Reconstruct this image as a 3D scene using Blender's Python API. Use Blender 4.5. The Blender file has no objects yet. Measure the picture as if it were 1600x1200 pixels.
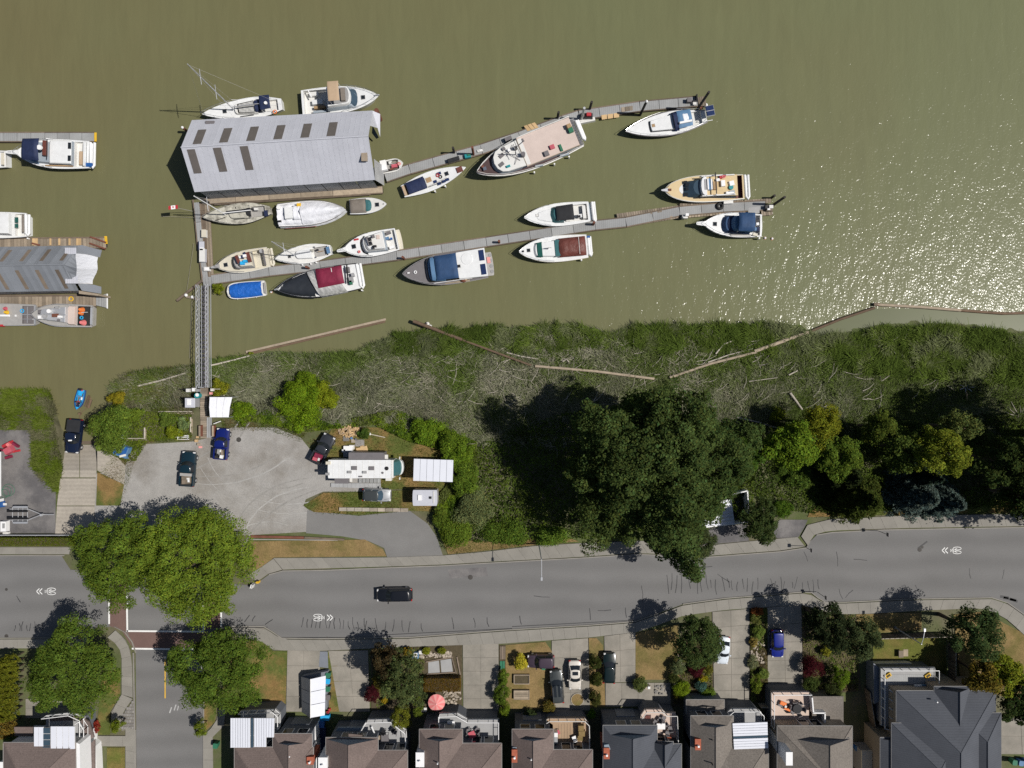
import bpy, bmesh, math, random
import numpy as np
from mathutils import Vector, Matrix
R = math.radians
random.seed(7)
rng = np.random.default_rng(11)
sc = bpy.context.scene
col = sc.collection

# ------------------------------------------------------------------ camera, sky, sun, exposure
CAM_H = 100.0            # metres above the street
GSD = 0.09               # metres per photo pixel on the street (photo is 1600 px wide)
cam_d = bpy.data.cameras.new('camera')
cam_d.sensor_width = 36.0
cam_d.lens = 36.0 * CAM_H / (1600 * GSD)
cam_d.clip_start = 0.5
cam_d.clip_end = 2000
cam = bpy.data.objects.new('camera', cam_d)
cam.location = (0, 0, CAM_H)
cam.rotation_euler = (0, 0, 0)
col.objects.link(cam)
sc.camera = cam

SUN_EL, SUN_AZ = 54.6, 92.0          # azimuth clockwise from +Y (top of the photo)
world = bpy.data.worlds.new('World')
sc.world = world
world.use_nodes = True
wn = world.node_tree.nodes
sky = wn.new('ShaderNodeTexSky')
sky.sky_type = 'NISHITA'
sky.sun_disc = False
sky.sun_elevation = R(SUN_EL)
sky.sun_rotation = R(SUN_AZ)
bg = wn['Background']
bg.inputs[1].default_value = 0.056
world.node_tree.links.new(sky.outputs[0], bg.inputs[0])
sun_d = bpy.data.lights.new('sun', 'SUN')
sun_d.energy = 5.0
sun_d.angle = R(0.5)
sun_d.color = (1.0, 0.955, 0.89)
sun = bpy.data.objects.new('sun', sun_d)
sv = Vector((math.sin(R(SUN_AZ)) * math.cos(R(SUN_EL)), math.cos(R(SUN_AZ)) * math.cos(R(SUN_EL)), math.sin(R(SUN_EL))))
sun.rotation_euler = sv.to_track_quat('Z', 'Y').to_euler()
sun.location = sv * 90
col.objects.link(sun)
sc.view_settings.view_transform = 'Standard'
sc.view_settings.look = 'None'
sc.view_settings.exposure = -0.2
sc.view_settings.gamma = 1.0
sc.view_settings.use_curve_mapping = False
sc.cycles.max_bounces = 6
sc.cycles.diffuse_bounces = 3
sc.cycles.transmission_bounces = 4
sc.cycles.caustics_reflective = False
sc.cycles.caustics_refractive = False
sc.cycles.use_denoising = False

# ------------------------------------------------------------------ helpers
ZW = -2.5                # water level
def P(px, py, z=0.0):    # photo pixel -> world point at height z (plan survey from a vertical view)
    k = GSD * (CAM_H - z) / CAM_H
    return Vector(((px - 800) * k, (600 - py) * k, z))
def PP(pts, z=0.0):
    return [tuple(P(x, y, z)[:2]) for x, y in pts]

MATS = {}
def mk(name, base, rough=0.6, metal=0.0, spec=0.4, var=0.12, vs=1.5, var2=0.0, vs2=20.0, bump=0.0, bs=12.0,
       rnd=0.0, coat=0.0, col2=None, ms=0.3, mc=(0.42, 0.6), trans=0.0, ior=1.45, wave=None, sat2=1.0):
    m = bpy.data.materials.new(name); m.use_nodes = True
    nt = m.node_tree; N = nt.nodes; L = nt.links
    b = N['Principled BSDF']
    b.inputs['Roughness'].default_value = rough
    b.inputs['Metallic'].default_value = metal
    b.inputs['Specular IOR Level'].default_value = spec
    b.inputs['IOR'].default_value = ior
    if coat: b.inputs['Coat Weight'].default_value = coat; b.inputs['Coat Roughness'].default_value = 0.04
    if trans: b.inputs['Transmission Weight'].default_value = trans
    tc = N.new('ShaderNodeTexCoord')
    def noise(s, d=4.0, r=0.6):
        n = N.new('ShaderNodeTexNoise'); n.inputs['Scale'].default_value = s; n.inputs['Detail'].default_value = d
        n.inputs['Roughness'].default_value = r; L.new(tc.outputs['Object'], n.inputs['Vector']); return n.outputs['Fac']
    def math_(op, a, bb):
        n = N.new('ShaderNodeMath'); n.operation = op
        for i, v in enumerate((a, bb)):
            if isinstance(v, (int, float)): n.inputs[i].default_value = v
            else: L.new(v, n.inputs[i])
        return n.outputs[0]
    val = 1.0
    if var: val = math_('ADD', math_('MULTIPLY', noise(vs), 3.2 * var), 1 - 1.6 * var)
    if var2: val = math_('MULTIPLY', val, math_('ADD', math_('MULTIPLY', noise(vs2, 2.0), 3.2 * var2), 1 - 1.6 * var2))
    if rnd:
        oi = N.new('ShaderNodeObjectInfo')
        val = math_('MULTIPLY', val, math_('ADD', math_('MULTIPLY', oi.outputs['Random'], 2 * rnd), 1 - rnd))
    if wave:
        w = N.new('ShaderNodeTexWave'); w.bands_direction = wave[0]; w.inputs['Scale'].default_value = wave[1]
        w.inputs['Distortion'].default_value = wave[3] if len(wave) > 3 else 0.4
        L.new(tc.outputs['Object'], w.inputs['Vector'])
        val = math_('MULTIPLY', val, math_('ADD', math_('MULTIPLY', w.outputs['Fac'], wave[2]), 1 - wave[2] * 0.5))
    hs = N.new('ShaderNodeHueSaturation')
    hs.inputs['Color'].default_value = (*base, 1)
    if col2:
        mx = N.new('ShaderNodeMix'); mx.data_type = 'RGBA'
        mx.inputs[6].default_value = (*base, 1); mx.inputs[7].default_value = (*col2, 1)
        mr = N.new('ShaderNodeMapRange'); mr.inputs[1].default_value = mc[0]; mr.inputs[2].default_value = mc[1]
        L.new(noise(ms, 6.0, 0.65), mr.inputs[0]); L.new(mr.outputs[0], mx.inputs[0]); L.new(mx.outputs[2], hs.inputs['Color'])
    if isinstance(val, (int, float)): hs.inputs['Value'].default_value = val
    else: L.new(val, hs.inputs['Value'])
    L.new(hs.outputs[0], b.inputs['Base Color'])
    if bump:
        bp = N.new('ShaderNodeBump'); bp.inputs['Strength'].default_value = 1.0; bp.inputs['Distance'].default_value = bump
        L.new(noise(bs, 3.0), bp.inputs['Height']); L.new(bp.outputs[0], b.inputs['Normal'])
    MATS[name] = m
    return m

def link(o, parent=None):
    col.objects.link(o)
    if parent is not None: o.parent = parent
    return o
def tag(o, label=None, cat=None, group=None, kind=None):
    if label: o['label'] = label
    if cat: o['category'] = cat
    if group: o['group'] = group
    if kind: o['kind'] = kind
    return o
def thing(name, label, cat, loc=(0, 0, 0), rz=0.0, group=None):
    o = bpy.data.objects.new(name, None); o.empty_display_size = 0.3
    o.location = loc; o.rotation_euler = (0, 0, rz)
    return tag(link(o), label, cat, group)
def copy_tree(o, parent=None):
    c = o.copy(); col.objects.link(c); c.parent = parent
    for ch in list(o.children): copy_tree(ch, c)
    return c

class M:
    """collects shapes, then links them as one mesh object"""
    def __init__(s): s.v = []; s.f = []
    def add(s, vs, fs):
        n = len(s.v); s.v += [tuple(v) for v in vs]; s.f += [[i + n for i in f] for f in fs]; return s
    def box(s, c, size, rz=0.0, taper=1.0):
        x, y, z = size[0] / 2, size[1] / 2, size[2] / 2
        ca, sa = math.cos(rz), math.sin(rz); vs = []
        for k, (a, b, d) in enumerate([(-x, -y, -z), (x, -y, -z), (x, y, -z), (-x, y, -z), (-x, -y, z), (x, -y, z), (x, y, z), (-x, y, z)]):
            t = taper if k > 3 else 1.0
            a, b = a * t, b * t
            vs.append((c[0] + a * ca - b * sa, c[1] + a * sa + b * ca, c[2] + d))
        return s.add(vs, [[3, 2, 1, 0], [4, 5, 6, 7], [0, 1, 5, 4], [1, 2, 6, 5], [2, 3, 7, 6], [3, 0, 4, 7]])
    def loft(s, rings, cap=(True, True), closed=True):
        n = len(rings[0]); vs = [p for r in rings for p in r]; fs = []
        for i in range(len(rings) - 1):
            for j in range(n if closed else n - 1):
                k = (j + 1) % n
                fs.append([i * n + j, i * n + k, (i + 1) * n + k, (i + 1) * n + j])
        if cap[0]: fs.append(list(range(n))[::-1])
        if cap[1]: fs.append([(len(rings) - 1) * n + j for j in range(n)])
        return s.add(vs, fs)
    def prism(s, poly, z0, z1, top=None):
        a = sum(poly[i][0] * poly[(i + 1) % len(poly)][1] - poly[(i + 1) % len(poly)][0] * poly[i][1] for i in range(len(poly)))
        if a < 0: poly = poly[::-1]; top = top[::-1] if top else None
        return s.loft([[(x, y, z0) for x, y in poly], [(x, y, z1) for x, y in (top or poly)]])
    def tube(s, pts, r, n=6, r1=None):
        pts = [Vector(p) for p in pts]; rings = []
        for i, p in enumerate(pts):
            d = (pts[min(i + 1, len(pts) - 1)] - pts[max(i - 1, 0)])
            d = d.normalized() if d.length > 1e-9 else Vector((0, 0, 1))
            u = d.cross(Vector((0, 0, 1)) if abs(d.z) < 0.9 else Vector((1, 0, 0))).normalized(); w = d.cross(u)
            rr = r if r1 is None else r + (r1 - r) * i / max(1, len(pts) - 1)
            rings.append([p + u * rr * math.cos(a) + w * rr * math.sin(a) for a in [2 * math.pi * k / n for k in range(n)]])
        return s.loft(rings)
    def disc(s, c, r, z0, z1, n=14, r1=None, a=1.0):
        r1 = r if r1 is None else r1
        return s.loft([[(c[0] + q * a * math.cos(t), c[1] + q * math.sin(t), z) for t in [2 * math.pi * k / n for k in range(n)]] for q, z in ((r, z0), (r1, z1))])
    def dome(s, c, rx, ry, rz, n=12, m=4, z0=0.0):
        rings = []
        for i in range(m):
            a = math.pi / 2 * i / m
            rings.append([(c[0] + rx * math.cos(a) * math.cos(t), c[1] + ry * math.cos(a) * math.sin(t), c[2] + rz * math.sin(a)) for t in [2 * math.pi * k / n for k in range(n)]])
        s.loft(rings, cap=(True, False)); base = len(s.v) - n
        s.v.append((c[0], c[1], c[2] + rz)); top = len(s.v) - 1
        for k in range(n): s.f.append([base + k, base + (k + 1) % n, top])
        return s
    def ring(s, c, R0, r, n=18, m=6):
        vs = []; fs = []
        for i in range(n):
            a = 2 * math.pi * i / n
            for j in range(m):
                b = 2 * math.pi * j / m
                q = R0 + r * math.cos(b); vs.append((c[0] + q * math.cos(a), c[1] + q * math.sin(a), c[2] + r * math.sin(b)))
        for i in range(n):
            for j in range(m):
                fs.append([i * m + j, ((i + 1) % n) * m + j, ((i + 1) % n) * m + (j + 1) % m, i * m + (j + 1) % m])
        return s.add(vs, fs)
    def build(s, name, mat, parent=None, smooth=None, loc=None, tri=False):
        me = bpy.data.meshes.new(name); me.from_pydata(s.v, [], s.f); me.update()
        if tri or any(len(f) > 4 for f in s.f):
            bm = bmesh.new(); bm.from_mesh(me)
            bmesh.ops.triangulate(bm, faces=[f for f in bm.faces if len(f.verts) > 4]); bm.to_mesh(me); bm.free()
        if smooth is not None:
            me.shade_smooth(); me.set_sharp_from_angle(angle=R(smooth))
        me.materials.append(MATS[mat] if isinstance(mat, str) else mat)
        o = bpy.data.objects.new(name, me)
        if loc is not None: o.location = loc
        return link(o, parent)

def sheet(name, pts_px, z, mat, parent=None, kind='structure', thick=0.0):
    pts = PP(pts_px, z); m = M()
    if thick: m.prism(pts, z - thick, z)
    else:
        a = sum(pts[i][0] * pts[(i + 1) % len(pts)][1] - pts[(i + 1) % len(pts)][0] * pts[i][1] for i in range(len(pts)))
        if a < 0: pts = pts[::-1]
        m.add([(x, y, z) for x, y in pts], [list(range(len(pts)))])
    o = m.build(name, mat, parent)
    if kind and parent is None: tag(o, kind=kind)
    return o

# ---- scattered leaves and blades (vectorised)
def fast_quads(name, V, C, mat, parent=None):
    n = V.shape[0]
    me = bpy.data.meshes.new(name)
    me.vertices.add(n * 4); me.vertices.foreach_set('co', V.reshape(-1).astype(np.float32))
    me.loops.add(n * 4); me.loops.foreach_set('vertex_index', np.arange(n * 4, dtype=np.int32))
    me.polygons.add(n); me.polygons.foreach_set('loop_start', np.arange(0, n * 4, 4, dtype=np.int32))
    me.update(calc_edges=True)
    at = me.attributes.new('tint', 'FLOAT_COLOR', 'POINT')
    c4 = np.ones((n, 4, 4), np.float32); c4[:, :, :3] = C[:, None, :]
    at.data.foreach_set('color', c4.reshape(-1))
    me.materials.append(mat if not isinstance(mat, str) else MATS[mat])
    o = bpy.data.objects.new(name, me)
    return link(o, parent)
def norm(a): return a / np.maximum(np.linalg.norm(a, axis=-1, keepdims=True), 1e-9)
def leaf_quads(c, nrm, size, aspect=0.6, r=None):
    r = r or rng
    n = len(c); t = norm(np.cross(nrm, r.normal(size=(n, 3)))); b = np.cross(nrm, t)
    s = (size if np.ndim(size) else np.full(n, size))[:, None]
    u, w = t * s * 0.5, b * s * 0.5 * aspect
    d = nrm * s * 0.12
    return np.stack([c - u - d, c + w, c + u - d, c - w], axis=1)
def tints(n, base, dv=0.28, dh=0.12, r=None):
    r = r or rng
    v = np.exp(r.normal(0, dv, (n, 1))); h = r.normal(0, dh, (n, 1))
    c = np.array(base)[None, :] * v
    c[:, 0:1] *= 1 + h; c[:, 2:3] *= 1 - 0.6 * h
    return np.clip(c, 0.004, 0.8)
def vnoise(x, y, scale, seed=0, octv=3):
    x = np.asarray(x, float) / scale; y = np.asarray(y, float) / scale; out = 0; amp = 1; tot = 0
    for o in range(octv):
        rr = np.random.default_rng(seed * 31 + o).random((64, 64))
        xi = np.floor(x).astype(int); yi = np.floor(y).astype(int); fx = x - xi; fy = y - yi
        fx = fx * fx * (3 - 2 * fx); fy = fy * fy * (3 - 2 * fy)
        g = lambda a, b: rr[a % 64, b % 64]
        out = out + amp * ((g(xi, yi) * (1 - fx) + g(xi + 1, yi) * fx) * (1 - fy) + (g(xi, yi + 1) * (1 - fx) + g(xi + 1, yi + 1) * fx) * fy)
        tot += amp; amp *= 0.5; x = x * 2.03; y = y * 2.03
    return out / tot
def in_poly(px, py, poly):
    px = np.asarray(px); py = np.asarray(py); ins = np.zeros(px.shape, bool); n = len(poly)
    for i in range(n):
        x0, y0 = poly[i]; x1, y1 = poly[(i + 1) % n]
        if y0 == y1: continue
        c = ((y0 > py) != (y1 > py)) & (px < (x1 - x0) * (py - y0) / (y1 - y0) + x0)
        ins ^= c
    return ins
def sample_poly(poly, n, r=None):
    r = r or rng
    a = np.array(poly, float); lo, hi = a.min(0), a.max(0)
    out = np.zeros((0, 2))
    while len(out) < n:
        q = lo + r.random((max(n * 2, 64), 2)) * (hi - lo)
        out = np.vstack([out, q[in_poly(q[:, 0], q[:, 1], poly)]])
    return out[:n]
def poly_area(p): return abs(sum(p[i][0] * p[(i + 1) % len(p)][1] - p[(i + 1) % len(p)][0] * p[i][1] for i in range(len(p)))) / 2

def foliage_mat(name, trans=0.3, rough=0.5):
    m = bpy.data.materials.new(name); m.use_nodes = True
    N = m.node_tree.nodes; L = m.node_tree.links
    out = N['Material Output']; N.remove(N['Principled BSDF'])
    at = N.new('ShaderNodeAttribute'); at.attribute_name = 'tint'
    d = N.new('ShaderNodeBsdfDiffuse'); t = N.new('ShaderNodeBsdfTranslucent')
    a = N.new('ShaderNodeMixShader'); a.inputs[0].default_value = trans
    hs = N.new('ShaderNodeHueSaturation'); hs.inputs['Value'].default_value = 1.2; hs.inputs['Hue'].default_value = 0.485
    L.new(at.outputs['Color'], d.inputs[0]); L.new(at.outputs['Color'], hs.inputs['Color']); L.new(hs.outputs[0], t.inputs[0])
    L.new(d.outputs[0], a.inputs[1]); L.new(t.outputs[0], a.inputs[2])
    L.new(a.outputs[0], out.inputs[0])
    MATS[name] = m; return m
foliage_mat('leaf'); foliage_mat('blade', 0.15, 0.6)

# ------------------------------------------------------------------ materials
mk('soil', (0.12, 0.112, 0.066), 0.9, var=0.2, vs=0.5, var2=0.2, vs2=6, bump=0.03, bs=5, col2=(0.085, 0.105, 0.035), ms=0.12)
mk('asphalt', (0.164, 0.161, 0.158), 0.85, spec=0.25, var=0.10, vs=0.10, var2=0.11, vs2=8, bump=0.006, bs=30, wave=('Y', 0.10, 0.13, 2.2))
mk('asphalt_dark', (0.115, 0.11, 0.112), 0.85, spec=0.25, var=0.16, vs=0.35, var2=0.12, vs2=8, bump=0.006, bs=25, col2=(0.19, 0.18, 0.175), ms=0.25)
mk('asphalt_drive', (0.19, 0.186, 0.18), 0.88, spec=0.2, var=0.12, vs=0.3, var2=0.12, vs2=8, bump=0.008, bs=20)
mk('gravel', (0.325, 0.313, 0.295), 0.92, spec=0.2, var=0.14, vs=0.7, var2=0.22, vs2=7, bump=0.03, bs=10, col2=(0.215, 0.195, 0.17), ms=0.11, mc=(0.47, 0.68))
mk('gravel_track', (0.272, 0.262, 0.245), 0.92, spec=0.2, var=0.2, vs=0.9, var2=0.25, vs2=6)
mk('gravel_pale', (0.36, 0.352, 0.335), 0.92, spec=0.2, var=0.2, vs=0.9, var2=0.25, vs2=6)
mk('concrete', (0.245, 0.232, 0.205), 0.85, spec=0.25, var=0.14, vs=0.5, var2=0.08, vs2=9, bump=0.004, bs=20, rnd=0.05)
mk('concrete_drive', (0.285, 0.262, 0.225), 0.85, spec=0.25, var=0.18, vs=0.35, var2=0.08, vs2=7, bump=0.004, bs=20, rnd=0.05, col2=(0.225, 0.21, 0.18), ms=0.25)
mk('concrete_old', (0.36, 0.325, 0.275), 0.88, spec=0.2, var=0.15, vs=0.4, var2=0.12, vs2=4, bump=0.006, bs=14, wave=('Y', 0.55, 0.10, 2.0))
mk('concrete_wet', (0.15, 0.12, 0.09), 0.35, spec=0.5, var=0.15, vs=0.6)
mk('joint', (0.19, 0.175, 0.15), 0.9, var=0.2)
mk('kerb', (0.25, 0.235, 0.21), 0.85, var=0.2, vs=0.6)
mk('brick_paving', (0.155, 0.098, 0.085), 0.85, var=0.12, vs=0.7, var2=0.22, vs2=12, bump=0.006, bs=18)
mk('paint_white', (0.78, 0.78, 0.76), 0.7, var=0.12, vs=1.0, var2=0.12, vs2=7)
mk('paint_worn', (0.42, 0.42, 0.41), 0.8, var=0.4, vs=1.2)
mk('paint_yellow', (0.62, 0.38, 0.05), 0.7, var=0.15)
mk('tar', (0.035, 0.035, 0.037), 0.6, var=0.3)
mk('iron', (0.06, 0.055, 0.05), 0.7, var=0.3)
mk('dry_lawn', (0.235, 0.165, 0.075), 0.95, spec=0.1, var=0.2, vs=0.6, var2=0.3, vs2=7, bump=0.05, bs=9, col2=(0.15, 0.125, 0.045), ms=0.22, mc=(0.45, 0.62))
mk('green_lawn', (0.115, 0.125, 0.03), 0.95, spec=0.1, var=0.2, vs=0.6, var2=0.3, vs2=7, bump=0.05, bs=9, col2=(0.185, 0.145, 0.05), ms=0.25, mc=(0.45, 0.65))
mk('verge', (0.095, 0.115, 0.03), 0.95, spec=0.1, var=0.25, vs=0.5, var2=0.3, vs2=6, bump=0.05, bs=8, col2=(0.23, 0.15, 0.06), ms=0.2, mc=(0.44, 0.6))
mk('bark_mulch', (0.085, 0.068, 0.04), 0.95, var=0.3, vs=2, var2=0.3, vs2=9, bump=0.05, bs=12)
mk('cobble', (0.21, 0.20, 0.19), 0.85, var=0.2, vs=1, var2=0.3, vs2=7, rnd=0.25)
mk('rock', (0.36, 0.31, 0.25), 0.9, var=0.3, vs=2, rnd=0.35)
mk('bark', (0.085, 0.062, 0.045), 0.95, var=0.3, vs=3, bump=0.03, bs=9)
mk('driftwood', (0.33, 0.27, 0.20), 0.9, var=0.25, vs=2, rnd=0.25)
mk('driftwood_pale', (0.42, 0.38, 0.32), 0.9, var=0.25, vs=2, rnd=0.25)
mk('wet_log', (0.15, 0.10, 0.065), 0.8, var=0.3, vs=1.5, rnd=0.25)
mk('deck_grey', (0.30, 0.305, 0.305), 0.85, var=0.14, vs=0.6, var2=0.10, vs2=8, rnd=0.12, wave=('X', 1.1, 0.12, 0.6))
mk('deck_wood', (0.25, 0.205, 0.155), 0.88, var=0.2, vs=0.8, var2=0.15, vs2=8, rnd=0.3)
mk('fresh_wood', (0.52, 0.36, 0.19), 0.8, var=0.15, vs=1.5, rnd=0.2)
mk('old_beam', (0.15, 0.115, 0.085), 0.9, var=0.3, vs=1, rnd=0.3)
mk('piling_dark', (0.035, 0.03, 0.028), 0.8, var=0.3)
mk('rust', (0.16, 0.062, 0.04), 0.85, var=0.35, vs=1.5)
mk('roof_metal', (0.50, 0.51, 0.56), 0.5, metal=0.0, spec=0.4, var=0.07, vs=0.4, var2=0.05, vs2=3, rnd=0.03)
mk('roof_metal_grey', (0.23, 0.245, 0.27), 0.5, spec=0.5, var=0.12, vs=0.4, rnd=0.12)
mk('skylight', (0.13, 0.115, 0.105), 0.4, var=0.15, vs=1)
mk('corrugated', (0.36, 0.365, 0.37), 0.6, var=0.25, vs=0.5)
mk('galvanised', (0.50, 0.51, 0.53), 0.45, metal=0.35, var=0.12, vs=1.0)
mk('alu', (0.55, 0.56, 0.58), 0.35, metal=0.5, var=0.08)
mk('alu_dull', (0.40, 0.39, 0.375), 0.55, metal=0.2, var=0.14, vs=1.5)
mk('chrome', (0.7, 0.7, 0.72), 0.2, metal=0.9, var=0.03)
mk('gel_white', (0.72, 0.73, 0.73), 0.3, spec=0.5, var=0.09, vs=1.2, var2=0.05, vs2=5)
mk('gel_off', (0.68, 0.675, 0.65), 0.4, spec=0.5, var=0.08, vs=1.4)
mk('gel_cream', (0.60, 0.56, 0.46), 0.4, spec=0.5, var=0.10, vs=1.4)
mk('gel_tan', (0.58, 0.45, 0.255), 0.5, spec=0.4, var=0.08, vs=1.2)
mk('gel_grey', (0.30, 0.30, 0.30), 0.4, spec=0.5, var=0.1)
mk('gel_charcoal', (0.155, 0.145, 0.15), 0.5, spec=0.4, var=0.12, vs=2)
mk('gel_black', (0.02, 0.02, 0.023), 0.35, spec=0.5, var=0.1)
mk('weathered', (0.50, 0.485, 0.42), 0.7, var=0.3, vs=2.2, col2=(0.2, 0.19, 0.16), ms=1.2, mc=(0.45, 0.65))
mk('cabin_side', (0.31, 0.355, 0.40), 0.4, spec=0.5, var=0.1)
mk('glass', (0.018, 0.022, 0.027), 0.08, spec=0.6, var=0.0)
mk('glass_blue', (0.045, 0.075, 0.105), 0.12, spec=0.6, var=0.1)
mk('glass_teal', (0.05, 0.14, 0.15), 0.12, spec=0.6, var=0.1)
mk('glass_green', (0.02, 0.09, 0.075), 0.12, spec=0.6, var=0.1)
mk('navy', (0.015, 0.024, 0.068), 0.7, var=0.25, vs=1.5, bump=0.07, bs=1.8)
mk('blue_canvas', (0.024, 0.062, 0.145), 0.7, var=0.2, vs=1.2, bump=0.07, bs=1.6)
mk('blue_light', (0.10, 0.20, 0.34), 0.6, var=0.16, vs=2)
mk('blue_tarp', (0.016, 0.12, 0.47), 0.45, var=0.25, vs=1.5, bump=0.16, bs=2.2)
mk('cyan', (0.03, 0.38, 0.72), 0.4, var=0.15)
mk('black_canvas', (0.022, 0.023, 0.026), 0.8, var=0.2, vs=2)
mk('black_tarp', (0.022, 0.026, 0.033), 0.5, var=0.25, vs=1.5)
mk('grey_tarp', (0.42, 0.42, 0.41), 0.55, var=0.18, vs=1.5, bump=0.15, bs=1.5, wave=('DIAGONAL', 0.9, 0.22, 4.0))
mk('maroon', (0.19, 0.016, 0.045), 0.7, var=0.22, vs=1.2, bump=0.08, bs=1.6)
mk('brown_canvas', (0.14, 0.045, 0.035), 0.5, var=0.25, vs=1.5, bump=0.1, bs=1.8)
mk('tan_canvas', (0.45, 0.33, 0.22), 0.8, var=0.08, vs=1.5)
mk('taupe_canvas', (0.20, 0.175, 0.15), 0.8, var=0.15, vs=1.5)
mk('white_tarp', (0.78, 0.79, 0.83), 0.5, var=0.07, vs=1.0, bump=0.09, bs=1.8)
mk('pink_deck', (0.58, 0.48, 0.43), 0.85, var=0.10, vs=0.5, var2=0.06, vs2=5)
mk('teak', (0.36, 0.24, 0.13), 0.75, var=0.2, vs=2, wave=('Y', 4.0, 0.2, 0.5))
mk('maroon_deck', (0.075, 0.045, 0.045), 0.75, var=0.2)
mk('solar', (0.02, 0.035, 0.10), 0.2, spec=0.6, var=0.1)
mk('rubber', (0.03, 0.03, 0.03), 0.8, var=0.15)
mk('black', (0.015, 0.015, 0.016), 0.5, var=0.1)
mk('orange', (0.75, 0.20, 0.05), 0.6, var=0.15)
mk('red', (0.42, 0.03, 0.04), 0.55, var=0.2)
mk('pink_red', (0.48, 0.10, 0.13), 0.6, var=0.2)
mk('salmon', (0.70, 0.20, 0.20), 0.8, var=0.08)
mk('salmon_pale', (0.74, 0.32, 0.30), 0.8, var=0.08)
mk('yellow', (0.68, 0.42, 0.03), 0.6, var=0.15)
mk('green_plastic', (0.03, 0.16, 0.09), 0.6, var=0.2)
mk('teal_plastic', (0.02, 0.25, 0.27), 0.5, var=0.2)
mk('blue_plastic', (0.02, 0.10, 0.32), 0.5, var=0.2)
mk('white', (0.80, 0.80, 0.80), 0.5, var=0.06)
mk('offwhite', (0.66, 0.65, 0.62), 0.6, var=0.12)
mk('grey_plastic', (0.34, 0.34, 0.345), 0.6, var=0.15)
mk('skin', (0.55, 0.32, 0.22), 0.6, var=0.05)
mk('denim', (0.05, 0.07, 0.14), 0.9, var=0.15)
mk('cloth_dark', (0.02, 0.02, 0.03), 0.9, var=0.15)
mk('cloth_red', (0.45, 0.10, 0.12), 0.9, var=0.15)
mk('hair', (0.03, 0.02, 0.015), 0.8, var=0.1)
mk('shingle_brown', (0.158, 0.124, 0.112), 0.9, spec=0.2, var=0.16, vs=0.35, var2=0.26, vs2=6.0, bump=0.012, bs=10, wave=('Y', 1.6, 0.10, 1.2))
mk('shingle_slate', (0.08, 0.086, 0.10), 0.88, spec=0.2, var=0.14, vs=0.35, var2=0.12, vs2=6, bump=0.012, bs=10, wave=('Y', 1.1, 0.12, 0.8))
mk('shingle_taupe', (0.168, 0.15, 0.132), 0.9, spec=0.2, var=0.16, vs=0.35, var2=0.30, vs2=5.0, bump=0.012, bs=10, wave=('Y', 1.6, 0.08, 1.2))
mk('stucco', (0.30, 0.30, 0.31), 0.85, var=0.08, vs=0.6)
mk('siding_shaded', (0.12, 0.13, 0.15), 0.8, var=0.1, vs=0.6)  # wall colour darkened to carry the shade on the north fronts
mk('stucco_tan', (0.33, 0.28, 0.22), 0.85, var=0.08, vs=0.6)
mk('siding_blue', (0.22, 0.27, 0.32), 0.7, var=0.1)
mk('trim_white', (0.78, 0.78, 0.78), 0.5, var=0.05)
mk('brick_red', (0.36, 0.105, 0.06), 0.9, var=0.2, vs=3, var2=0.2, vs2=15)
mk('deck_vinyl', (0.33, 0.33, 0.33), 0.8, var=0.12, vs=0.8)
mk('deck_pink', (0.56, 0.44, 0.37), 0.8, var=0.1, vs=0.8)
mk('deck_tan', (0.40, 0.28, 0.18), 0.8, var=0.15, vs=0.8, rnd=0.12)
mk('cover_white', (0.68, 0.70, 0.76), 0.4, var=0.03, rnd=0.03)
mk('shed_grey', (0.18, 0.195, 0.225), 0.6, var=0.1, vs=1)
mk('fence_wood', (0.19, 0.15, 0.115), 0.9, var=0.2, vs=1, rnd=0.3)
mk('paint_black', (0.008, 0.009, 0.012), 0.3, spec=0.5, var=0.0, coat=0.8)
mk('paint_navy', (0.008, 0.014, 0.035), 0.3, spec=0.5, var=0.0, coat=0.8)
mk('paint_blue', (0.006, 0.014, 0.13), 0.3, spec=0.5, var=0.0, coat=0.8)
mk('paint_cobalt', (0.007, 0.016, 0.19), 0.3, spec=0.5, var=0.0, coat=0.8)
mk('paint_teal', (0.006, 0.022, 0.034), 0.3, spec=0.5, var=0.0, coat=0.8)
mk('paint_green', (0.003, 0.011, 0.011), 0.3, spec=0.5, var=0.0, coat=0.8)
mk('paint_silver', (0.50, 0.51, 0.52), 0.35, metal=0.5, var=0.0, coat=0.7)
mk('paint_cream', (0.62, 0.58, 0.52), 0.35, var=0.0, coat=0.7)
mk('paint_whiteblue', (0.66, 0.72, 0.78), 0.35, var=0.0, coat=0.7)
mk('paint_grey', (0.055, 0.062, 0.063), 0.35, metal=0.2, var=0.0, coat=0.7)
mk('paint_plum', (0.060, 0.042, 0.060), 0.4, metal=0.2, var=0.0, coat=0.6)
mk('paint_charcoal', (0.03, 0.033, 0.04), 0.35, var=0.0, coat=0.7)
mk('lamp_red', (0.35, 0.01, 0.01), 0.3, var=0.0)
mk('lamp_clear', (0.65, 0.65, 0.65), 0.15, spec=0.6, var=0.0)
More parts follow.
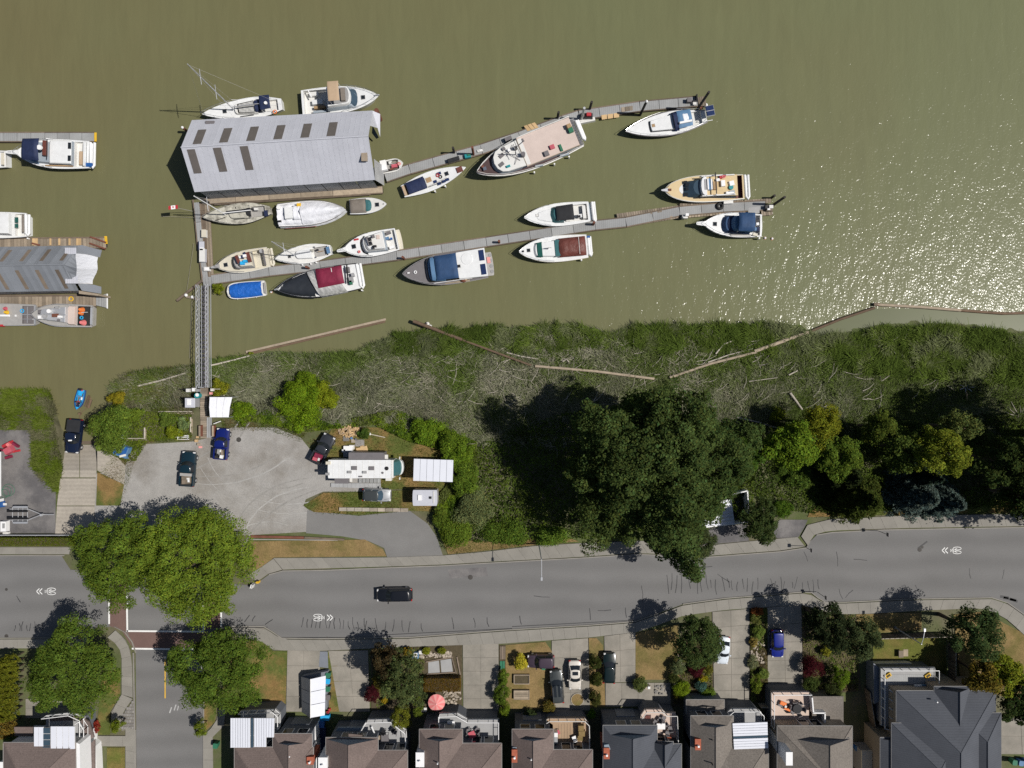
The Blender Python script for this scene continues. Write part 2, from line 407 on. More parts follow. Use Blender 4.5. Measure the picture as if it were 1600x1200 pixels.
# ------------------------------------------------------------------ terrain
SHX = [-2600, -200, 0, 45, 74, 86, 98, 150, 163, 172, 200, 250, 305, 340, 420, 500, 560, 590, 615, 640, 680, 720, 780, 850, 900, 935, 952, 975, 1000, 1100, 1160, 1250, 1285, 1310, 1345, 1400, 1500, 1540, 1600, 1800, 4200]
SHY = [612, 612, 612, 607, 610, 640, 665, 665, 640, 605, 583, 578, 571, 560, 549, 553, 548, 536, 524, 517, 512, 517, 511, 511, 507, 512, 521, 514, 510, 507, 508, 508, 527, 522, 511, 503, 504, 511, 516, 520, 520]
BTX = [-2600, 0, 80, 150, 190, 300, 345, 420, 470, 520, 600, 680, 720, 800, 1000, 1200, 1400, 1600, 4200]
BTY = [655, 655, 662, 668, 655, 640, 652, 660, 672, 672, 668, 690, 700, 705, 705, 710, 720, 730, 730]
def shore(px): return np.interp(px, SHX, SHY)
def terrain(px, py):
    px = np.asarray(px, float); py = np.asarray(py, float)
    ys = shore(px) + 5 * (vnoise(px, py * 0, 17, 3) - 0.5); yb = np.interp(px, BTX, BTY)
    d = py - ys; u = np.clip(d / np.maximum(yb - ys, 12), 0, 1)
    land = np.where(u < 0.72, -2.46 + 0.75 * (u / 0.72), -1.71 + 1.66 * (np.clip((u - 0.72) / 0.28, 0, 1) ** 2 * (3 - 2 * np.clip((u - 0.72) / 0.28, 0, 1))))
    land = land + np.where(u < 0.98, 0.14 * (vnoise(px, py, 14, 5) - 0.5), 0)
    z = np.where(d < 0, -2.52 + np.maximum(d, -90) * 0.03, land)
    ramp = np.interp(py, [560, 640, 695, 735], [-4.2, -3.2, -2.45, -0.06])
    w = np.clip((px - 86) / 12, 0, 1) * np.clip((166 - px) / 14, 0, 1) * (py > 560)
    z = z * (1 - w) + np.minimum(ramp, -0.06) * w
    far = (py < 440)
    return np.where(far, np.minimum(z, -4.5), z)
def TZ(px, py): return float(terrain(np.array([px]), np.array([py]))[0])
def PT(px, py, dz=0.0):
    return P(px, py, TZ(px, py) + dz)

gx = np.concatenate([[-6000, -2600, -900, -300], np.arange(-80, 1681, 7), [1900, 2500, 4200, 7600]]).astype(float)
gy = np.concatenate([[-6000, -2000, -600, 300, 430, 470], np.arange(484, 760, 6), np.arange(760, 1290, 40), [1500, 2200, 7000]]).astype(float)
GX, GY = np.meshgrid(gx, gy); GZ = terrain(GX, GY)
K = GSD * (CAM_H - GZ) / CAM_H
VX, VY = (GX - 800) * K, (600 - GY) * K
nv = GX.shape[1]
verts = np.stack([VX, VY, GZ], -1).reshape(-1, 3)
faces = [[r * nv + c, (r + 1) * nv + c, (r + 1) * nv + c + 1, r * nv + c + 1] for r in range(GX.shape[0] - 1) for c in range(nv - 1)]
gm = M(); gm.v = [tuple(v) for v in verts]; gm.f = faces
ground = tag(gm.build('ground', 'soil', smooth=60), kind='structure')

# river water: silty, wind-rippled
def water_mat():
    m = bpy.data.materials.new('river'); m.use_nodes = True
    N = m.node_tree.nodes; L = m.node_tree.links; N.remove(N['Principled BSDF'])
    tc = N.new('ShaderNodeTexCoord')
    def noise(s, d, r=0.55, sc=(1, 1, 1), dist=0.0, rot=12):
        mp = N.new('ShaderNodeMapping'); mp.inputs['Scale'].default_value = sc; mp.inputs['Rotation'].default_value = (0, 0, R(rot))
        L.new(tc.outputs['Object'], mp.inputs[0])
        n = N.new('ShaderNodeTexNoise'); n.inputs['Scale'].default_value = s; n.inputs['Detail'].default_value = d; n.inputs['Roughness'].default_value = r
        n.inputs['Distortion'].default_value = dist
        L.new(mp.outputs[0], n.inputs['Vector']); return n.outputs['Fac']
    def rng_(src, a, b_, c, d):
        r_ = N.new('ShaderNodeMapRange'); L.new(src, r_.inputs[0])
        for i, v in enumerate((a, b_, c, d)): r_.inputs[i + 1].default_value = v
        return r_.outputs[0]
    mx = N.new('ShaderNodeMix'); mx.data_type = 'RGBA'                 # silt plumes: browner and greener water
    mx.inputs[6].default_value = (0.146, 0.131, 0.064, 1); mx.inputs[7].default_value = (0.143, 0.152, 0.076, 1)
    sx = N.new('ShaderNodeSeparateXYZ'); L.new(tc.outputs['Object'], sx.inputs[0])
    ad = N.new('ShaderNodeMath'); ad.operation = 'ADD'
    L.new(rng_(sx.outputs[0], -75, 60, 0, 0.75), ad.inputs[0]); L.new(rng_(noise(0.03, 4), 0.3, 0.7, 0, 0.5), ad.inputs[1]); L.new(ad.outputs[0], mx.inputs[0])
    hs = N.new('ShaderNodeHueSaturation'); L.new(mx.outputs[2], hs.inputs['Color'])
    L.new(rng_(noise(0.75, 4, 0.65, (1, 0.13, 1), 0.7), 0, 1, 0.88, 1.12), hs.inputs['Value'])
    a1 = N.new('ShaderNodeMath'); a1.operation = 'MULTIPLY_ADD'; a1.inputs[1].default_value = 0.42
    L.new(noise(3.9, 1.0, 0.5, (1, 0.8, 1)), a1.inputs[0]); L.new(noise(0.8, 1, 0.5, (1, 0.5, 1), 0.3), a1.inputs[2])
    bp = N.new('ShaderNodeBump'); bp.inputs['Strength'].default_value = 1.0; bp.inputs['Distance'].default_value = 0.125
    L.new(a1.outputs[0], bp.inputs['Height'])
    d = N.new('ShaderNodeBsdfDiffuse'); L.new(hs.outputs[0], d.inputs[0])
    b2 = N.new('ShaderNodeBump'); b2.inputs['Distance'].default_value = 0.02; L.new(a1.outputs[0], b2.inputs['Height']); L.new(b2.outputs[0], d.inputs['Normal'])
    g = N.new('ShaderNodeBsdfGlossy'); g.inputs['Roughness'].default_value = 0.16; L.new(bp.outputs[0], g.inputs['Normal'])
    f = N.new('ShaderNodeFresnel'); f.inputs[0].default_value = 1.33; L.new(bp.outputs[0], f.inputs['Normal'])
    g2 = N.new('ShaderNodeBsdfGlossy'); g2.inputs['Roughness'].default_value = 0.42               # unresolved capillary ripples
    gm_ = N.new('ShaderNodeMixShader'); gm_.inputs[0].default_value = 0.45; L.new(g.outputs[0], gm_.inputs[1]); L.new(g2.outputs[0], gm_.inputs[2])
    x = N.new('ShaderNodeMixShader'); L.new(f.outputs[0], x.inputs[0]); L.new(d.outputs[0], x.inputs[1]); L.new(gm_.outputs[0], x.inputs[2])
    L.new(x.outputs[0], N['Material Output'].inputs[0])
    MATS['river'] = m
water_mat()
wm = M(); wm.add([(-520, -40, ZW), (520, -40, ZW), (520, 520, ZW), (-520, 520, ZW)], [[0, 1, 2, 3]])
tag(wm.build('river_water', 'river'), kind='structure')

mk('still_water', (0.125, 0.136, 0.076), 0.3, spec=0.12, var=0.06, vs=0.2, ior=1.33)      # sheltered behind the boom, no ripples
M_ = [(1258, 522), (1312, 501), (1366, 482), (1440, 482), (1500, 487), (1568, 491), (1660, 490), (1660, 540), (1258, 540)]
sheet('still_water', M_, ZW + .004, 'still_water')

# ------------------------------------------------------------------ street, pavements
N_KERB = [(-300, 868), (0, 868), (96, 868), (110, 890), (395, 915), (402, 911), (420, 898), (442, 892), (510, 891), (610, 887), (692, 884), (760, 880), (907, 872), (998, 866), (1100, 871), (1219, 862), (1260, 856), (1266, 846), (1276, 836), (1300, 832), (1381, 828), (1600, 824), (1900, 820)]
S_KERB = [(1900, 1080), (1640, 995), (1600, 960), (1575, 942), (1550, 934), (1425, 936), (1320, 941), (1290, 941), (1278, 934), (1268, 926), (1255, 925), (1132, 935), (1067, 944), (1030, 958), (993, 971), (920, 977), (780, 985), (640, 996), (500, 998), (440, 997), (425, 987), (412, 979), (361, 979), (340, 983), (325, 998), (319, 1020)]
SW_CORNER = [(212, 1020), (206, 1003), (195, 988), (178, 979), (150, 980), (136, 996), (0, 997), (-300, 998)]
road = sheet('road', N_KERB + S_KERB + SW_CORNER, 0.012, 'asphalt')
side = sheet('side_street', [(212, 1020), (319, 1020), (318, 1300), (214, 1300)], 0.012, 'asphalt')

def strip_slabs(parent, A, B, z, step_px, mat, name='paving_slab', gap=0.02, thick=0.13, start=0.0):
    """slabs between two polylines (photo px), each its own part; shares nothing but the joint gap"""
    def walk(pl):
        seg = [math.dist(pl[i], pl[i + 1]) for i in range(len(pl) - 1)]; return seg, sum(seg)
    def at(pl, t):
        seg, tot = walk(pl); d = t * tot
        for i, s in enumerate(seg):
            if d <= s or i == len(seg) - 1:
                u = d / s if s else 0; return (pl[i][0] + (pl[i + 1][0] - pl[i][0]) * u, pl[i][1] + (pl[i + 1][1] - pl[i][1]) * u)
            d -= s
    n = max(1, round(max(walk(A)[1], walk(B)[1]) / step_px)); g = gap / GSD / 2 * n / max(walk(A)[1], 1) / n
    for i in range(n):
        t0, t1 = i / n + g, (i + 1) / n - g
        pts = [at(A, t0), at(A, t1), at(B, t1), at(B, t0)]
        o = M().prism(PP(pts, z), z - thick, z + random.uniform(-0.006, 0.006)).build(name, mat, parent)
def pavement(name, A, B, z=0.13, step=19, mat='concrete', kerb=True):
    base = sheet(name, A + B[::-1], z - 0.03, 'joint', thick=z - 0.035)
    strip_slabs(base, A, B, z, step, mat)
    return base
pn = pavement('sidewalk', [(427, 872), (605, 871), (692, 868), (760, 862), (836, 853), (904, 849), (1000, 845), (1109, 852), (1170, 846), (1246, 839)],
              [(442, 890), (610, 885), (692, 882), (760, 878), (836, 874), (907, 870), (998, 864), (1100, 869), (1219, 860), (1258, 854)])
pavement('sidewalk', [(1252, 838), (1262, 820), (1300, 811), (1412, 806), (1600, 803), (1800, 801)], [(1262, 852), (1274, 833), (1300, 829), (1412, 825), (1600, 822), (1800, 820)])
pavement('sidewalk', [(-60, 855), (110, 855)], [(-60, 866), (108, 866)], step=22)
pavement('sidewalk', [(427, 873), (412, 884), (388, 898)], [(441, 890), (420, 896), (400, 910)])
pavement('sidewalk', [(361, 981), (412, 981), (425, 989), (440, 999), (500, 1000), (640, 998), (780, 987), (920, 979), (993, 973)],
         [(375, 997), (405, 999), (414, 1006), (428, 1016), (500, 1017), (625, 1011), (780, 1006), (920, 996), (993, 988)])
pavement('sidewalk', [(993, 973), (1030, 960), (1067, 946), (1132, 937), (1255, 927), (1268, 930)], [(993, 988), (1030, 976), (1067, 962), (1132, 953), (1252, 945), (1272, 951)])
pavement('sidewalk', [(1268, 930), (1278, 937), (1290, 943), (1320, 943), (1425, 938), (1550, 936), (1575, 944), (1600, 962), (1660, 1010)],
         [(1272, 951), (1282, 956), (1295, 960), (1357, 959), (1440, 954), (1535, 950), (1568, 963), (1590, 982), (1640, 1030)])
pavement('sidewalk', [(-60, 999), (40, 999), (136, 998)], [(-60, 1013), (40, 1013), (136, 1013)], step=22)
pavement('sidewalk', [(180, 985), (196, 1000), (203, 1016), (206, 1040), (207, 1090)], [(168, 996), (184, 1008), (190, 1022), (190, 1050), (190, 1085)], step=17)
pavement('sidewalk', [(190, 1085), (174, 1112), (174, 1135)], [(207, 1092), (188, 1118), (188, 1140)], step=17)
pavement('sidewalk', [(196, 1136), (196, 1300)], [(212, 1140), (213, 1300)], step=18)
pavement('sidewalk', [(317, 1150), (317, 1300)], [(332, 1150), (334, 1300)], step=18)
pavement('sidewalk', [(317, 1150), (338, 1130), (344, 1090)], [(332, 1152), (350, 1134), (354, 1090)], step=18)
pavement('garden_path', [(150, 1150), (212, 1150)], [(150, 1166), (212, 1166)], step=20)
for pts in ([(-60, 868), (100, 868)], N_KERB[6:18], N_KERB[18:], S_KERB[1:13], S_KERB[13:], [(-60, 997), (136, 997)], SW_CORNER[:4], [(208, 1020), (213, 1300)], [(318, 1030), (318, 1300)]):
    m = M(); w = PP(pts, 0.14)
    m.loft([[(x, y - 0.07, 0.0), (x, y + 0.07, 0.0), (x, y + 0.07, 0.145), (x, y - 0.07, 0.145)] for x, y in w] if abs(pts[0][0] - pts[-1][0]) > abs(pts[0][1] - pts[-1][1])
           else [[(x - 0.07, y, 0.0), (x + 0.07, y, 0.0), (x + 0.07, y, 0.145), (x - 0.07, y, 0.145)] for x, y in w])
    tag(m.build('kerb', 'kerb'), kind='structure')

# concrete drives in big slabs
def drive(name, quad, nx, ny, z=0.055, mat='concrete_drive'):
    base = sheet(name, quad, z - 0.025, 'joint')
    (ax, ay), (bx, by), (cx, cy), (dx, dy) = quad
    def at(u, v): return (ax * (1 - u) * (1 - v) + bx * u * (1 - v) + cx * u * v + dx * (1 - u) * v, ay * (1 - u) * (1 - v) + by * u * (1 - v) + cy * u * v + dy * (1 - u) * v)
    for i in range(nx):
        for j in range(ny):
            e = 0.003
            pts = [at(i / nx + e, j / ny + e), at((i + 1) / nx - e, j / ny + e), at((i + 1) / nx - e, (j + 1) / ny - e), at(i / nx + e, (j + 1) / ny - e)]
            M().prism(PP(pts, z), z - 0.05, z + random.uniform(-0.004, 0.004)).build('concrete_slab', mat, base)
    return base
drive('driveway', [(449, 1016), (500, 1017), (500, 1112), (447, 1112)], 2, 4)
drive('driveway', [(513, 1017), (575, 1016), (578, 1112), (530, 1112)], 2, 4)
drive('driveway', [(723, 1006), (779, 1006), (779, 1113), (724, 1113)], 2, 5)
drive('driveway', [(862, 1001), (919, 997), (922, 1110), (862, 1110)], 2, 4)
drive('driveway', [(944, 994), (993, 988), (993, 1066), (946, 1066)], 2, 3)
drive('driveway', [(946, 1067), (1048, 1067), (1048, 1104), (946, 1104)], 4, 1)
drive('driveway', [(1113, 956), (1171, 951), (1171, 1104), (1116, 1104)], 2, 6)
drive('driveway', [(1199, 949), (1252, 945), (1255, 1088), (1200, 1088)], 2, 5)
drive('driveway', [(1552, 1122), (1680, 1122), (1680, 1180), (1556, 1178)], 3, 2)
sheet('concrete_patch', [(500, 1018), (512, 1018), (513, 1044), (498, 1042)], 0.06, 'shed_grey')
drive('patio', [(40, 1092), (105, 1092), (105, 1122), (40, 1122)], 3, 2)
# parking pad, boat ramp, gravel lot
sheet('parking_pad', [(-60, 672), (49, 672), (49, 729), (87, 768), (87, 833), (-60, 833)], 0.02, 'asphalt_dark')
sheet('gravel_lot', [(150, 738), (190, 742), (205, 706), (228, 694), (300, 690), (326, 684), (362, 668), (430, 668), (470, 684), (492, 712), (530, 735), (566, 748), (566, 768), (505, 768), (478, 780), (474, 790), (486, 800), (480, 831), (392, 836), (300, 840), (146, 836)], 0.012, 'gravel')
sheet('driveway', [(480, 797), (560, 806), (640, 798), (668, 818), (682, 838), (692, 868), (605, 871), (600, 856), (575, 845), (535, 838), (478, 833)], 0.018, 'asphalt_drive')
sheet('pad', [(1097, 852), (1094, 826), (1168, 818), (1170, 845)], 0.03, 'asphalt_dark'); sheet('pad', [(1214, 841), (1200, 822), (1220, 812), (1262, 812), (1258, 822), (1248, 839)], 0.03, 'asphalt_dark')
lot = [o for o in col.objects if o.name == 'gravel_lot'][0]
def track(cx, cy, r, a0, a1, mat, w=2.2, n=14, sq=.75):        # worn wheel tracks, each a thin sheet of moved gravel
    pts = [(cx + r * math.cos(R(a0 + (a1 - a0) * i / n)) + random.uniform(-.5, .5), cy + sq * r * math.sin(R(a0 + (a1 - a0) * i / n)) + random.uniform(-.5, .5)) for i in range(n + 1)]
    L_ = [(x - w / 2 * random.uniform(.5, 1.2), y - w / 3 * random.uniform(.5, 1.2)) for x, y in pts]; R_ = [(x + w / 2 * random.uniform(.5, 1.2), y + w / 3 * random.uniform(.5, 1.2)) for x, y in pts]
    zz = .0125 + .0006 * len(lot.children); m = M(); a = [(x, y, zz) for x, y in PP(L_, zz)]; b_ = [(x, y, zz) for x, y in PP(R_, zz)]
    m.add(a + b_, [[i, i + n + 1, i + n + 2, i + 1] for i in range(n)]).build('wheel_track', mat, lot)
for q in ((430, 700, 85, 60, 175, 'gravel_track'), (430, 700, 99, 60, 175, 'gravel_track'), (450, 690, 130, 70, 165, 'gravel_pale'), (452, 692, 148, 72, 160, 'gravel_pale'), (500, 850, 120, 190, 262, 'gravel_pale'), (500, 850, 138, 190, 262, 'gravel_track'), (330, 640, 140, 40, 100, 'gravel_track'), (330, 640, 156, 40, 100, 'gravel_pale'), (200, 600, 190, 20, 62, 'gravel_track'), (200, 600, 206, 20, 62, 'gravel_track'), (420, 860, 60, 200, 300, 'gravel_pale'), (560, 900, 190, 195, 250, 'gravel_track')): track(*q)
ramp = M(); rp = [(96, 690), (152, 690), (152, 735), (148, 836), (86, 836), (93, 735)]
def rampz(y): return float(np.interp(y, [640, 695, 735, 840], [-3.2, -2.45, 0.02, 0.03])) + 0.03
def quad_on(px, f): return [tuple(P(x, y, f(y))) for x, y in px]
rampo = tag(M().add(quad_on([(102, 650), (150, 650), (152, 694), (99, 694)], rampz), [[0, 3, 2, 1]]).build('boat_ramp', 'concrete_wet'), kind='structure')
for q in ([(98, 695), (124, 695), (124, 746), (94, 746)], [(125, 695), (151, 695), (150, 746), (125, 746)], [(94, 747.5), (150, 747.5), (148, 790), (89, 790)], [(89, 791), (148, 791), (145, 836), (86, 836)]):
    ys = [q[0][1], q[2][1]]; mid = 735
    pts = q if not (ys[0] < mid < ys[1]) else [q[0], q[1], (q[1][0], mid), q[2], q[3], (q[0][0], mid)]
    fs = [[0, 3, 2, 1]] if len(pts) == 4 else [[0, 5, 2, 1], [5, 4, 3, 2]]
    M().add(quad_on(pts, lambda y: rampz(y) + 0.02), fs).build('concrete_slab', 'concrete_old', rampo)
sheet('concrete_apron', [(152, 700), (165, 694), (196, 728), (194, 757), (152, 735)], 0.045, 'concrete_old')
# lawns and beds
def lawn(pts, mat, z=0.05, name='lawn'): return sheet(name, pts, z, mat)
lawn([(392, 846), (570, 843), (598, 858), (604, 869), (428, 871), (400, 896), (388, 890)], 'dry_lawn')
lawn([(700, 866), (690, 840), (760, 846), (880, 838), (905, 846), (836, 851), (760, 860)], 'dry_lawn')
lawn([(345, 1002), (408, 1001), (426, 1017), (449, 1018), (446, 1106), (350, 1106)], 'verge')
lawn([(512, 1017), (520, 1020), (531, 1052), (531, 1112), (514, 1112)], 'verge')
lawn([(790, 1008), (852, 1003), (864, 1020), (862, 1108), (790, 1108)], 'dry_lawn')
lawn([(920, 997), (932, 997), (942, 1008), (946, 1104), (922, 1106)], 'dry_lawn')
lawn([(993, 990), (1060, 975), (1062, 1062), (993, 1062)], 'dry_lawn')
lawn([(1338, 960), (1440, 957), (1440, 984), (1360, 990), (1340, 984)], 'dry_lawn')
lawn([(1365, 990), (1478, 990), (1478, 1062), (1362, 1070)], 'green_lawn')
lawn([(1535, 956), (1600, 990), (1640, 1040), (1640, 1120), (1500, 1060), (1490, 960)], 'dry_lawn')
lawn([(160, 1050), (188, 1046), (188, 1086), (172, 1112), (172, 1148), (150, 1148)], 'verge')
lawn([(167, 1168), (195, 1168), (195, 1300), (167, 1300)], 'green_lawn')
lawn([(320, 1090), (340, 1092), (336, 1128), (318, 1145)], 'verge')
lawn([(0, 838), (118, 838), (116, 853), (0, 853)], 'green_lawn')
lawn([(474, 790), (505, 770), (560, 770), (700, 762), (700, 800), (640, 798), (560, 804), (490, 800)], 'verge', 0.03)
lawn([(520, 668), (640, 668), (700, 692), (705, 762), (566, 766), (566, 748), (530, 735), (492, 712)], 'verge', 0.012)
lawn([(152, 737), (194, 757), (188, 790), (150, 790)], 'verge', 0.02)
lawn([(1262, 808), (1412, 804), (1600, 801), (1600, 780), (1270, 790)], 'verge', 0.03)
for pts in ([(580, 1017), (722, 1004), (722, 1108), (580, 1110)], [(780, 1008), (790, 1008), (790, 1110), (780, 1110)], [(1062, 1000), (1113, 996), (1115, 1104), (1050, 1104), (1050, 1062), (1062, 1062)],
            [(1171, 952), (1199, 950), (1200, 1100), (1172, 1100)], [(1252, 946), (1340, 962), (1345, 1080), (1256, 1086)]):
    sheet('garden_bed', pts, 0.045, 'bark_mulch')
# cobbled triangle by the side street: each stone its own part
cb = sheet('cobbled_corner', [(208, 1094), (210, 1138), (190, 1142), (190, 1120)], 0.06, 'joint')
for i in range(5):
    for j in range(9):
        x, y = 191 + i * 4 + (j % 2) * 1.6, 1097 + j * 5
        if in_poly(np.array([x]), np.array([y]), [(209, 1092), (211, 1140), (189, 1144), (189, 1118)])[0]:
            c = P(x, y, 0.1); M().box((c.x, c.y, 0.07), (0.31, 0.38, 0.1 + random.uniform(-0.02, 0.02)), random.uniform(-.1, .1), 0.86).build('cobble', 'cobble', cb)

# ---- painted marks and crack seals: flat parts of the road
def mark(pts, mat='paint_white', name='road_marking', z=0.022, parent=road):
    return sheet(name, pts, z, mat, parent, kind=None)
def line(a, b, w, mat='paint_white', name='road_marking', z=0.022, parent=road):
    d = Vector((b[0] - a[0], b[1] - a[1])).normalized(); n = Vector((-d.y, d.x)) * w / 2
    return mark([(a[0] + n.x, a[1] + n.y), (b[0] + n.x, b[1] + n.y), (b[0] - n.x, b[1] - n.y), (a[0] - n.x, a[1] - n.y)], mat, name, z, parent)
mark([(171, 900), (197, 900), (197, 984), (207, 1012), (203, 1006), (190, 985), (171, 978)], 'brick_paving', 'brick_crossing', 0.018)
mark([(318, 900), (345, 905), (345, 980), (318, 984)], 'brick_paving', 'brick_crossing', 0.018)
mark([(199, 987), (318, 987), (330, 992), (321, 1012), (208, 1013)], 'brick_paving', 'brick_crossing', 0.018)
line((170.5, 915), (170.5, 975), 2.6); line((198, 930), (199, 987), 2.6); line((318, 935), (318, 986), 2.6); line((345.5, 905), (345.5, 979), 2.6)
line((197, 986), (319, 987), 2.6); line((206, 1013.5), (320, 1015), 2.6)
line((258, 1026), (258, 1091), 2.0, 'paint_yellow', z=0.02); line((257, 1028), (300, 1028), 4, 'paint_worn', z=0.021)
for a, b in (((265, 1114), (268, 1105)), ((272, 1110), (275, 1101)), ((277, 1110), (279, 1103))):
    line(a, b, 1.8, 'paint_worn')
def sharrow(cx, cy, s):      # bicycle with double chevron, s=+1 heading right
    m = M()
    def L_(a, b, w=0.075):
        A = P(cx + s * a[0], cy + a[1], 0.022); B = P(cx + s * b[0], cy + b[1], 0.022)
        d = (B - A).normalized(); n = Vector((-d.y, d.x, 0)) * w / 2
        m.add([A + n, B + n, B - n, A - n], [[0, 1, 2, 3]])
    for wy in (-3.0, 3.0):                                  # wheels as long ovals
        o = [(-8.5 + 6.5 * math.cos(t), wy + 2.3 * math.sin(t)) for t in [2 * math.pi * k / 14 for k in range(15)]]
        for i in range(14): L_(o[i], o[i + 1], 0.075)
    L_((-8.5, -3), (-3, -1.2)); L_((-8.5, 3), (-3, 1.2)); L_((-3, -1.2), (1.5, 0.4)); L_((-3, 1.2), (1.5, 0.4)); L_((-3, -1.2), (-3, 1.2)); L_((1.5, -2), (1.5, 2.4)); L_((-1, -2.4), (-0.5, 1.8))
    for x in (6, 10.5):
        L_((x, -4.5), (x + 4.5, 0), 0.11); L_((x, 4.5), (x + 4.5, 0), 0.11)
    m.build('bicycle_marking', 'paint_white', road)
for q, mt in (([(700, 890), (760, 886), (762, 900), (702, 904)], 'asphalt_dark'),): mark(q, mt, 'asphalt_patch', .016)
sharrow(72, 924, -1); sharrow(505, 965, 1); sharrow(1487, 860, -1)
cracks = []
for x in list(range(474, 560, 7)) + [569, 573, 586, 603, 616, 628, 641, 658, 706, 740, 761, 812, 921, 977]:
    b = float(np.interp(x, [361, 640, 780, 993], [979, 992, 982, 968])); cracks.append(((x, b - 20 + random.uniform(-4, 4)), (x + random.uniform(-4, 4), b - 4)))
cracks += [((376, 964), (373, 972)), ((390, 961), (382, 972)), ((399, 962), (394, 971)), ((426, 968), (414, 976)), ((834, 931), (859, 933)), ((934, 954), (955, 953)), ((1070, 890), (1113, 885))]
for x in (1042, 1050, 1058, 1064, 1076, 1090, 1094, 1103): cracks.append(((x, 898 + random.uniform(-6, 8)), (x + random.uniform(-3, 4), 930 + random.uniform(-10, 4))))
for x in (1110, 1118, 1128, 1136, 1143, 1153, 1160, 1168, 1177, 1184, 1204, 1212, 1220, 1226, 1238, 1246, 1254, 1262, 1270, 1278): cracks.append(((x, 903 + random.uniform(-6, 8)), (x + random.uniform(-5, 5), 922 + random.uniform(-4, 8))))
cracks += [((1121, 897), (1141, 910)), ((1256, 862), (1262, 877)), ((1307, 862), (1309, 885)), ((1334, 874), (1355, 876)), ((1311, 920), (1317, 936)), ((1333, 922), (1321, 934)), ((1430, 914), (1441, 932)), ((1515, 888), (1517, 904)), ((1569, 890), (1566, 905)), ((276 - 250, 931), (32, 941)), ((1002, 915), (1004, 940))]
for i, a in enumerate(range(0, 48, 6)): cracks.append(((24 + a, 977 - (i % 3) * 3), (22 + a + (i % 2) * 3, 986)))
for a, b in cracks:
    mid = ((a[0] + b[0]) / 2 + random.uniform(-1.5, 1.5), (a[1] + b[1]) / 2 + random.uniform(-1, 1))
    m = M()
    for p, q in ((a, mid), (mid, b)):
        A, B = P(*p, 0.02), P(*q, 0.02); d = (B - A).normalized(); n = Vector((-d.y, d.x, 0)) * random.uniform(0.03, 0.055)
        m.add([A + n, B + n, B - n, A - n], [[0, 1, 2, 3]])
    m.build('crack_seal', 'tar', road)
for x, y, r in ((511, 998, .28), (10, 994, .28), (10, 921, .2), (735, 902, .35), (1441, 855, .2), (1437, 859, .3), (390, 916, .2), (373, 687, .35)):
    c = P(x, y, 0.026); z = 0.02
    M().disc((c.x, c.y), r, z, 0.03, 12).build('drain_cover', 'iron', road)
line((1434, 857), (1449, 846), 2.2, 'tar', 'crack_seal')
for a, b in (((1563, 932), (1576, 934)), ((1568, 934), (1588, 938)), ((1578, 936), (1590, 940))): line(a, b, 4, 'tar', 'crack_seal', 0.024)
line((362, 980), (418, 980), 1.2, 'tar', 'crack_seal'); line((440, 996), (600, 996), 1.0, 'tar', 'crack_seal')
for x0, x1, y in ((600, 800, 992), (800, 990, 979)): line((x0, y), (x1, y - 10), 1.0, 'tar', 'crack_seal', 0.0245)
# ------------------------------------------------------------------ boats
def plan(x0, x1, w0, w1, rf=0.0, ra=0.0, n=7):
    """closed outline, stern edge half width w0, bow edge half width w1, rounded ends of depth rf / ra"""
    pts = []
    for k in range(n):
        a = -math.pi / 2 + math.pi * k / (n - 1); pts.append((x1 - rf + rf * math.cos(a), w1 * math.sin(a) if rf else w1 * (-1 + 2 * k / (n - 1))))
    for k in range(n):
        a = math.pi / 2 - math.pi * k / (n - 1); pts.append((x0 + ra - ra * math.cos(a), w0 * math.sin(a) if ra else w0 * (1 - 2 * k / (n - 1))))
    return pts

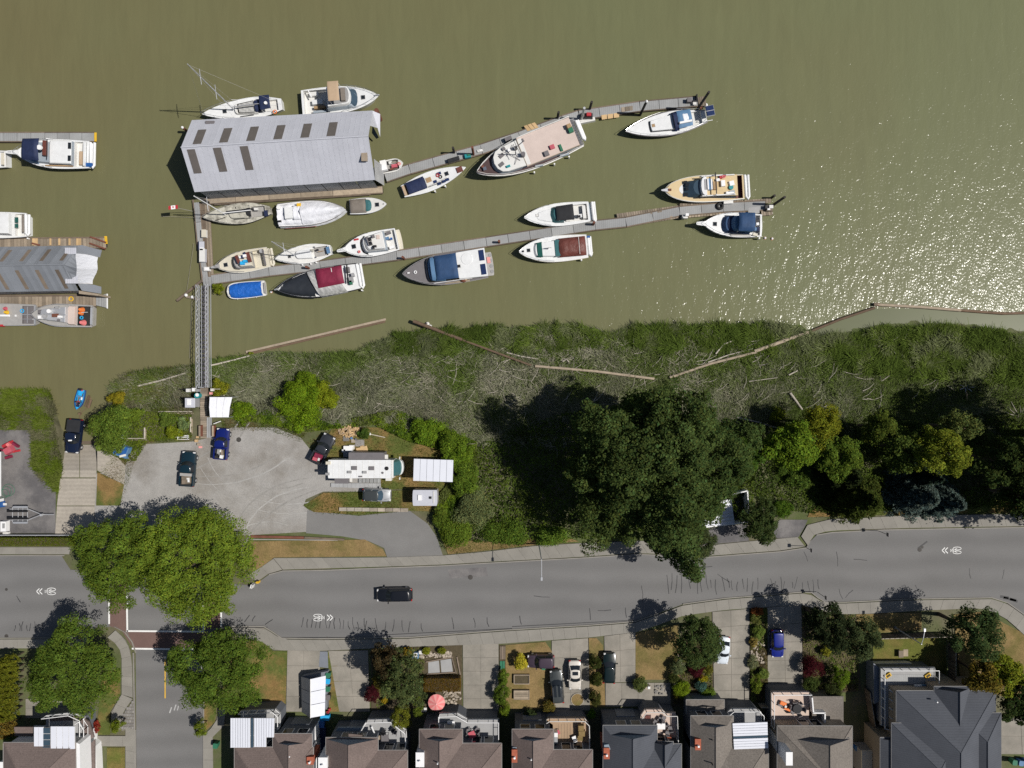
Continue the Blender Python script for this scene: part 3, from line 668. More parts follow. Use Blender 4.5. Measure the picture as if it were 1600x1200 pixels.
class Boat:
    def __init__(s, name, label, bow, stern, beam, fb=1.15, hull='gel_white', deck='gel_off', sw=0.86, tm=0.4, p=2.4, cat='boat', cockpit=None, group=None, trim=None, name_deck='deck', zref=None, full=1.0, sheer=0.3):
        z = ZW + fb if zref is None else zref
        A, B = P(*stern, z), P(*bow, z)
        s.L = (B - A).length; s.B = beam; s.fb = fb; s.sg = -1 if bow[0] < stern[0] else 1; s.sw, s.tm, s.p = sw, tm, p; s.full = full; s.sheer = sheer
        c = (A + B) / 2; ang = math.atan2(B.y - A.y, B.x - A.x)
        s.root = thing(name, label, cat, (c.x, c.y, ZW), ang, group)
        s.mkhull(hull, deck, cockpit, trim, name_deck)
    def hb(s, t):
        if t <= s.tm: f = s.sw + (1 - s.sw) * math.sin(math.pi / 2 * t / s.tm)
        else:
            u = (t - s.tm) / (1 - s.tm); f = max(0.0, 1 - u ** s.p) ** (0.8 * s.full)
        return s.B / 2 * f
    def X(s, t): return (t - 0.5) * s.L
    def zs(s, t): return s.fb * (0.9 + s.sheer * t * t)
    def mkhull(s, hull, deck, ck, trim, name_deck):
        T = [0, .08, .16, .25, .34, .43, .52, .61, .7, .78, .85, .91, .95, .98, 1.0]
        rings = []
        for t in T:
            b, z, x = max(s.hb(t), 0.03), s.zs(t), s.X(t); fl = 0.09 * s.L * max(0, (t - 0.55) / 0.45) ** 2
            rings.append([(x - fl, -b * 0.72, -0.25), (x - fl * 0.6, -b * 0.9, z * 0.4), (x, -b, z), (x, -b + min(0.09, b * .6), z + 0.02), (x, -b + min(0.1, b * .65), z - 0.1),
                          (x, b - min(0.1, b * .65), z - 0.1), (x, b - min(0.09, b * .6), z + 0.02), (x, b, z), (x - fl * 0.6, b * 0.9, z * 0.4), (x - fl, b * 0.72, -0.25)])
        m = M(); n = 10; vs = [q for r in rings for q in r]; fs = []
        for i in range(len(rings) - 1):
            for j in (0, 1, 2, 3, 5, 6, 7, 8, 9):
                k = (j + 1) % n; fs.append([i * n + j, (i + 1) * n + j, (i + 1) * n + k, i * n + k])
        fs.append(list(range(n)))
        m.add(vs, fs); m.build('hull', hull, s.root, smooth=40)
        m = M()
        def seg(t0, t1, y0f, y1f, dz=-0.05, k=6):
            ts = [t0 + (t1 - t0) * i / k for i in range(k + 1)]
            vs = []; fs = []
            for t in ts:
                b = max(s.hb(t) - 0.07, 0.01); a0, a1 = max(-b, min(b, y0f(t, b))), max(-b, min(b, y1f(t, b)))
                for q in range(5):
                    y = a0 + (a1 - a0) * q / 4; vs.append((s.X(t), y, s.zs(t) + dz + 0.05 * (1 - (y / max(s.B / 2, .1)) ** 2)))
            for i in range(k):
                for q in range(4): fs.append([i * 5 + q, (i + 1) * 5 + q, (i + 1) * 5 + q + 1, i * 5 + q + 1])
            m.add(vs, fs)
        full0, full1 = (lambda t, b: -b), (lambda t, b: b)
        if ck:
            t0, t1, wf, dep, cm = ck; w = wf * s.B / 2
            if t0 > 0.005: seg(0, t0, full0, full1, k=2)
            seg(t1, 1.0, full0, full1, k=10)
            seg(t0, t1, lambda t, b: -b, lambda t, b: -min(w, b - .05)); seg(t0, t1, lambda t, b: min(w, b - .05), lambda t, b: b)
            z0 = s.zs(t0) - 0.04 - dep; c = M(); x0, x1 = s.X(t0), s.X(t1); z1 = s.zs(t0) + 0.0; z1f = s.zs(t1)
            wa, wb = min(w, s.hb(t0) - .12), min(w, s.hb(t1) - .12)
            c.add([(x0, -wa, z0), (x1, -wb, z0), (x1, wb, z0), (x0, wa, z0), (x0, -wa, z1), (x1, -wb, z1f), (x1, wb, z1f), (x0, wa, z1)],
                  [[0, 1, 2, 3], [0, 4, 5, 1], [1, 5, 6, 2], [2, 6, 7, 3], [3, 7, 4, 0]])
            c.build('cockpit', cm, s.root); s.zc = z0
        else: seg(0, 1.0, full0, full1, k=14)
        m.build(name_deck, deck, s.root, smooth=50)
        if trim:
            r = M()
            for sg in (-1, 1): r.tube([(s.X(t), sg * max(s.hb(t), .02), s.zs(t) - 0.08) for t in T], 0.05, 5)
            r.build('rub_rail', trim, s.root)
    # ---- fittings: t along the length (0 stern, 1 bow), w as a share of the half beam
    def house(s, name, mat, t0, t1, w0, w1, z0, z1, rf=0.3, ra=0.0, inf=0.15, ina=0.05, ins=0.08, y=0.0, parent=None, smooth=35):
        h = s.B / 2; a = plan(s.X(t0), s.X(t1), w0 * h, w1 * h, rf, ra)
        b = plan(s.X(t0) + ina, s.X(t1) - inf, w0 * h - ins, w1 * h - ins, max(0, rf * 0.9), ra * 0.9)
        m = M(); y *= s.sg; m.loft([[(x, q + y * h, z0) for x, q in a], [(x, q + y * h, z1 - 0.03) for x, q in b], [(x + (0.03 if x < s.X((t0 + t1) / 2) else -0.03), (q * 0.985) + y * h, z1) for x, q in b]])
        return m.build(name, mat, parent or s.root, smooth=smooth)
    def pad(s, name, mat, t, w, lx, ly, z, h, rz=0.0, taper=0.92, parent=None):
        return M().box((s.X(t), s.sg * w * s.B / 2, z + h / 2), (lx, ly, h), rz, taper).build(name, mat, parent or s.root)
    def cloth(s, name, mat, t0, t1, w0, w1, z, arch=0.14, drop=0.12, sag=0.0, nx=9, ny=8, y=0.0, wr=0.0, parent=None, zf=0.0):
        m = M(); vs = []; fs = []; h = s.B / 2; y *= s.sg
        for i in range(nx + 1):
            u = i / nx; x = s.X(t0 + (t1 - t0) * u); w = (w0 + (w1 - w0) * u) * h
            for j in range(ny + 1):
                v = -1 + 2 * j / ny; e = 1 if (j in (0, ny) or i in (0, nx)) else 0
                z_ = z + zf * u + arch * (1 - v * v) - sag * math.sin(math.pi * u * 3) ** 2 - drop * e + (random.uniform(-wr, wr))
                vs.append((x, v * w + y * h, z_))
        for i in range(nx):
            for j in range(ny): fs.append([i * (ny + 1) + j, (i + 1) * (ny + 1) + j, (i + 1) * (ny + 1) + j + 1, i * (ny + 1) + j + 1])
        return m.add(vs, fs).build(name, mat, parent or s.root, smooth=55)
    def draped(s, name, mat, t0, t1, z, over=1.04, arch=0.35, wr=0.05, side=1.0, ridge=0.0, nx=12, ny=10, skew=0.0, zlow=0.35):
        """a tarpaulin hanging over the whole beam"""
        m = M(); vs = []; fs = []
        for i in range(nx + 1):
            u = i / nx
            for j in range(ny + 1):
                v = -1 + 2 * j / ny; t = t0 + (t1 - t0) * u + skew * v * s.sg
                b = max(s.hb(max(0, min(1, t))) * over, 0.06)
                prof = (1 - abs(v) ** 2.2) * arch + ridge * max(0, 1 - abs(v) * 1.6)
                zz = z + prof + random.uniform(-wr, wr)
                if abs(v) > 0.99: zz = zlow * s.fb
                vs.append((s.X(t), v * b, zz))
        for i in range(nx):
            for j in range(ny): fs.append([i * (ny + 1) + j, (i + 1) * (ny + 1) + j, (i + 1) * (ny + 1) + j + 1, i * (ny + 1) + j + 1])
        return m.add(vs, fs).build(name, mat, s.root, smooth=60)
    def rail(s, t0=0.45, t1=1.0, h=0.6, inset=0.08, mat='chrome', r=0.022, n=9):
        m = M(); L_ = []
        for sg in (-1, 1):
            ts = [t0 + (t1 - t0) * i / n for i in range(n + 1)]
            pts = [(s.X(t), sg * max(s.hb(t) - inset, 0.02), s.zs(t) + h * min(1, (i + .6) / 1.5)) for i, t in enumerate(ts)]
            m.tube(pts, r, 5)
            for i in range(0, n + 1, 2): m.tube([(pts[i][0], pts[i][1], s.zs(ts[i])), pts[i]], r * 0.8, 4)
        m.build('bow_rail', mat, s.root)
    def mast(s, t, h, spread=(0.55,), boom=None, mat='alu', sl=0.9, stays=True):
        zb = s.fb + 0.35; x = s.X(t); tip = (x, 0, h - ZW)
        mm = M().tube([(x, 0, zb), tip], 0.085, 8, 0.06).build('mast', mat, s.root)
        for f in spread:
            z = zb + (h - ZW - zb) * f; M().tube([(x, -sl, z - .05), (x, 0, z), (x, sl, z - .05)], 0.045, 5).build('spreader', 'alu', mm)
        if boom: M().tube([(x, 0, zb + 0.8), (s.X(boom), 0, zb + 0.7)], 0.07, 6).build('boom', mat, s.root)
        if stays:
            w = M()
            for q in ((s.X(0.985), 0, s.zs(1)), (s.X(0.01), 0, s.zs(0)), (x, s.hb(t) - .05, s.zs(t)), (x, -s.hb(t) + .05, s.zs(t))): w.tube([q, (x, 0, h - ZW - .2)], 0.012, 3)
            w.build('rigging', 'alu_dull', s.root)
    def pulpit(s, l=0.9, w=0.5, mat='gel_white'):
        x = s.X(1.0); z = s.zs(1) + 0.04
        M().prism(plan(x - 0.5, x + l, w / 2 + .1, w / 2 - .06, 0.15), z - 0.06, z + 0.04).build('bow_pulpit', mat, s.root)
        M().box((x + l * .55, 0, z + .06), (0.5, 0.12, 0.08)).build('anchor', 'galvanised', s.root)
    def tender(s, mat='gel_white', w=0.9, lx=0.75, t=-0.05, z=0.55):
        l = s.B * w / 2; x = s.X(t); m = M()
        m.tube([(x - lx * .3, -l, z), (x - lx * .3, l * .8, z), (x - lx * .1, l, z + .05), (x + lx * .25, l * .8, z + .1), (x + lx * .3, -l, z + .1)], 0.2, 8)
        m.box((x, -.1 * l, z - 0.05), (lx * .6, l * 1.7, 0.14))
        return m.build('swim_platform_cover', mat, s.root, smooth=50)
    def platform(s, mat='gel_white', d=0.7, w=0.85, z=0.35, name='swim_platform'):
        x = s.X(0); h = s.B / 2 * w
        return M().prism(plan(x - d, x + 0.05, h, h, 0, 0.15), z - 0.07, z).build(name, mat, s.root)
    def clutter(s, items):
        for nm, mat, t, w, lx, ly, z, h in items: s.pad(nm, mat, t, w, lx, ly, z, h, random.uniform(-.2, .2))
    def hatch(s, t, w=0, a=0.5, z=None, mat='glass'):
        zz = (s.zs(t) + .0) if z is None else z
        w *= s.sg; f = M().box((s.X(t), w * s.B / 2, zz + .03), (a + .1, a + .1, .06)).build('hatch', 'alu_dull' if mat != 'glass' else 'gel_grey', s.root)
        M().box((s.X(t), w * s.B / 2, zz + .065), (a, a, .03)).build('hatch_glass', mat, f)
    def fender(s, t, sg, mat='white'):
        y = s.sg * sg * (s.hb(t) + .12); m = M().tube([(s.X(t), y, .15), (s.X(t), y, .25), (s.X(t), y, .75), (s.X(t), y, .85)], .12, 8); m.build('fender', mat, s.root)
    def ringbuoy(s, t, w, z, mat='orange', r=0.3):
        M().ring((s.X(t), s.sg * w * s.B / 2, z), r * .8, 0.07, 14, 6).build('life_ring', mat, s.root)
    def cyl(s, name, mat, t, w, r, z, h, r1=None, n=12): return M().disc((s.X(t), s.sg * w * s.B / 2), r, z, z + h, n, r1).build(name, mat, s.root, smooth=40)
    def poles(s, t0, t1, w, z0, z1, mat='chrome', parent=None):
        h = s.B / 2 * w
        for t in (t0, t1):
            for sg in (-1, 1): M().tube([(s.X(t), sg * h, z0), (s.X(t), sg * h, z1)], 0.025, 4).build('canopy_pole', mat, s.root)

# 1 sloop with tall mast beside the boathouse
b = Boat('sailboat', 'white sloop with tall bare mast and navy bimini moored behind the big boathouse roof', (317, 179), (440, 162), 3.1, 1.15, 'gel_white', 'gel_white', sw=0.5, tm=0.36, p=1.9, trim='black', cockpit=(0.05, 0.27, 0.5, 0.45, 'gel_off'))
b.house('coachroof', 'gel_off', 0.30, 0.60, 0.66, 0.5, 1.1, 1.5, 0.4); b.house('nonskid_panel', 'grey_tarp', 0.34, 0.55, 0.56, 0.44, 1.5, 1.525, 0.1)
b.cloth('dodger', 'navy', 0.25, 0.33, 0.6, 0.55, 1.75, .2, .25); b.cloth('bimini', 'navy', 0.11, 0.24, 0.62, 0.66, 2.5, .15, .08); b.poles(.12, .23, .6, 1, 2.5)
b.cyl('radar_dome', 'white', 0.155, -0.2, .22, 2.7, .2); b.mast(0.60, 13.3, (0.42, 0.75), boom=0.25, sl=1.0); b.hatch(.72); b.rail(.55, 1, .6); b.pad('window_strip', 'glass', .45, -.7, 2.0, .06, 1.2, .18)
b.ringbuoy(0.09, -.75, 1.5); b.pad('sail_bag', 'offwhite', .43, 0.0, 2.4, .22, 1.95, .2)
# 2 cruiser with tan bimini
b = Boat('motor_cruiser', 'white fly bridge cruiser with square tan bimini moored behind the big boathouse roof', (592, 151), (471, 160), 3.95, 1.5, 'gel_white', 'gel_white', sw=0.9, tm=0.35, p=2.3, cockpit=(0.03, 0.36, 0.84, 0.7, 'gel_off'))
b.house('cabin', 'cabin_side', .34, .74, .80, .70, 1.4, 2.3, .5, 0, .8, .05, .12); b.house('windshield', 'glass_blue', .60, .73, .70, .60, 1.75, 2.32, .4, 0, .65, .1, .1)
b.house('flybridge', 'gel_white', .36, .66, .72, .62, 2.3, 2.95, .5, 0, .1, .05, .03); b.house('flybridge_floor', 'gel_grey', .38, .64, .62, .54, 2.955, 2.97, .4); b.pad('bench_seat', 'taupe_canvas', .57, 0, .6, 1.9, 2.97, .35)
b.cloth('bimini', 'tan_canvas', .41, .55, .68, .68, 4.6, .12, .06); b.poles(.42, .54, .62, 2.9, 4.6); b.rail(.5, 1, .65)
b.pad('hatch_box', 'gel_off', .16, .62, 1.4, .6, 0.75, .45); b.pad('engine_box', 'gel_white', .2, 0, 1.6, .7, .75, .55); b.pad('engine_box', 'teak', .22, -.38, 1.7, .4, .75, .5); b.pad('fish_box', 'cabin_side', .22, -.7, 2.0, .35, .75, .5)
b.pad('davit', 'white', .12, .55, .15, 1.2, 1.6, .12, .4); b.hatch(.80); b.pad('anchor', 'galvanised', .985, .02, .7, .14, 1.95, .12); b.pad('side_deck_rail', 'chrome', .3, -.95, 5, .05, 1.7, .05)
# 3 weathered sloop
b = Boat('sailboat', 'weathered grey sailboat with mast leaning over the dock beneath the boathouse', (318, 340), (422, 328), 3.0, 1.05, 'weathered', 'weathered', sw=0.35, tm=0.42, p=1.8, trim='black', cockpit=(0.08, 0.3, 0.5, 0.4, 'alu_dull'))
b.house('coachroof', 'weathered', .32, .62, .6, .45, 1.0, 1.35, .4); b.mast(.66, 8.8, (0.6,), boom=.25, mat='white', sl=.95); b.pad('sail_cover', 'gel_black', .42, .1, 4.0, .22, 1.9, .25); b.cloth('companion_hood', 'black_canvas', .28, .34, .45, .4, 1.55, .12, .3)
b.pad('window_strip', 'glass', .47, -.55, 1.6, .06, 1.15, .14); b.pad('cover_fold', 'navy', .06, -.3, .5, .9, 1.1, .2); b.rail(.6, 1, .5, mat='alu_dull'); b.clutter([('rope_bag', 'offwhite', .2, .2, .6, .4, 1.0, .3), ('winch', 'chrome', .3, .55, .16, .16, 1.1, .2), ('winch', 'chrome', .3, -.55, .16, .16, 1.1, .2), ('sail_bundle', 'weathered', .38, .45, 2.2, .35, 1.25, .2), ('pole', 'gel_black', .75, -.35, 1.6, .08, 1.2, .08)])
# 4 shrouded cruiser
b = Boat('motor_cruiser', 'cruiser shrouded bow to stern in white tarpaulin next to the boathouse dock', (541, 328), (434, 336), 3.6, 1.3, 'gel_charcoal', 'gel_white', sw=0.92, tm=0.4, p=2.2)
b.draped('boat_cover', 'white_tarp', .36, .995, 1.5, 1.03, .7, .17, ridge=.6, nx=14); b.draped('boat_cover', 'white_tarp', .0, .37, 1.35, 1.02, .3, .16); b.house('cabin', 'gel_white', .12, .34, .5, .45, 1.4, 2.2, .3); b.cloth('cabin_cover', 'white_tarp', .24, .36, .55, .55, 2.2, .1, .3, wr=.05)
b.pad('tackle_bag', 'yellow', .34, .55, .6, .5, 2.0, .2); b.cyl('engine_cowl', 'white', .04, .5, .3, 1.4, .6); b.pad('engine', 'gel_black', .03, -.55, .5, .3, 1.2, .5); b.pad('timber_edge', 'brown_canvas', .3, -1.02, 4.5, .12, .5, .1)
# 5 small runabout
b = Boat('runabout', 'small white runabout with taupe canvas over the stern at the boathouse dock', (604, 319), (546, 323), 2.25, .9, 'gel_white', 'gel_off', sw=0.9, tm=0.4, p=2.2, trim='gel_grey')
b.cloth('cockpit_cover', 'taupe_canvas', .03, .46, .86, .9, 1.15, .25, .15, wr=.02); b.house('windshield', 'glass_teal', .44, .60, .8, .7, .95, 1.3, .35, 0, .4, .05, .12); b.hatch(.75, 0, .5); b.cyl('bow_cleat', 'chrome', .93, 0, .07, 1.1, .1)
# 6 work skiff by the boathouse door
b = Boat('skiff', 'cluttered open skiff with white console at the open end of the boathouse', (630, 255), (595, 262), 1.9, .8, 'gel_off', 'gel_off', sw=0.9, tm=0.5, p=2.6, cockpit=(0.05, .8, .8, .4, 'alu_dull'))
b.pad('console', 'white', .15, .1, .9, 1.5, .7, .7); b.clutter([('net_bag', 'pink_red', .6, -.1, .9, .5, .5, .3), ('bait_box', 'offwhite', .45, .5, .5, .4, .5, .3), ('tool_box', 'rust', .45, -.5, .5, .3, .5, .3), ('oar', 'driftwood', .65, .4, 1.2, .1, .75, .05)]); b.ringbuoy(.82, 0, .9, 'salmon', .22)
# 7 mastless sailboat by upper dock
b = Boat('sailboat', 'slim white sailboat without a mast, navy cockpit cover, along the upper dock', (728, 262), (629, 299), 2.75, 1.1, 'gel_white', 'gel_white', sw=0.62, tm=0.42, p=1.75, cockpit=(0.05, .3, .55, .4, 'teak'))
b.cloth('cockpit_cover', 'navy', .08, .36, .62, .66, 1.55, .12, .1); b.house('coachroof', 'gel_off', .36, .72, .56, .36, 1.05, 1.4, .4); b.pad('hatch_slide', 'teak', .42, .1, .8, .7, 1.4, .06); b.hatch(.70, .05, .5, 1.38, 'glass'); b.hatch(.9, 0, .45, None, 'teak')
b.pad('bow_locker', 'brown_canvas', .9, 0, .9, .8, 1.33, .05); b.ringbuoy(.57, .2, 1.5, 'red', .25); b.ringbuoy(.6, -.05, 1.5, 'gel_black', .25)
for t, w in ((.62, -.55), (.68, -.5), (.55, -.6), (.6, .35), (.5, -.3)): b.pad('deck_panel', 'solar', t, w, .55, .4, 1.42 if abs(w) < .5 else 1.2, .05)
b.fender(.45, -1); b.fender(.62, -1); b.pad('stern_bench', 'tan_canvas', .03, 0, .4, 1.5, 1.1, .1); b.pad('window_strip', 'glass', .5, -.56, 2.4, .05, 1.15, .14)
# 8 wooden trawler
b = Boat('trawler', 'big old wooden trawler with pink upper deck and rounded wheelhouse at the upper dock', (745, 271), (904, 206), 5.0, 2.0, 'offwhite', 'maroon_deck', sw=0.82, tm=0.4, p=2.3, trim='offwhite', sheer=.35)
b.house('deckhouse', 'cabin_side', .06, .86, .82, .72, 1.85, 3.1, 2.0, 0, .5, .1, .1); b.house('wheelhouse_roof', 'gel_off', .52, .83, .80, .70, 3.1, 3.22, 1.6, 0, .05, 0, .04)
b.house('boat_deck', 'pink_deck', .05, .56, .84, .86, 3.1, 3.2, 0, 0, 0, 0, .02); b.pad('deck_edge', 'offwhite', .3, .86, 7.9, .1, 3.2, .12); b.pad('deck_edge', 'driftwood', .3, -.86, 7.9, .1, 3.2, .12); b.pad('deck_edge', 'driftwood', .56, 0, .08, 4.0, 3.2, .08)
b.pad('folded_chair', 'pink_red', .29, -.38, .7, .6, 3.22, .3); b.pad('seat', 'gel_charcoal', .36, -.6, .7, .7, 3.22, .35); b.pad('lounger', 'green_plastic', .22, -.6, .35, 1.0, 3.22, .2); b.pad('basket', 'green_plastic', .08, .1, .7, .8, 3.2, .5); b.pad('crate', 'teak', .085, .3, .6, .6, 3.2, .7); b.pad('burn_mark', 'gel_charcoal', .53, .6, .9, .5, 3.2, .012)
b.pad('roof_hatch', 'gel_charcoal', .74, .25, .8, .5, 3.23, .12, .3); b.pad('roof_hatch', 'gel_charcoal', .77, -.2, .8, .5, 3.23, .12, .3); b.cyl('exhaust_stack', 'gel_charcoal', .56, -.2, .3, 3.2, .9); b.pad('bell_frame', 'gel_black', .60, .3, .4, .4, 3.2, .8)
m = M()
for a, c in (((.6, .4), (.7, -.4)), ((.62, -.3), (.5, -.5)), ((.66, .5), (.6, .1)), ((.57, .2), (.57, -.7)), ((.7, -.1), (.6, -.55))): m.tube([(b.X(a[0]), a[1] * 2.5, 3.35), (b.X(c[0]), c[1] * 2.5, 3.6)], .035, 4)
m.build('mast_frame', 'gel_charcoal', b.root); b.mast(.62, 4.2, (.6,), None, 'gel_charcoal', .8, stays=False)
b.clutter([('deck_box', 'gel_charcoal', .7, .55, .5, .4, 3.2, .3), ('deck_box', 'teal_plastic', .72, -.45, .6, .3, 3.2, .25), ('winch', 'chrome', .92, 0, .5, .5, 2.4, .4), ('windlass', 'rust', .93, .15, .4, .3, 2.4, .4), ('cowl', 'white', .66, .35, .4, .4, 3.22, .35), ('side_locker', 'cabin_side', .2, -.93, 1.4, .3, 2.0, .3), ('side_locker', 'cabin_side', .45, -.95, 1.2, .28, 2.0, .3)])
b.rail(.0, .99, .5, mat='offwhite', r=.035, n=14); b.tender('white', .6, .5, -.02, 2.2); b.fender(.3, -1); b.fender(.5, -1); b.fender(.15, -1)
m = M()
for q in range(5): m.tube([(b.X(.0) + .15 * q, -2.0, 2.2), (b.X(.0) + .15 * q, 2.0, 2.2)], .035, 4)
m.build('stern_rack', 'galvanised', b.root)
# 9 ketch with solar panels at the top dock
b = Boat('sailboat', 'long white sailboat with navy dodger and two solar panels behind the stern', (977, 206), (1104, 181), 3.5, 1.2, 'gel_charcoal', 'gel_white', sw=0.5, tm=0.42, p=1.85, cockpit=(0.06, .27, .55, .4, 'gel_off'), trim='gel_black')
b.house('coachroof', 'gel_white', .36, .70, .66, .45, 1.1, 1.55, .12, 0, .1); b.house('coachroof_side', 'glass', .35, .715, .68, .48, 1.12, 1.4, .12, 0, .1); b.cloth('dodger', 'navy', .36, .42, .8, .75, 1.95, .15, .5); b.cloth('cockpit_awning', 'blue_light', .2, .37, .66, .72, 2.05, .14, .1, wr=.03); b.cloth('awning_window', 'white_tarp', .24, .31, .4, .45, 2.1, .12, .05)
b.pad('boom_sail', 'white', .29, -.35, 1.9, .3, 2.2, .25); b.rail(.5, 1, .6); b.rail(0, .35, .55, n=5); b.hatch(.66, 0, .4, 1.5, 'teak'); b.pad('solar_frame', 'galvanised', -.02, .15, 1.2, 1.5, 2.35, .06); b.pad('solar_panel', 'solar', -.02, .35, 1.1, .66, 2.42, .04); b.pad('solar_panel', 'solar', -.02, -.06, 1.1, .66, 2.42, .04)
m = M()
for sg in (-1, 1): m.tube([(b.X(.05), sg * .7, 1.1), (b.X(.03), sg * .7, 2.35), (b.X(-.02), sg * .5, 2.35)], .03, 5)
m.build('stern_arch', 'chrome', b.root); b.pad('outboard_bracket', 'rust', .06, .6, .4, .3, 1.6, .3); b.pad('oar', 'white', -.01, -.5, 1.0, .07, 1.6, .06)
# 10 cream yacht
b = Boat('motor_yacht', 'cream and tan motor yacht at the outer end of the lower dock', (1038, 298), (1163, 291), 3.8, 1.5, 'gel_cream', 'gel_tan', sw=0.9, tm=0.4, p=2.7, trim='gel_white', cockpit=(0.02, .12, .85, .6, 'brown_canvas'), full=.8)
b.house('deckhouse', 'glass_blue', .12, .80, .84, .62, 1.45, 2.4, .9, 0, 1.6, .05, .14); b.house('nose_panel', 'gel_white', .76, .865, .62, .4, 1.5, 1.66, .8, 0, .5, .1, .1)
b.house('upper_deck', 'gel_tan', .11, .55, .80, .72, 2.4, 2.55, .5, 0, .1, .05, .03)
for sg in (-1, 1): b.pad('coaming', 'gel_white', .36, sg * .72, 5.0, .14, 2.5, .4)
b.house('front_coaming', 'gel_white', .50, .58, .78, .66, 2.4, 2.9, .4, 0, .1, .02, .05)
b.pad('windscreen_pane', 'glass', .70, .28, 1.1, .5, 1.98, .06); b.pad('windscreen_pane', 'glass', .70, -.02, 1.1, .45, 1.98, .06); b.pad('windscreen_pane', 'glass', .74, -.42, .5, .5, 1.85, .06); b.pad('windscreen_pane', 'glass', .74, .5, .5, .4, 1.85, .06)
b.pad('bench_seat', 'grey_plastic', .515, .1, .35, 1.6, 2.55, .4); b.pad('sun_cushion', 'blue_light', .47, .12, .35, 1.7, 2.55, .35); b.pad('bench_seat', 'white', .49, .1, .2, 1.6, 2.55, .55); b.pad('bench_seat', 'white', .44, .1, .25, 1.6, 2.55, .4)
b.clutter([('drink_crate', 'teak', .40, .0, .7, 1.2, 2.55, .3), ('locker', 'white', .30, .12, .6, .9, 2.55, .4), ('locker', 'white', .36, .4, .5, .4, 2.55, .35), ('locker', 'white', .22, -.62, 1.2, .35, 2.55, .35), ('locker', 'white', .19, .1, .7, .7, 2.55, .3), ('cooler', 'red', .32, .6, .4, .4, 2.55, .35), ('cooler', 'pink_red', .28, .68, .5, .3, 2.55, .35), ('locker', 'cabin_side', .19, -.55, .7, .5, 2.55, .3)])
b.ringbuoy(.29, .6, 2.9, 'salmon', .22); b.cyl('rope_coil', 'teal_plastic', .20, -.2, .32, 2.56, .25); b.pad('radar_arch', 'gel_black', .40, .1, .12, 3.0, 3.3, .12); b.pad('arch_leg', 'gel_white', .40, .72, .2, .1, 2.6, .7); b.pad('arch_leg', 'gel_white', .40, -.72, .2, .1, 2.6, .7)
b.tender('gel_white', .9, .85, -.045, 1.0); b.pulpit(.5, .35, 'galvanised'); b.pad('windlass', 'rust', .94, 0, .5, .3, 1.75, .2)
# 11 navy cruiser lower dock
b = Boat('motor_cruiser', 'white cruiser with navy bridge canopy below the end of the lower dock', (1098, 350), (1191, 352), 3.5, 1.4, 'gel_white', 'gel_white', sw=0.9, tm=0.4, p=2.2, cockpit=(0.03, .22, .82, .6, 'gel_off'), trim='black')
b.house('cabin', 'blue_canvas', .22, .70, .78, .62, 1.35, 2.1, .35, 0, .5, .05, .12); b.house('windshield_cover', 'navy', .50, .67, .70, .60, 1.8, 2.2, .5, 0, .6); b.cloth('bridge_canopy', 'blue_canvas', .2, .47, .74, .74, 3.6, .2, .25); b.house('flybridge', 'blue_light', .2, .56, .7, .6, 2.1, 2.8, .5, 0, .4)
b.poles(.21, .46, .7, 2.2, 3.6); b.hatch(.80); b.pulpit(1.0, .55); b.clutter([('bench_seat', 'gel_black', .09, .3, .6, .6, .9, .5), ('locker', 'white', .08, .1, .4, .4, .9, .6), ('locker', 'blue_light', .12, -.3, .6, .5, .9, .4), ('seat', 'navy', .06, -.3, .4, .7, .9, .4), ('rail_box', 'gel_cream', .12, -.78, .7, .4, 1.3, .3)])
b.platform('gel_white', .35, .8, .4); b.fender(.02, -1); b.rail(.5, 1, .6); b.pad('window_strip', 'glass', .4, -.8, 2.8, .06, 1.5, .3); b.pad('side_deck', 'alu_dull', .36, -.88, 3.0, .25, 1.36, .03)
# 12 express cruiser dark canopy
b = Boat('express_cruiser', 'white express cruiser with small black canopy and teal windshield above the lower dock', (819, 341), (921, 330), 3.3, 1.25, 'gel_white', 'gel_white', sw=0.86, tm=0.42, p=2.1, cockpit=(0.03, .38, .7, .5, 'gel_off'), full=1.05)
b.house('windshield', 'glass_teal', .40, .62, .76, .7, 1.25, 1.85, .8, 0, .6, .1, .14); b.cloth('canopy', 'black_canvas', .25, .51, .68, .62, 2.1, .16, .1); b.poles(.26, .48, .62, 1.2, 2.1)
b.house('fore_deck', 'gel_white', .58, .86, .62, .4, 1.2, 1.42, .7, 0, .5); b.hatch(.8, .1, .3, 1.36, 'gel_off'); b.pad('stern_seat', 'gel_off', .08, .0, .5, 2.0, .8, .45); b.platform('cabin_side', .75, .86, .45); b.tender('gel_white', .86, .5, -.075, .55); b.pad('seat', 'gel_white', .15, -.3, .6, .5, .8, .5); b.pad('cleat_box', 'gel_black', .17, -.35, .5, .3, 1.2, .2); b.rail(.6, 1, .5)
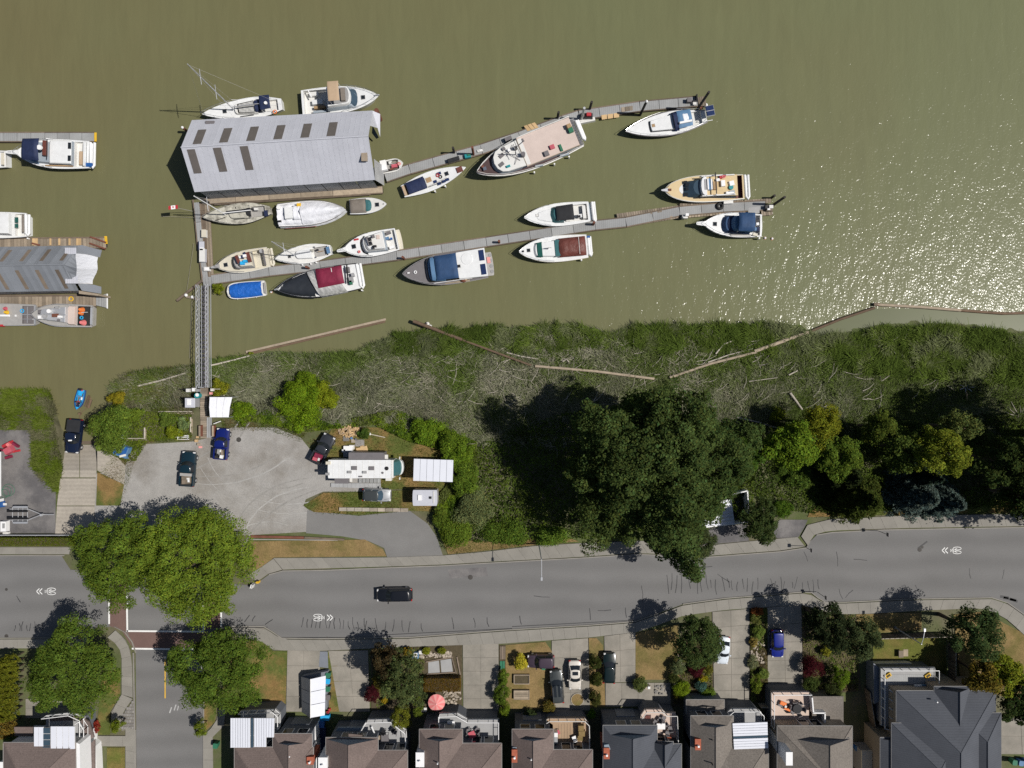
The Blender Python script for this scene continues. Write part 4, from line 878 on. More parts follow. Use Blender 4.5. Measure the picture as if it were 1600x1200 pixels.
# 13 maroon canopy cruiser
b = Boat('motor_cruiser', 'white cruiser with long dark maroon canvas over the cockpit below the lower dock', (811, 394), (918, 384), 3.7, 1.35, 'gel_white', 'gel_white', sw=0.88, tm=0.42, p=2.2, trim='gel_cream')
b.house('cabin_top', 'gel_white', .42, .80, .66, .5, 1.35, 1.8, .3, 0, .35); b.house('windshield', 'glass_green', .66, .755, .60, .54, 1.72, 1.87, .1, 0, .2, .05, .05); b.house('side_glass', 'glass_teal', .40, .50, .66, .66, 1.4, 1.9, .0, 0, .2)
b.cloth('canopy', 'brown_canvas', .03, .42, .74, .72, 2.0, .28, .3, wr=.03); b.pad('canopy_strap', 'offwhite', .13, 0, .06, 2.5, 2.29, .03); b.cyl('radar_mast', 'gel_grey', .58, 0, .08, 1.8, .8); b.pad('antenna_bar', 'gel_grey', .58, 0, .9, .08, 2.5, .06); b.hatch(.86, .05, .42); b.tender('gel_white', .75, .5, -.04, .7); b.pad('tender_tip', 'blue_plastic', -.03, .72, .5, .3, .85, .2); b.rail(.5, 1, .55); b.cyl('windlass', 'gel_black', .94, 0, .14, 1.6, .15); b.fender(.1, -1)
# 14 cream fishing cruiser
b = Boat('fishing_cruiser', 'cream cabin cruiser with bright blue seats on its bridge, bow against the walkway', (339, 417), (419, 401), 3.1, 1.25, 'gel_cream', 'gel_cream', sw=0.9, tm=0.42, p=2.1, trim='gel_off', cockpit=(0.08, .30, .8, .5, 'gel_cream'))
b.house('cabin', 'alu_dull', .28, .70, .78, .62, 1.25, 1.95, .55, 0, .5); b.house('windshield_band', 'glass', .58, .72, .68, .58, 1.3, 1.6, .45, 0, .25); b.house('bridge', 'gel_cream', .28, .56, .72, .62, 1.95, 2.5, .4, 0, .2)
b.clutter([('seat', 'cyan', .44, -.35, .6, .5, 2.5, .4), ('seat', 'cyan', .38, -.25, .5, .4, 2.5, .5), ('seat', 'navy', .42, .2, .3, .5, 2.5, .4), ('seat', 'white', .37, .25, .5, .4, 2.5, .4), ('seat', 'navy', .37, .5, .3, .3, 2.5, .3), ('console', 'brown_canvas', .52, .1, .4, 1.2, 2.5, .25), ('canvas_roll', 'brown_canvas', .31, .1, .5, 1.5, 2.5, .2), ('cup_tray', 'white', .46, .2, .3, .3, 2.5, .4)])
b.hatch(.82, 0, .5); b.pulpit(.8, .4, 'alu_dull'); b.pad('stern_bar', 'gel_charcoal', .07, 0, .2, 2.4, 1.4, .15); b.tender('gel_cream', .8, .7, -.03, .6); b.cyl('bait_tank', 'grey_plastic', .1, .6, .3, 1.0, .5); b.rail(.5, 1, .55)
# 15 small white sloop
b = Boat('sailboat', 'small white sloop with short slanting mast at the near side of the lower dock', (430, 405), (517, 390), 2.7, 1.05, 'gel_white', 'gel_off', sw=0.5, tm=0.42, p=1.85, cockpit=(0.06, .3, .5, .4, 'alu_dull'))
b.house('coachroof', 'gel_white', .34, .64, .62, .45, 1.0, 1.4, .4); b.mast(.635, 8.6, (.5,), boom=.3, sl=.85); b.hatch(.74, 0, .35); b.rail(.6, 1, .5); b.clutter([('tiller', 'teak', .18, 0, .9, .08, 1.0, .06), ('locker', 'gel_black', .24, .2, .4, .25, .9, .25), ('winch', 'chrome', .28, .55, .18, .18, 1.05, .2), ('winch', 'chrome', .28, -.55, .18, .18, 1.05, .2), ('cover', 'blue_light', .05, 0, .5, 1.0, 1.05, .08), ('bundle', 'weathered', .33, .2, .5, .4, 1.2, .2)]); b.fender(.4, -1); b.fender(.55, -1); b.fender(.3, -1)
# 16 fly bridge cruiser with striped screens
b = Boat('motor_cruiser', 'white cruiser with chevron striped bridge front on the lower dock', (537, 391), (620, 373), 3.5, 1.4, 'gel_white', 'gel_white', sw=0.9, tm=0.42, p=2.1, trim='gel_black', cockpit=(0.02, .2, .82, .5, 'gel_off'))
b.house('cabin', 'cabin_side', .2, .68, .82, .62, 1.35, 2.0, .45, 0, .5); b.house('windshield', 'glass', .57, .70, .80, .62, 1.38, 1.62, .45, 0, .3)
for i in range(3): b.house('bridge_stripe', 'gel_white' if i % 2 == 0 else 'gel_grey', .24, .62 - .03 * i, .76 - .03 * i, .6 - .03 * i, 2.0 + .18 * i, 2.18 + .18 * i, .4, 0, .12)
b.house('bridge_floor', 'gel_off', .22, .5, .66, .5, 2.5, 2.56, .3)
b.clutter([('seat', 'gel_black', .46, .25, .4, .5, 2.56, .4), ('seat', 'gel_black', .46, -.1, .4, .5, 2.56, .4), ('console', 'gel_charcoal', .50, .1, .25, 1.3, 2.56, .3), ('seat', 'gel_black', .40, -.4, .5, .3, 2.56, .35), ('table', 'gel_charcoal', .39, .4, .4, .4, 2.56, .3), ('seat', 'gel_black', .43, -.5, .3, .3, 2.56, .35), ('hatch_panel', 'pink_deck', .31, .3, .5, .6, 2.56, .1), ('tackle', 'gel_charcoal', .13, .6, .7, .4, 1.2, .3), ('bait_box', 'blue_light', .17, .2, .5, .4, 1.2, .3), ('locker', 'white', .12, -.6, .8, .4, 1.2, .3), ('seat', 'blue_plastic', .1, .1, .3, .3, 1.2, .3)])
b.hatch(.80, .1, .55); b.pulpit(.9, .5); b.ringbuoy(.72, -.42, 1.7, 'salmon', .17); b.platform('gel_cream', .6, .85, .4); b.rail(.5, 1, .6, mat='gel_black'); b.pad('flag_cloth', 'red', .73, .62, .7, .25, 1.5, .1)
# 17 half-tarped cruiser
b = Boat('motor_cruiser', 'cruiser under black and grey tarps with crimson canopy along the lower dock', (434, 453), (560, 431), 4.1, 1.5, 'gel_black', 'gel_white', sw=0.9, tm=0.42, p=2.1, trim='gel_black')
b.draped('tarpaulin', 'black_tarp', .50, .93, 1.75, 1.04, .55, .05, skew=-.06, zlow=.6); b.draped('grey_tarpaulin', 'grey_tarp', .22, .55, 1.85, 1.03, .9, .08, skew=.06, zlow=.8, nx=16); b.cloth('canopy', 'maroon', .16, .48, .62, .66, 3.05, .22, .35, y=.18); b.pad('canopy_strap', 'offwhite', .28, .55, .1, .6, 3.22, .03)
b.clutter([('seat', 'gel_grey', .09, -.2, .6, .8, 1.5, .5), ('rail_box', 'gel_charcoal', .11, .5, .5, .8, 1.5, .6), ('locker', 'green_plastic', .1, -.4, .4, .6, 1.6, .4), ('locker', 'grey_plastic', .06, .1, .4, .5, 1.5, .6), ('pole_rack', 'gel_black', .12, .2, .2, 2.6, 2.0, .1)]); b.tender('gel_white', .85, .85, -.02, 1.2); b.fender(.0, -1); b.rail(.6, 1, .6); b.pad('anchor', 'galvanised', 1.0, 0, .6, .2, 2.0, .12); b.ringbuoy(.92, .1, 2.0, 'gel_grey', .2)
# 18 blue tarp dinghy
b = Boat('inflatable_boat', 'short boat wrapped in bright blue tarp beside the top of the gangway', (355, 456), (414, 450), 2.4, .7, 'gel_off', 'gel_off', sw=0.9, tm=0.5, p=5.0, full=.5)
b.draped('boat_cover', 'blue_tarp', .07, .90, .85, .94, .35, .09, zlow=.9); b.pad('transom', 'alu_dull', .0, 0, .2, 1.6, .6, .3)
for t in (.25, .5, .75): b.pad('tie_rope', 'offwhite', t, -.98, .05, .2, .6, .05)
# 19 charcoal trawler yacht
b = Boat('motor_yacht', 'charcoal hulled yacht with blue canvas bridge and white aft roof', (630, 429), (760, 411), 4.5, 1.6, 'gel_charcoal', 'gel_charcoal', sw=0.9, tm=0.42, p=2.2, trim='gel_grey')
b.house('cabin', 'glass', .20, .74, .84, .74, 1.5, 2.3, .4, 0, .4); b.house('windshield_cover', 'blue_light', .5, .72, .8, .7, 2.0, 2.5, .35, 0, .45); b.cloth('bridge_canvas', 'blue_canvas', .34, .60, .78, .76, 3.3, .22, .3); b.cloth('visor', 'blue_light', .60, .66, .76, .7, 3.0, .18, .3); b.house('aft_roof', 'gel_white', .0, .36, .90, .84, 2.55, 2.7, .3, 0, 0, 0, .04); b.house('aft_side', 'gel_charcoal', .01, .33, .78, .78, 1.4, 2.55, 0)
b.pad('solar_panel', 'solar', .045, .44, .75, 1.5, 2.72, .05); b.pad('solar_panel', 'solar', .045, -.44, .75, 1.5, 2.72, .05); b.cyl('roof_dome', 'gel_white', .22, .35, .85, 2.68, .08, .8, 20); b.pad('roof_vent', 'gel_black', .325, -.05, .45, .4, 2.7, .25)
b.platform('alu_dull', .95, .75, .5); b.pad('platform_box', 'salmon_pale', -.03, .25, .5, .9, .5, .1)
for i in range(4): b.cyl('platform_mat', 'gel_grey', -.055, .55 - .35 * i, .25, .5, .06)
b.ringbuoy(.85, .02, 1.95, 'white', .22); b.pad('deck_light', 'white', .93, .02, .35, .18, 1.98, .1); b.pad('side_rail', 'white', .42, -.86, 5.5, .07, 2.3, .08); b.pad('side_deck', 'driftwood', .40, -.93, 4.2, .25, 1.5, .03); b.rail(.6, 1, .5, mat='gel_grey'); boat19 = b
# 20 cruiser with navy canopy left
b = Boat('motor_cruiser', 'white fly bridge cruiser with navy canopy and long bow pulpit beneath the yellow-tipped dock', (26, 239), (138, 241), 4.2, 1.55, 'gel_white', 'gel_white', sw=0.92, tm=0.42, p=2.2, trim='black', cockpit=(0.03, .2, .84, .6, 'gel_off'))
b.house('cabin', 'cabin_side', .2, .80, .82, .66, 1.5, 2.2, .45, 0, .5); b.house('windshield_cover', 'blue_light', .68, .82, .74, .64, 1.6, 2.25, .4, 0, .4); b.cloth('canopy', 'navy', .57, .80, .74, .7, 3.7, .2, .35); b.house('hard_top', 'gel_white', .19, .50, .78, .76, 2.3, 2.42, .1); b.pad('bridge_bench', 'brown_canvas', .535, .2, .5, 2.2, 2.45, .4); b.pad('bridge_rail', 'gel_black', .49, .1, .08, 2.8, 2.9, .08)
b.cyl('radar_dome', 'white', .55, .1, .35, 3.4, .25); b.pad('window', 'glass', .21, .42, .45, .9, 2.43, .04); b.pad('window', 'glass', .21, -.42, .45, .8, 2.43, .04); b.pad('sun_mat', 'tan_canvas', .12, -.2, .7, 2.0, 1.0, .15); b.pad('stern_rail', 'gel_white', .05, 0, .3, 3.6, 1.4, .3); b.tender('gel_white', .85, .85, -.035, 1.1); b.pad('outboard', 'blue_plastic', .0, -.7, .9, .6, 1.0, .5); b.pulpit(1.3, .5); b.pad('side_trim', 'teak', .4, -.82, 4.0, .2, 1.6, .04); b.hatch(.86, 0, .4, None, 'glass'); b.rail(.5, 1, .6)
# 21, 22 boats running out of the frame
b = Boat('motor_cruiser', 'stern of a white boat cut off by the frame ahead of the navy canopy cruiser', (-100, 250), (9, 248), 2.6, 1.2, 'gel_white', 'gel_off', sw=.9, cockpit=(.03, .3, .8, .4, 'gel_white')); b.pad('stern_bench', 'gel_cream', .05, 0, .4, 1.8, .8, .4)
b = Boat('motor_cruiser', 'white cruiser with plain white top moored above the plank dock, bow out of frame', (-70, 352), (40, 351), 3.7, 1.5, 'gel_white', 'gel_white', sw=.9, trim='gel_grey', cockpit=(.02, .16, .84, .6, 'gel_off'))
b.house('hard_top', 'gel_white', .17, .7, .82, .7, 1.9, 2.5, .4); b.pad('window', 'glass_green', .12, .35, .5, .8, 1.6, .1); b.pad('window', 'glass_green', .12, -.1, .5, .6, 1.6, .1); b.tender('gel_white', .8, .7, -.01, 1.2); b.pad('tender_rail', 'taupe_canvas', .035, .1, .25, 2.6, 1.5, .12); b.fender(.02, -1)
ltr = M()
for r_ in ((0, 0, .08, .62), (.18, .27, .44, .08), (.18, 0, .44, .08), (.18, -.27, .44, .08)): ltr.box((b.X(.30) + r_[0], -1.05 + r_[1], 2.51), (r_[2], r_[3], .02))
ltr.build('roof_letter', 'black', b.root)
# 23, 24 aluminium workboats
b = Boat('workboat', 'grey aluminium workboat with orange buoys on dark stern deck, left boathouse dock', (51, 491), (143, 494), 3.2, 1.2, 'alu_dull', 'alu_dull', sw=.95, tm=.55, p=2.0, trim='galvanised', cockpit=(.03, .24, .86, .5, 'rubber'))
b.house('wheelhouse', 'alu', .36, .86, .72, .5, 1.15, 2.3, .5, 0, .6); b.house('aft_cabin', 'pink_deck', .25, .40, .85, .85, 1.15, 1.7); b.cyl('buoy', 'orange', .19, .55, .4, .8, .6, .2); b.cyl('buoy', 'orange', .2, .25, .33, .8, .5, .18); b.cyl('buoy', 'salmon', .16, -.6, .45, .8, .7, .2); b.ringbuoy(.19, -.15, .9, 'cyan', .25)
b.cyl('radar_dome', 'white', .62, .25, .3, 2.35, .3); b.clutter([('roof_box', 'grey_plastic', .7, -.2, .6, .5, 2.3, .3), ('roof_box', 'white', .78, -.3, .5, .5, 2.2, .35), ('roof_box', 'gel_charcoal', .8, .2, .4, .6, 2.1, .2), ('roof_rack', 'galvanised', .55, -.3, 1.8, .8, 2.3, .12), ('winch', 'rust', .52, -.1, .8, .5, 2.3, .35), ('seat', 'gel_charcoal', .46, -.5, .3, .3, 2.3, .3), ('pipe', 'alu', .45, .1, 2.0, .12, 2.4, .1), ('board', 'white', .44, -.2, .7, .3, 2.4, .15), ('deck_box', 'gel_grey', .5, .6, .5, .4, 2.2, .3), ('stern_rod', 'white', .1, .3, .9, .05, 1.5, .05)]); b.pad('stern_roller', 'galvanised', .0, 0, .3, 2.6, 1.0, .3); b.rail(.3, .98, .4, mat='galvanised')
b = Boat('workboat', 'grey flat workboat with dark hatch panels and yellow buoy, cut by the frame', (-55, 491), (55, 492), 3.1, 1.0, 'alu_dull', 'alu_dull', sw=.93, tm=.5, p=2.2, trim='alu', cockpit=(.03, .19, .82, .3, 'gel_charcoal'))
b.pad('deck_divider', 'galvanised', .11, 0, 1.7, .08, 1.0, .06); b.pad('deck_divider', 'galvanised', .11, -.4, 1.7, .06, 1.0, .06); b.pad('deck_divider', 'galvanised', .11, 0, .06, 2.4, 1.0, .06); b.ringbuoy(.18, .35, 1.1, 'cyan', .3); b.cyl('buoy', 'yellow', .40, .2, .33, 1.0, .5, .15); b.cyl('buoy', 'pink_red', .42, .55, .3, 1.0, .4, .15); b.pad('paddle', 'white', .42, -.1, 1.4, .3, 1.1, .15); b.pad('cleat', 'white', .27, -.1, .15, .3, 1.0, .2); b.pad('transom_bar', 'alu', .0, 0, .2, 2.9, .9, .2); b.pad('box', 'red', .48, -1.0, .5, .3, .6, .4)
# 25 little blue launch with a person
b = Boat('rowboat', 'small bright blue launch with one person aboard drifting off the boat ramp', (120, 640), (127, 609), 1.3, .5, 'blue_plastic', 'cyan', sw=.85, tm=.45, p=2.2, cockpit=(.05, .86, .72, .3, 'cyan'))
b.pad('thwart', 'blue_light', .35, 0, .25, 1.0, .35, .08); b.pad('thwart', 'navy', .62, 0, .3, .9, .35, .1); b.pad('outboard_motor', 'gel_black', -.01, .05, .35, .35, .45, .45); b.pad('motor_cover', 'pink_red', .02, -.2, .2, .3, .5, .15); b.pad('deck_bag', 'navy', .8, .1, .4, .35, .4, .2); b.pad('bow_light', 'white', .42, -.55, .4, .2, .5, .1)
launch = b

# ------------------------------------------------------------------ docks
ZD = -2.02
def rect_between(a, b, w, z0, z1, name, mat, parent, taper=1.0):
    A, B = Vector(a), Vector(b); d = B - A; L_ = d.length; rz = math.atan2(d.y, d.x); c = (A + B) / 2
    return M().box((c.x, c.y, (z0 + z1) / 2), (L_, w, z1 - z0), rz, taper).build(name, mat, parent)
def dock(label, pts, width, panel=35, mat='deck_grey', side='old_beam', z=ZD, edge=True, name='floating_dock', off=0.0):
    W = [P(x, y, z) for x, y in pts]
    root = thing(name, label, 'dock', (0, 0, 0))
    for i in range(len(W) - 1):
        A, B = W[i], W[i + 1]; d = B - A; L_ = d.length; n = max(1, round(L_ / (panel * GSD))); u = d / L_; nv_ = Vector((-u.y, u.x, 0))
        for k in range(n):
            a = A + d * (k / n) + u * 0.03; b_ = A + d * ((k + 1) / n) - u * 0.03
            rect_between((a.x, a.y), (b_.x, b_.y), width, z - 0.07, z + random.uniform(-.012, .012), 'deck_section', mat, root)
        rect_between((A.x, A.y), (B.x, B.y), width * 0.9, z - 0.55, z - 0.08, 'float', 'piling_dark', root)
        if edge:
            for sg in (-1, 1):
                e = nv_ * sg * (width / 2 + 0.09)
                rect_between((A.x + e.x, A.y + e.y), (B.x + e.x, B.y + e.y), 0.16, z - 0.2, z + 0.015, 'edge_beam', side, root)
    return root
def planks(root, quad, n, mat='deck_wood', z=ZD - 0.02, name='plank', gap=.12):
    (ax, ay), (bx, by), (cx, cy), (dx, dy) = quad
    for i in range(n):
        u0, u1 = (i + gap / 2) / n, (i + 1 - gap / 2) / n
        pts = [(ax + (bx - ax) * u0, ay + (by - ay) * u0), (ax + (bx - ax) * u1, ay + (by - ay) * u1), (dx + (cx - dx) * u1, dy + (cy - dy) * u1), (dx + (cx - dx) * u0, dy + (cy - dy) * u0)]
        M().prism(PP(pts, z), z - 0.06, z + random.uniform(-.01, .02)).build(name, mat, root)
d1 = dock('long grey upper dock bending from the boathouse past the trawler to the solar panel sailboat', [(602, 277), (640, 264), (752, 233), (812, 213), (880, 188), (905, 180), (1000, 166), (1090, 158)], 1.25, 34)
for q, mt in (([(939, 180), (968, 176), (968, 183), (940, 187)], 'fresh_wood'), ([(970, 168), (989, 165), (989, 172), (971, 175)], 'deck_wood')): planks(d1, q, 3, mt, ZD + .06)
planks(d1, [(818, 197), (836, 191), (842, 199), (824, 205)], 3, 'fresh_wood', ZD + .06); planks(d1, [(1090, 152), (1102, 150), (1104, 165), (1092, 166)], 4, 'deck_wood', ZD + .03)
d2 = dock('grey lower dock running from the walkway past the maroon cruiser to the cream yacht', [(330, 437), (420, 424), (500, 415), (620, 399), (760, 378), (930, 352), (978, 347), (1062, 330), (1130, 324), (1196, 321)], 1.2, 36)
planks(d2, [(963, 334), (1060, 321), (1060, 327), (965, 343)], 26); planks(d2, [(1062, 318), (1205, 310), (1205, 317), (1062, 325)], 34); planks(d2, [(980, 348), (1060, 336), (1060, 341), (982, 354)], 18); planks(d2, [(1062, 335), (1165, 327), (1165, 333), (1062, 341)], 22, 'driftwood')
planks(d2, [(1188, 324), (1206, 322), (1208, 336), (1190, 337)], 5, 'deck_wood'); planks(d2, [(1168, 325), (1188, 322), (1188, 333), (1168, 334)], 1, 'gel_grey', ZD + .02)
d3 = dock('grey walkway with timber edges linking the gangway to the boathouse', [(307, 316), (313, 378), (322, 440)], 0.75, 30)
planks(d3, [(300, 312), (303, 312), (318, 441), (315, 441)], 1, 'old_beam'); planks(d3, [(312, 316), (324, 316), (331, 440), (319, 440)], 1, 'old_beam', ZD - .04); planks(d3, [(320, 320), (328, 320), (334, 432), (326, 432)], 14, 'deck_wood', ZD - .03); planks(d3, [(316, 434), (334, 432), (336, 446), (318, 448)], 4, 'deck_grey', ZD + .03)
d4 = dock('narrow weathered dock along the boathouse wall beside the shrouded cruiser', [(316, 314), (420, 307), (520, 301), (598, 296)], 0.85, 60, 'driftwood')
planks(d4, [(318, 319), (595, 302), (596, 304), (318, 322)], 1, 'old_beam')
d5 = dock('pale dock with yellow end under the navy canopy cruiser', [(-60, 214), (70, 214), (147, 214)], 1.15, 22, 'deck_grey'); planks(d5, [(147, 207), (151, 207), (151, 221), (147, 221)], 1, 'yellow', ZD + .04)
d6 = dock('plank dock with pale repair boards and rusty beams above the tarp-ended boathouse', [(-60, 381), (165, 379)], 1.35, 300, 'old_beam'); planks(d6, [(-40, 374), (165, 372), (166, 387), (-40, 388)], 40, 'deck_wood', ZD + .05)
for x0, x1 in ((50, 59), (77, 80), (91, 94), (107, 110), (119, 127)): planks(d6, [(x0, 372.5), (x1, 372.5), (x1, 383), (x0, 383)], 2, 'fresh_wood', ZD + .09)
planks(d6, [(163, 369), (167, 369), (168, 381), (164, 381)], 3, 'yellow', ZD + .1)
for a, c in (((141, 370), (166, 379)), ((140, 380), (165, 389)), ((50, 380), (62, 383))): rect_between(P(*a, -1.9)[:2], P(*c, -1.9)[:2], .22, -1.95, -1.78, 'beam', 'rust', d6)
d7 = dock('plank dock with flared end between the left boathouse and the workboats', [(-60, 471), (150, 470)], 1.5, 300, 'old_beam'); planks(d7, [(-40, 464), (150, 463), (150, 478), (-40, 480)], 36, 'deck_wood', ZD + .05); planks(d7, [(150, 463), (167, 459), (167, 481), (150, 477)], 4, 'deck_grey', ZD + .05); planks(d7, [(166.5, 459), (168.5, 459), (168.5, 482), (166.5, 482)], 1, 'white', ZD + .1)
M().ring(tuple(P(111, 467, -1.9)), .3, .08).build('rope_coil', 'yellow', d7)

def piling(px, py, h, mat='piling_dark', r=0.16, label='', lean=(0, 0), cap=None, group=None, cat='piling'):
    p = P(px, py, ZW)
    o = thing('piling', label, cat, (p.x, p.y, ZW), 0, group)
    M().tube([(0, 0, -1), (lean[0], lean[1], h)], r, 9, r * 0.92).build('post', mat, o)
    if cap: M().dome((lean[0], lean[1], h - .02), r * 1.05, r * 1.05, .25, 9, 3).build('cap', cap, o)
    return o
G = 'mooring pilings along the docks'
for px, py, h, mt, l, cap in ((1088, 173, 6.6, 'piling_dark', 'black piling at the outer end of the upper dock', None), (1000, 180, 5.0, 'piling_dark', 'black piling with white top just off the bow of the solar panel sailboat', 'white'),
    (740, 243, 3.6, 'rust', 'rusty red piling off the trawler bow', None), (908, 188, 4.6, 'galvanised', 'pale piling at the trawler stern corner', None), (921, 172, 3.0, 'piling_dark', 'short black piling above the bare timber patch on the upper dock', None), (871, 186, 2.6, 'piling_dark', 'black stub piling beside the trawler stern', None), (710, 240, 2.6, 'piling_dark', 'black piling on the upper dock above the slim sailboat bow', None),
    (1207, 321, 4.6, 'piling_dark', 'slanting black piling at the outer end of the lower dock', None), (1204, 310, 1.6, 'piling_dark', 'stub piling at the upper corner of the lower dock end', None), (632, 405, 1.8, 'rust', 'rusty piling ahead of the charcoal yacht', None), (780, 380, 1.7, 'rust', 'rusty piling behind the charcoal yacht', None), (484, 420, 1.8, 'rust', 'rusty piling beside the crimson canopy', None), (926, 352, 1.9, 'rust', 'rusty piling off the black canopied cruiser stern', None), (328, 318, 2.2, 'piling_dark', 'dark piling at the boathouse walkway corner', None),
    (295, 207, 2.0, 'rust', 'rusty piling with white tip at the west end of the boathouse', 'white')):
    piling(px, py, h, mt, .19, l, (0, 0), cap, G)
# rusty drum pair by the boathouse corner
o = thing('piling', 'thick rusty piling in a pale collar off the east corner of the boathouse', 'piling', tuple(P(594, 187, ZW)), 0, G)
M().tube([(0, 0, -1), (.1, .05, 3.4)], .32, 10).build('post', 'rust', o); M().box((-.5, .2, 1.6), (.7, .7, .4)).build('collar', 'roof_metal', o)
# diagonal boom log and chain posts left of the gangway
o = thing('mooring_boom', 'dark mooring spar angled off the walkway head left of the gangway', 'boom'); rect_between(P(322, 432, -2.0)[:2], P(276, 470, -2.2)[:2], .3, -2.5, -2.15, 'spar', 'old_beam', o); rect_between(P(290, 463, -2.1)[:2], P(312, 468, -2.1)[:2], .35, -2.5, -2.15, 'brace', 'deck_wood', o)
for x, y in ((290, 461), (300, 464)): c = P(x, y, -2); M().dome((c.x, c.y, -2.15), .25, .25, .3, 8, 3).build('float_cap', 'white', o)
m = M()
for a, c in (((303, 380), (291, 460)), ((300, 470), (296, 560)), ((306, 340), (252, 338))): m.tube([tuple(P(*a, -1.9)), tuple(P((a[0] + c[0]) / 2, (a[1] + c[1]) / 2, -2.3)), tuple(P(*c, -2.2))], .02, 3)
m.build('mooring_line', 'driftwood_pale', o)
# dock boxes and clutter
def prop(name, label, cat, px, py, z, parts, group=None, rz=0.0):
    p = P(px, py, z); o = thing(name, label, cat, tuple(p), rz, group)
    for nm, mt, c, s_ in parts: M().box(c, s_, 0, .93).build(nm, mt, o)
    return o
prop('dock_box', 'long grey dock box with white lid on the walkway', 'storage box', 319, 400, ZD, [('body', 'roof_metal', (0, 0, .35), (.75, 1.9, .7)), ('lid', 'gel_off', (0, 0, .73), (.8, 1.95, .08))])
prop('dock_box', 'small pale dock box on the upper walkway', 'storage box', 321, 366, ZD, [('body', 'offwhite', (0, 0, .3), (.6, 1.1, .6)), ('lid', 'gel_cream', (0, 0, .63), (.64, 1.14, .06))])
prop('dock_box', 'grey dock box with blue base at the middle of the walkway', 'storage box', 317, 385, ZD, [('body', 'navy', (-.1, 0, .3), (.7, 1.3, .6)), ('lid', 'roof_metal', (.1, 0, .64), (.75, 1.2, .08)), ('tray', 'white', (.1, -.5, .72), (.5, .4, .1))])
prop('dock_box', 'small white box at the foot of the walkway beside the cream cruiser bow', 'storage box', 325, 421, ZD, [('body', 'offwhite', (0, 0, .25), (.9, .6, .5)), ('lid', 'white', (0, 0, .53), (.5, .4, .06))])
prop('dock_box', 'white box on the plank edge beside the cream yacht', 'storage box', 1136, 317, ZD, [('body', 'white', (0, 0, .3), (1.35, .5, .6)), ('lid', 'gel_off', (0, 0, .63), (1.4, .54, .06))], rz=.05)
prop('step_box', 'white boarding steps floating beside the dock near the dark fender', 'steps', 1069, 340, ZD, [('step', 'offwhite', (0, 0, .3), (.8, .5, .6)), ('step', 'white', (.2, .2, .8), (.5, .4, .4)), ('pedestal', 'galvanised', (-.3, -.2, .5), (.2, .2, 1.0))])
o = thing('fender_tyre', 'black tyre lying on the lower dock beside a white box', 'tyre', tuple(P(1125, 322, ZD + .18))); M().ring((0, 0, 0), .38, .19, 18, 8).build('tread', 'rubber', o, smooth=60)
o = thing('mooring_float', 'round white float on the water at the tip of the upper dock', 'float', tuple(P(1102, 165, ZW))); M().dome((0, 0, .05), .33, .33, .4, 12, 4).build('ball', 'white', o, smooth=60); M().tube([(0, 0, .4), (0, 0, .6)], .06, 6).build('eye', 'galvanised', o)
for x, y, l in ((1081, 167, 'small white float at the outer stern of the solar panel sailboat'), (424, 456, 'tiny white float between blue tarp boat and crimson canopy boat'), (1195, 372, 'white float off the navy canopy cruiser stern'), (1206, 373, 'outer white float drifting off the navy canopy cruiser stern')):
    o = thing('mooring_float', l, 'float', tuple(P(x, y, ZW))); M().dome((0, 0, 0), .2, .2, .3, 10, 3).build('ball', 'white', o, smooth=60); M().disc((0, 0), .21, .02, .07, 10).build('band', 'orange', o)
prop('dock_cart', 'dark dock cart with red and grey gear at the trawler stern', 'cart', 916, 183, ZD, [('tray', 'gel_black', (0, 0, .4), (1.8, .8, .3)), ('bag', 'red', (.3, .1, .7), (.7, .5, .4)), ('bag', 'maroon_deck', (-.5, 0, .7), (.5, .5, .35)), ('leg', 'galvanised', (-.7, 0, .15), (.1, .6, .3))])
prop('kayak_rack', 'pale upturned dinghy lying beside the upper dock at the trawler stern', 'dinghy', 917, 190, ZW, [('hull', 'gel_off', (0, 0, .3), (2.4, .55, .6)), ('keel', 'offwhite', (0, 0, .62), (2.2, .15, .08))], rz=.2)
prop('winch_frame', 'tangle of black mooring gear at the tip of the upper dock', 'mooring gear', 1081, 160, ZD, [('frame', 'gel_black', (0, 0, .5), (1.6, .15, .15)), ('frame', 'gel_black', (.6, .5, .3), (.15, 1.0, .6)), ('drum', 'gel_charcoal', (-.5, .1, .4), (.7, .6, .6)), ('plate', 'offwhite', (.3, -.3, .4), (.5, .4, .08))])
prop('bollard_gear', 'cluster of pale mooring hardware at the tip of the lower dock', 'mooring gear', 1201, 326, ZD, [('frame', 'deck_wood', (0, 0, .3), (.9, .9, .3)), ('drum', 'offwhite', (.1, .1, .6), (.6, .5, .4)), ('plate', 'white', (-.2, -.2, .55), (.4, .3, .2)), ('bracket', 'gel_black', (-.5, .1, .5), (.4, .5, .3))])
prop('gas_locker', 'dark long locker on the upper dock above the slim sailboat', 'storage box', 709, 251, ZD, [('body', 'gel_charcoal', (0, 0, .3), (1.7, .5, .6)), ('lid', 'black_canvas', (0, 0, .63), (1.75, .55, .06))], rz=.28)
prop('tarp_bundle', 'green tarp bundle on the upper dock beside a rusty piling', 'bundle', 731, 245, ZD, [('fold', 'teal_plastic', (0, 0, .25), (.9, .55, .5)), ('fold', 'green_plastic', (.2, .1, .5), (.5, .3, .2))], rz=.2)
prop('gas_locker', 'black locker on the upper dock beside the trawler wheelhouse', 'storage box', 794, 219, ZD, [('body', 'gel_black', (0, 0, .35), (1.0, .5, .7)), ('lid', 'gel_charcoal', (0, 0, .73), (1.05, .55, .06))], rz=.4)
prop('rope_heap', 'white rope heap on the upper dock at the trawler bow', 'rope', 750, 236, ZD, [('coil', 'offwhite', (0, 0, .1), (.8, .35, .2)), ('coil', 'white', (.1, 0, .25), (.4, .2, .12))], rz=.2)
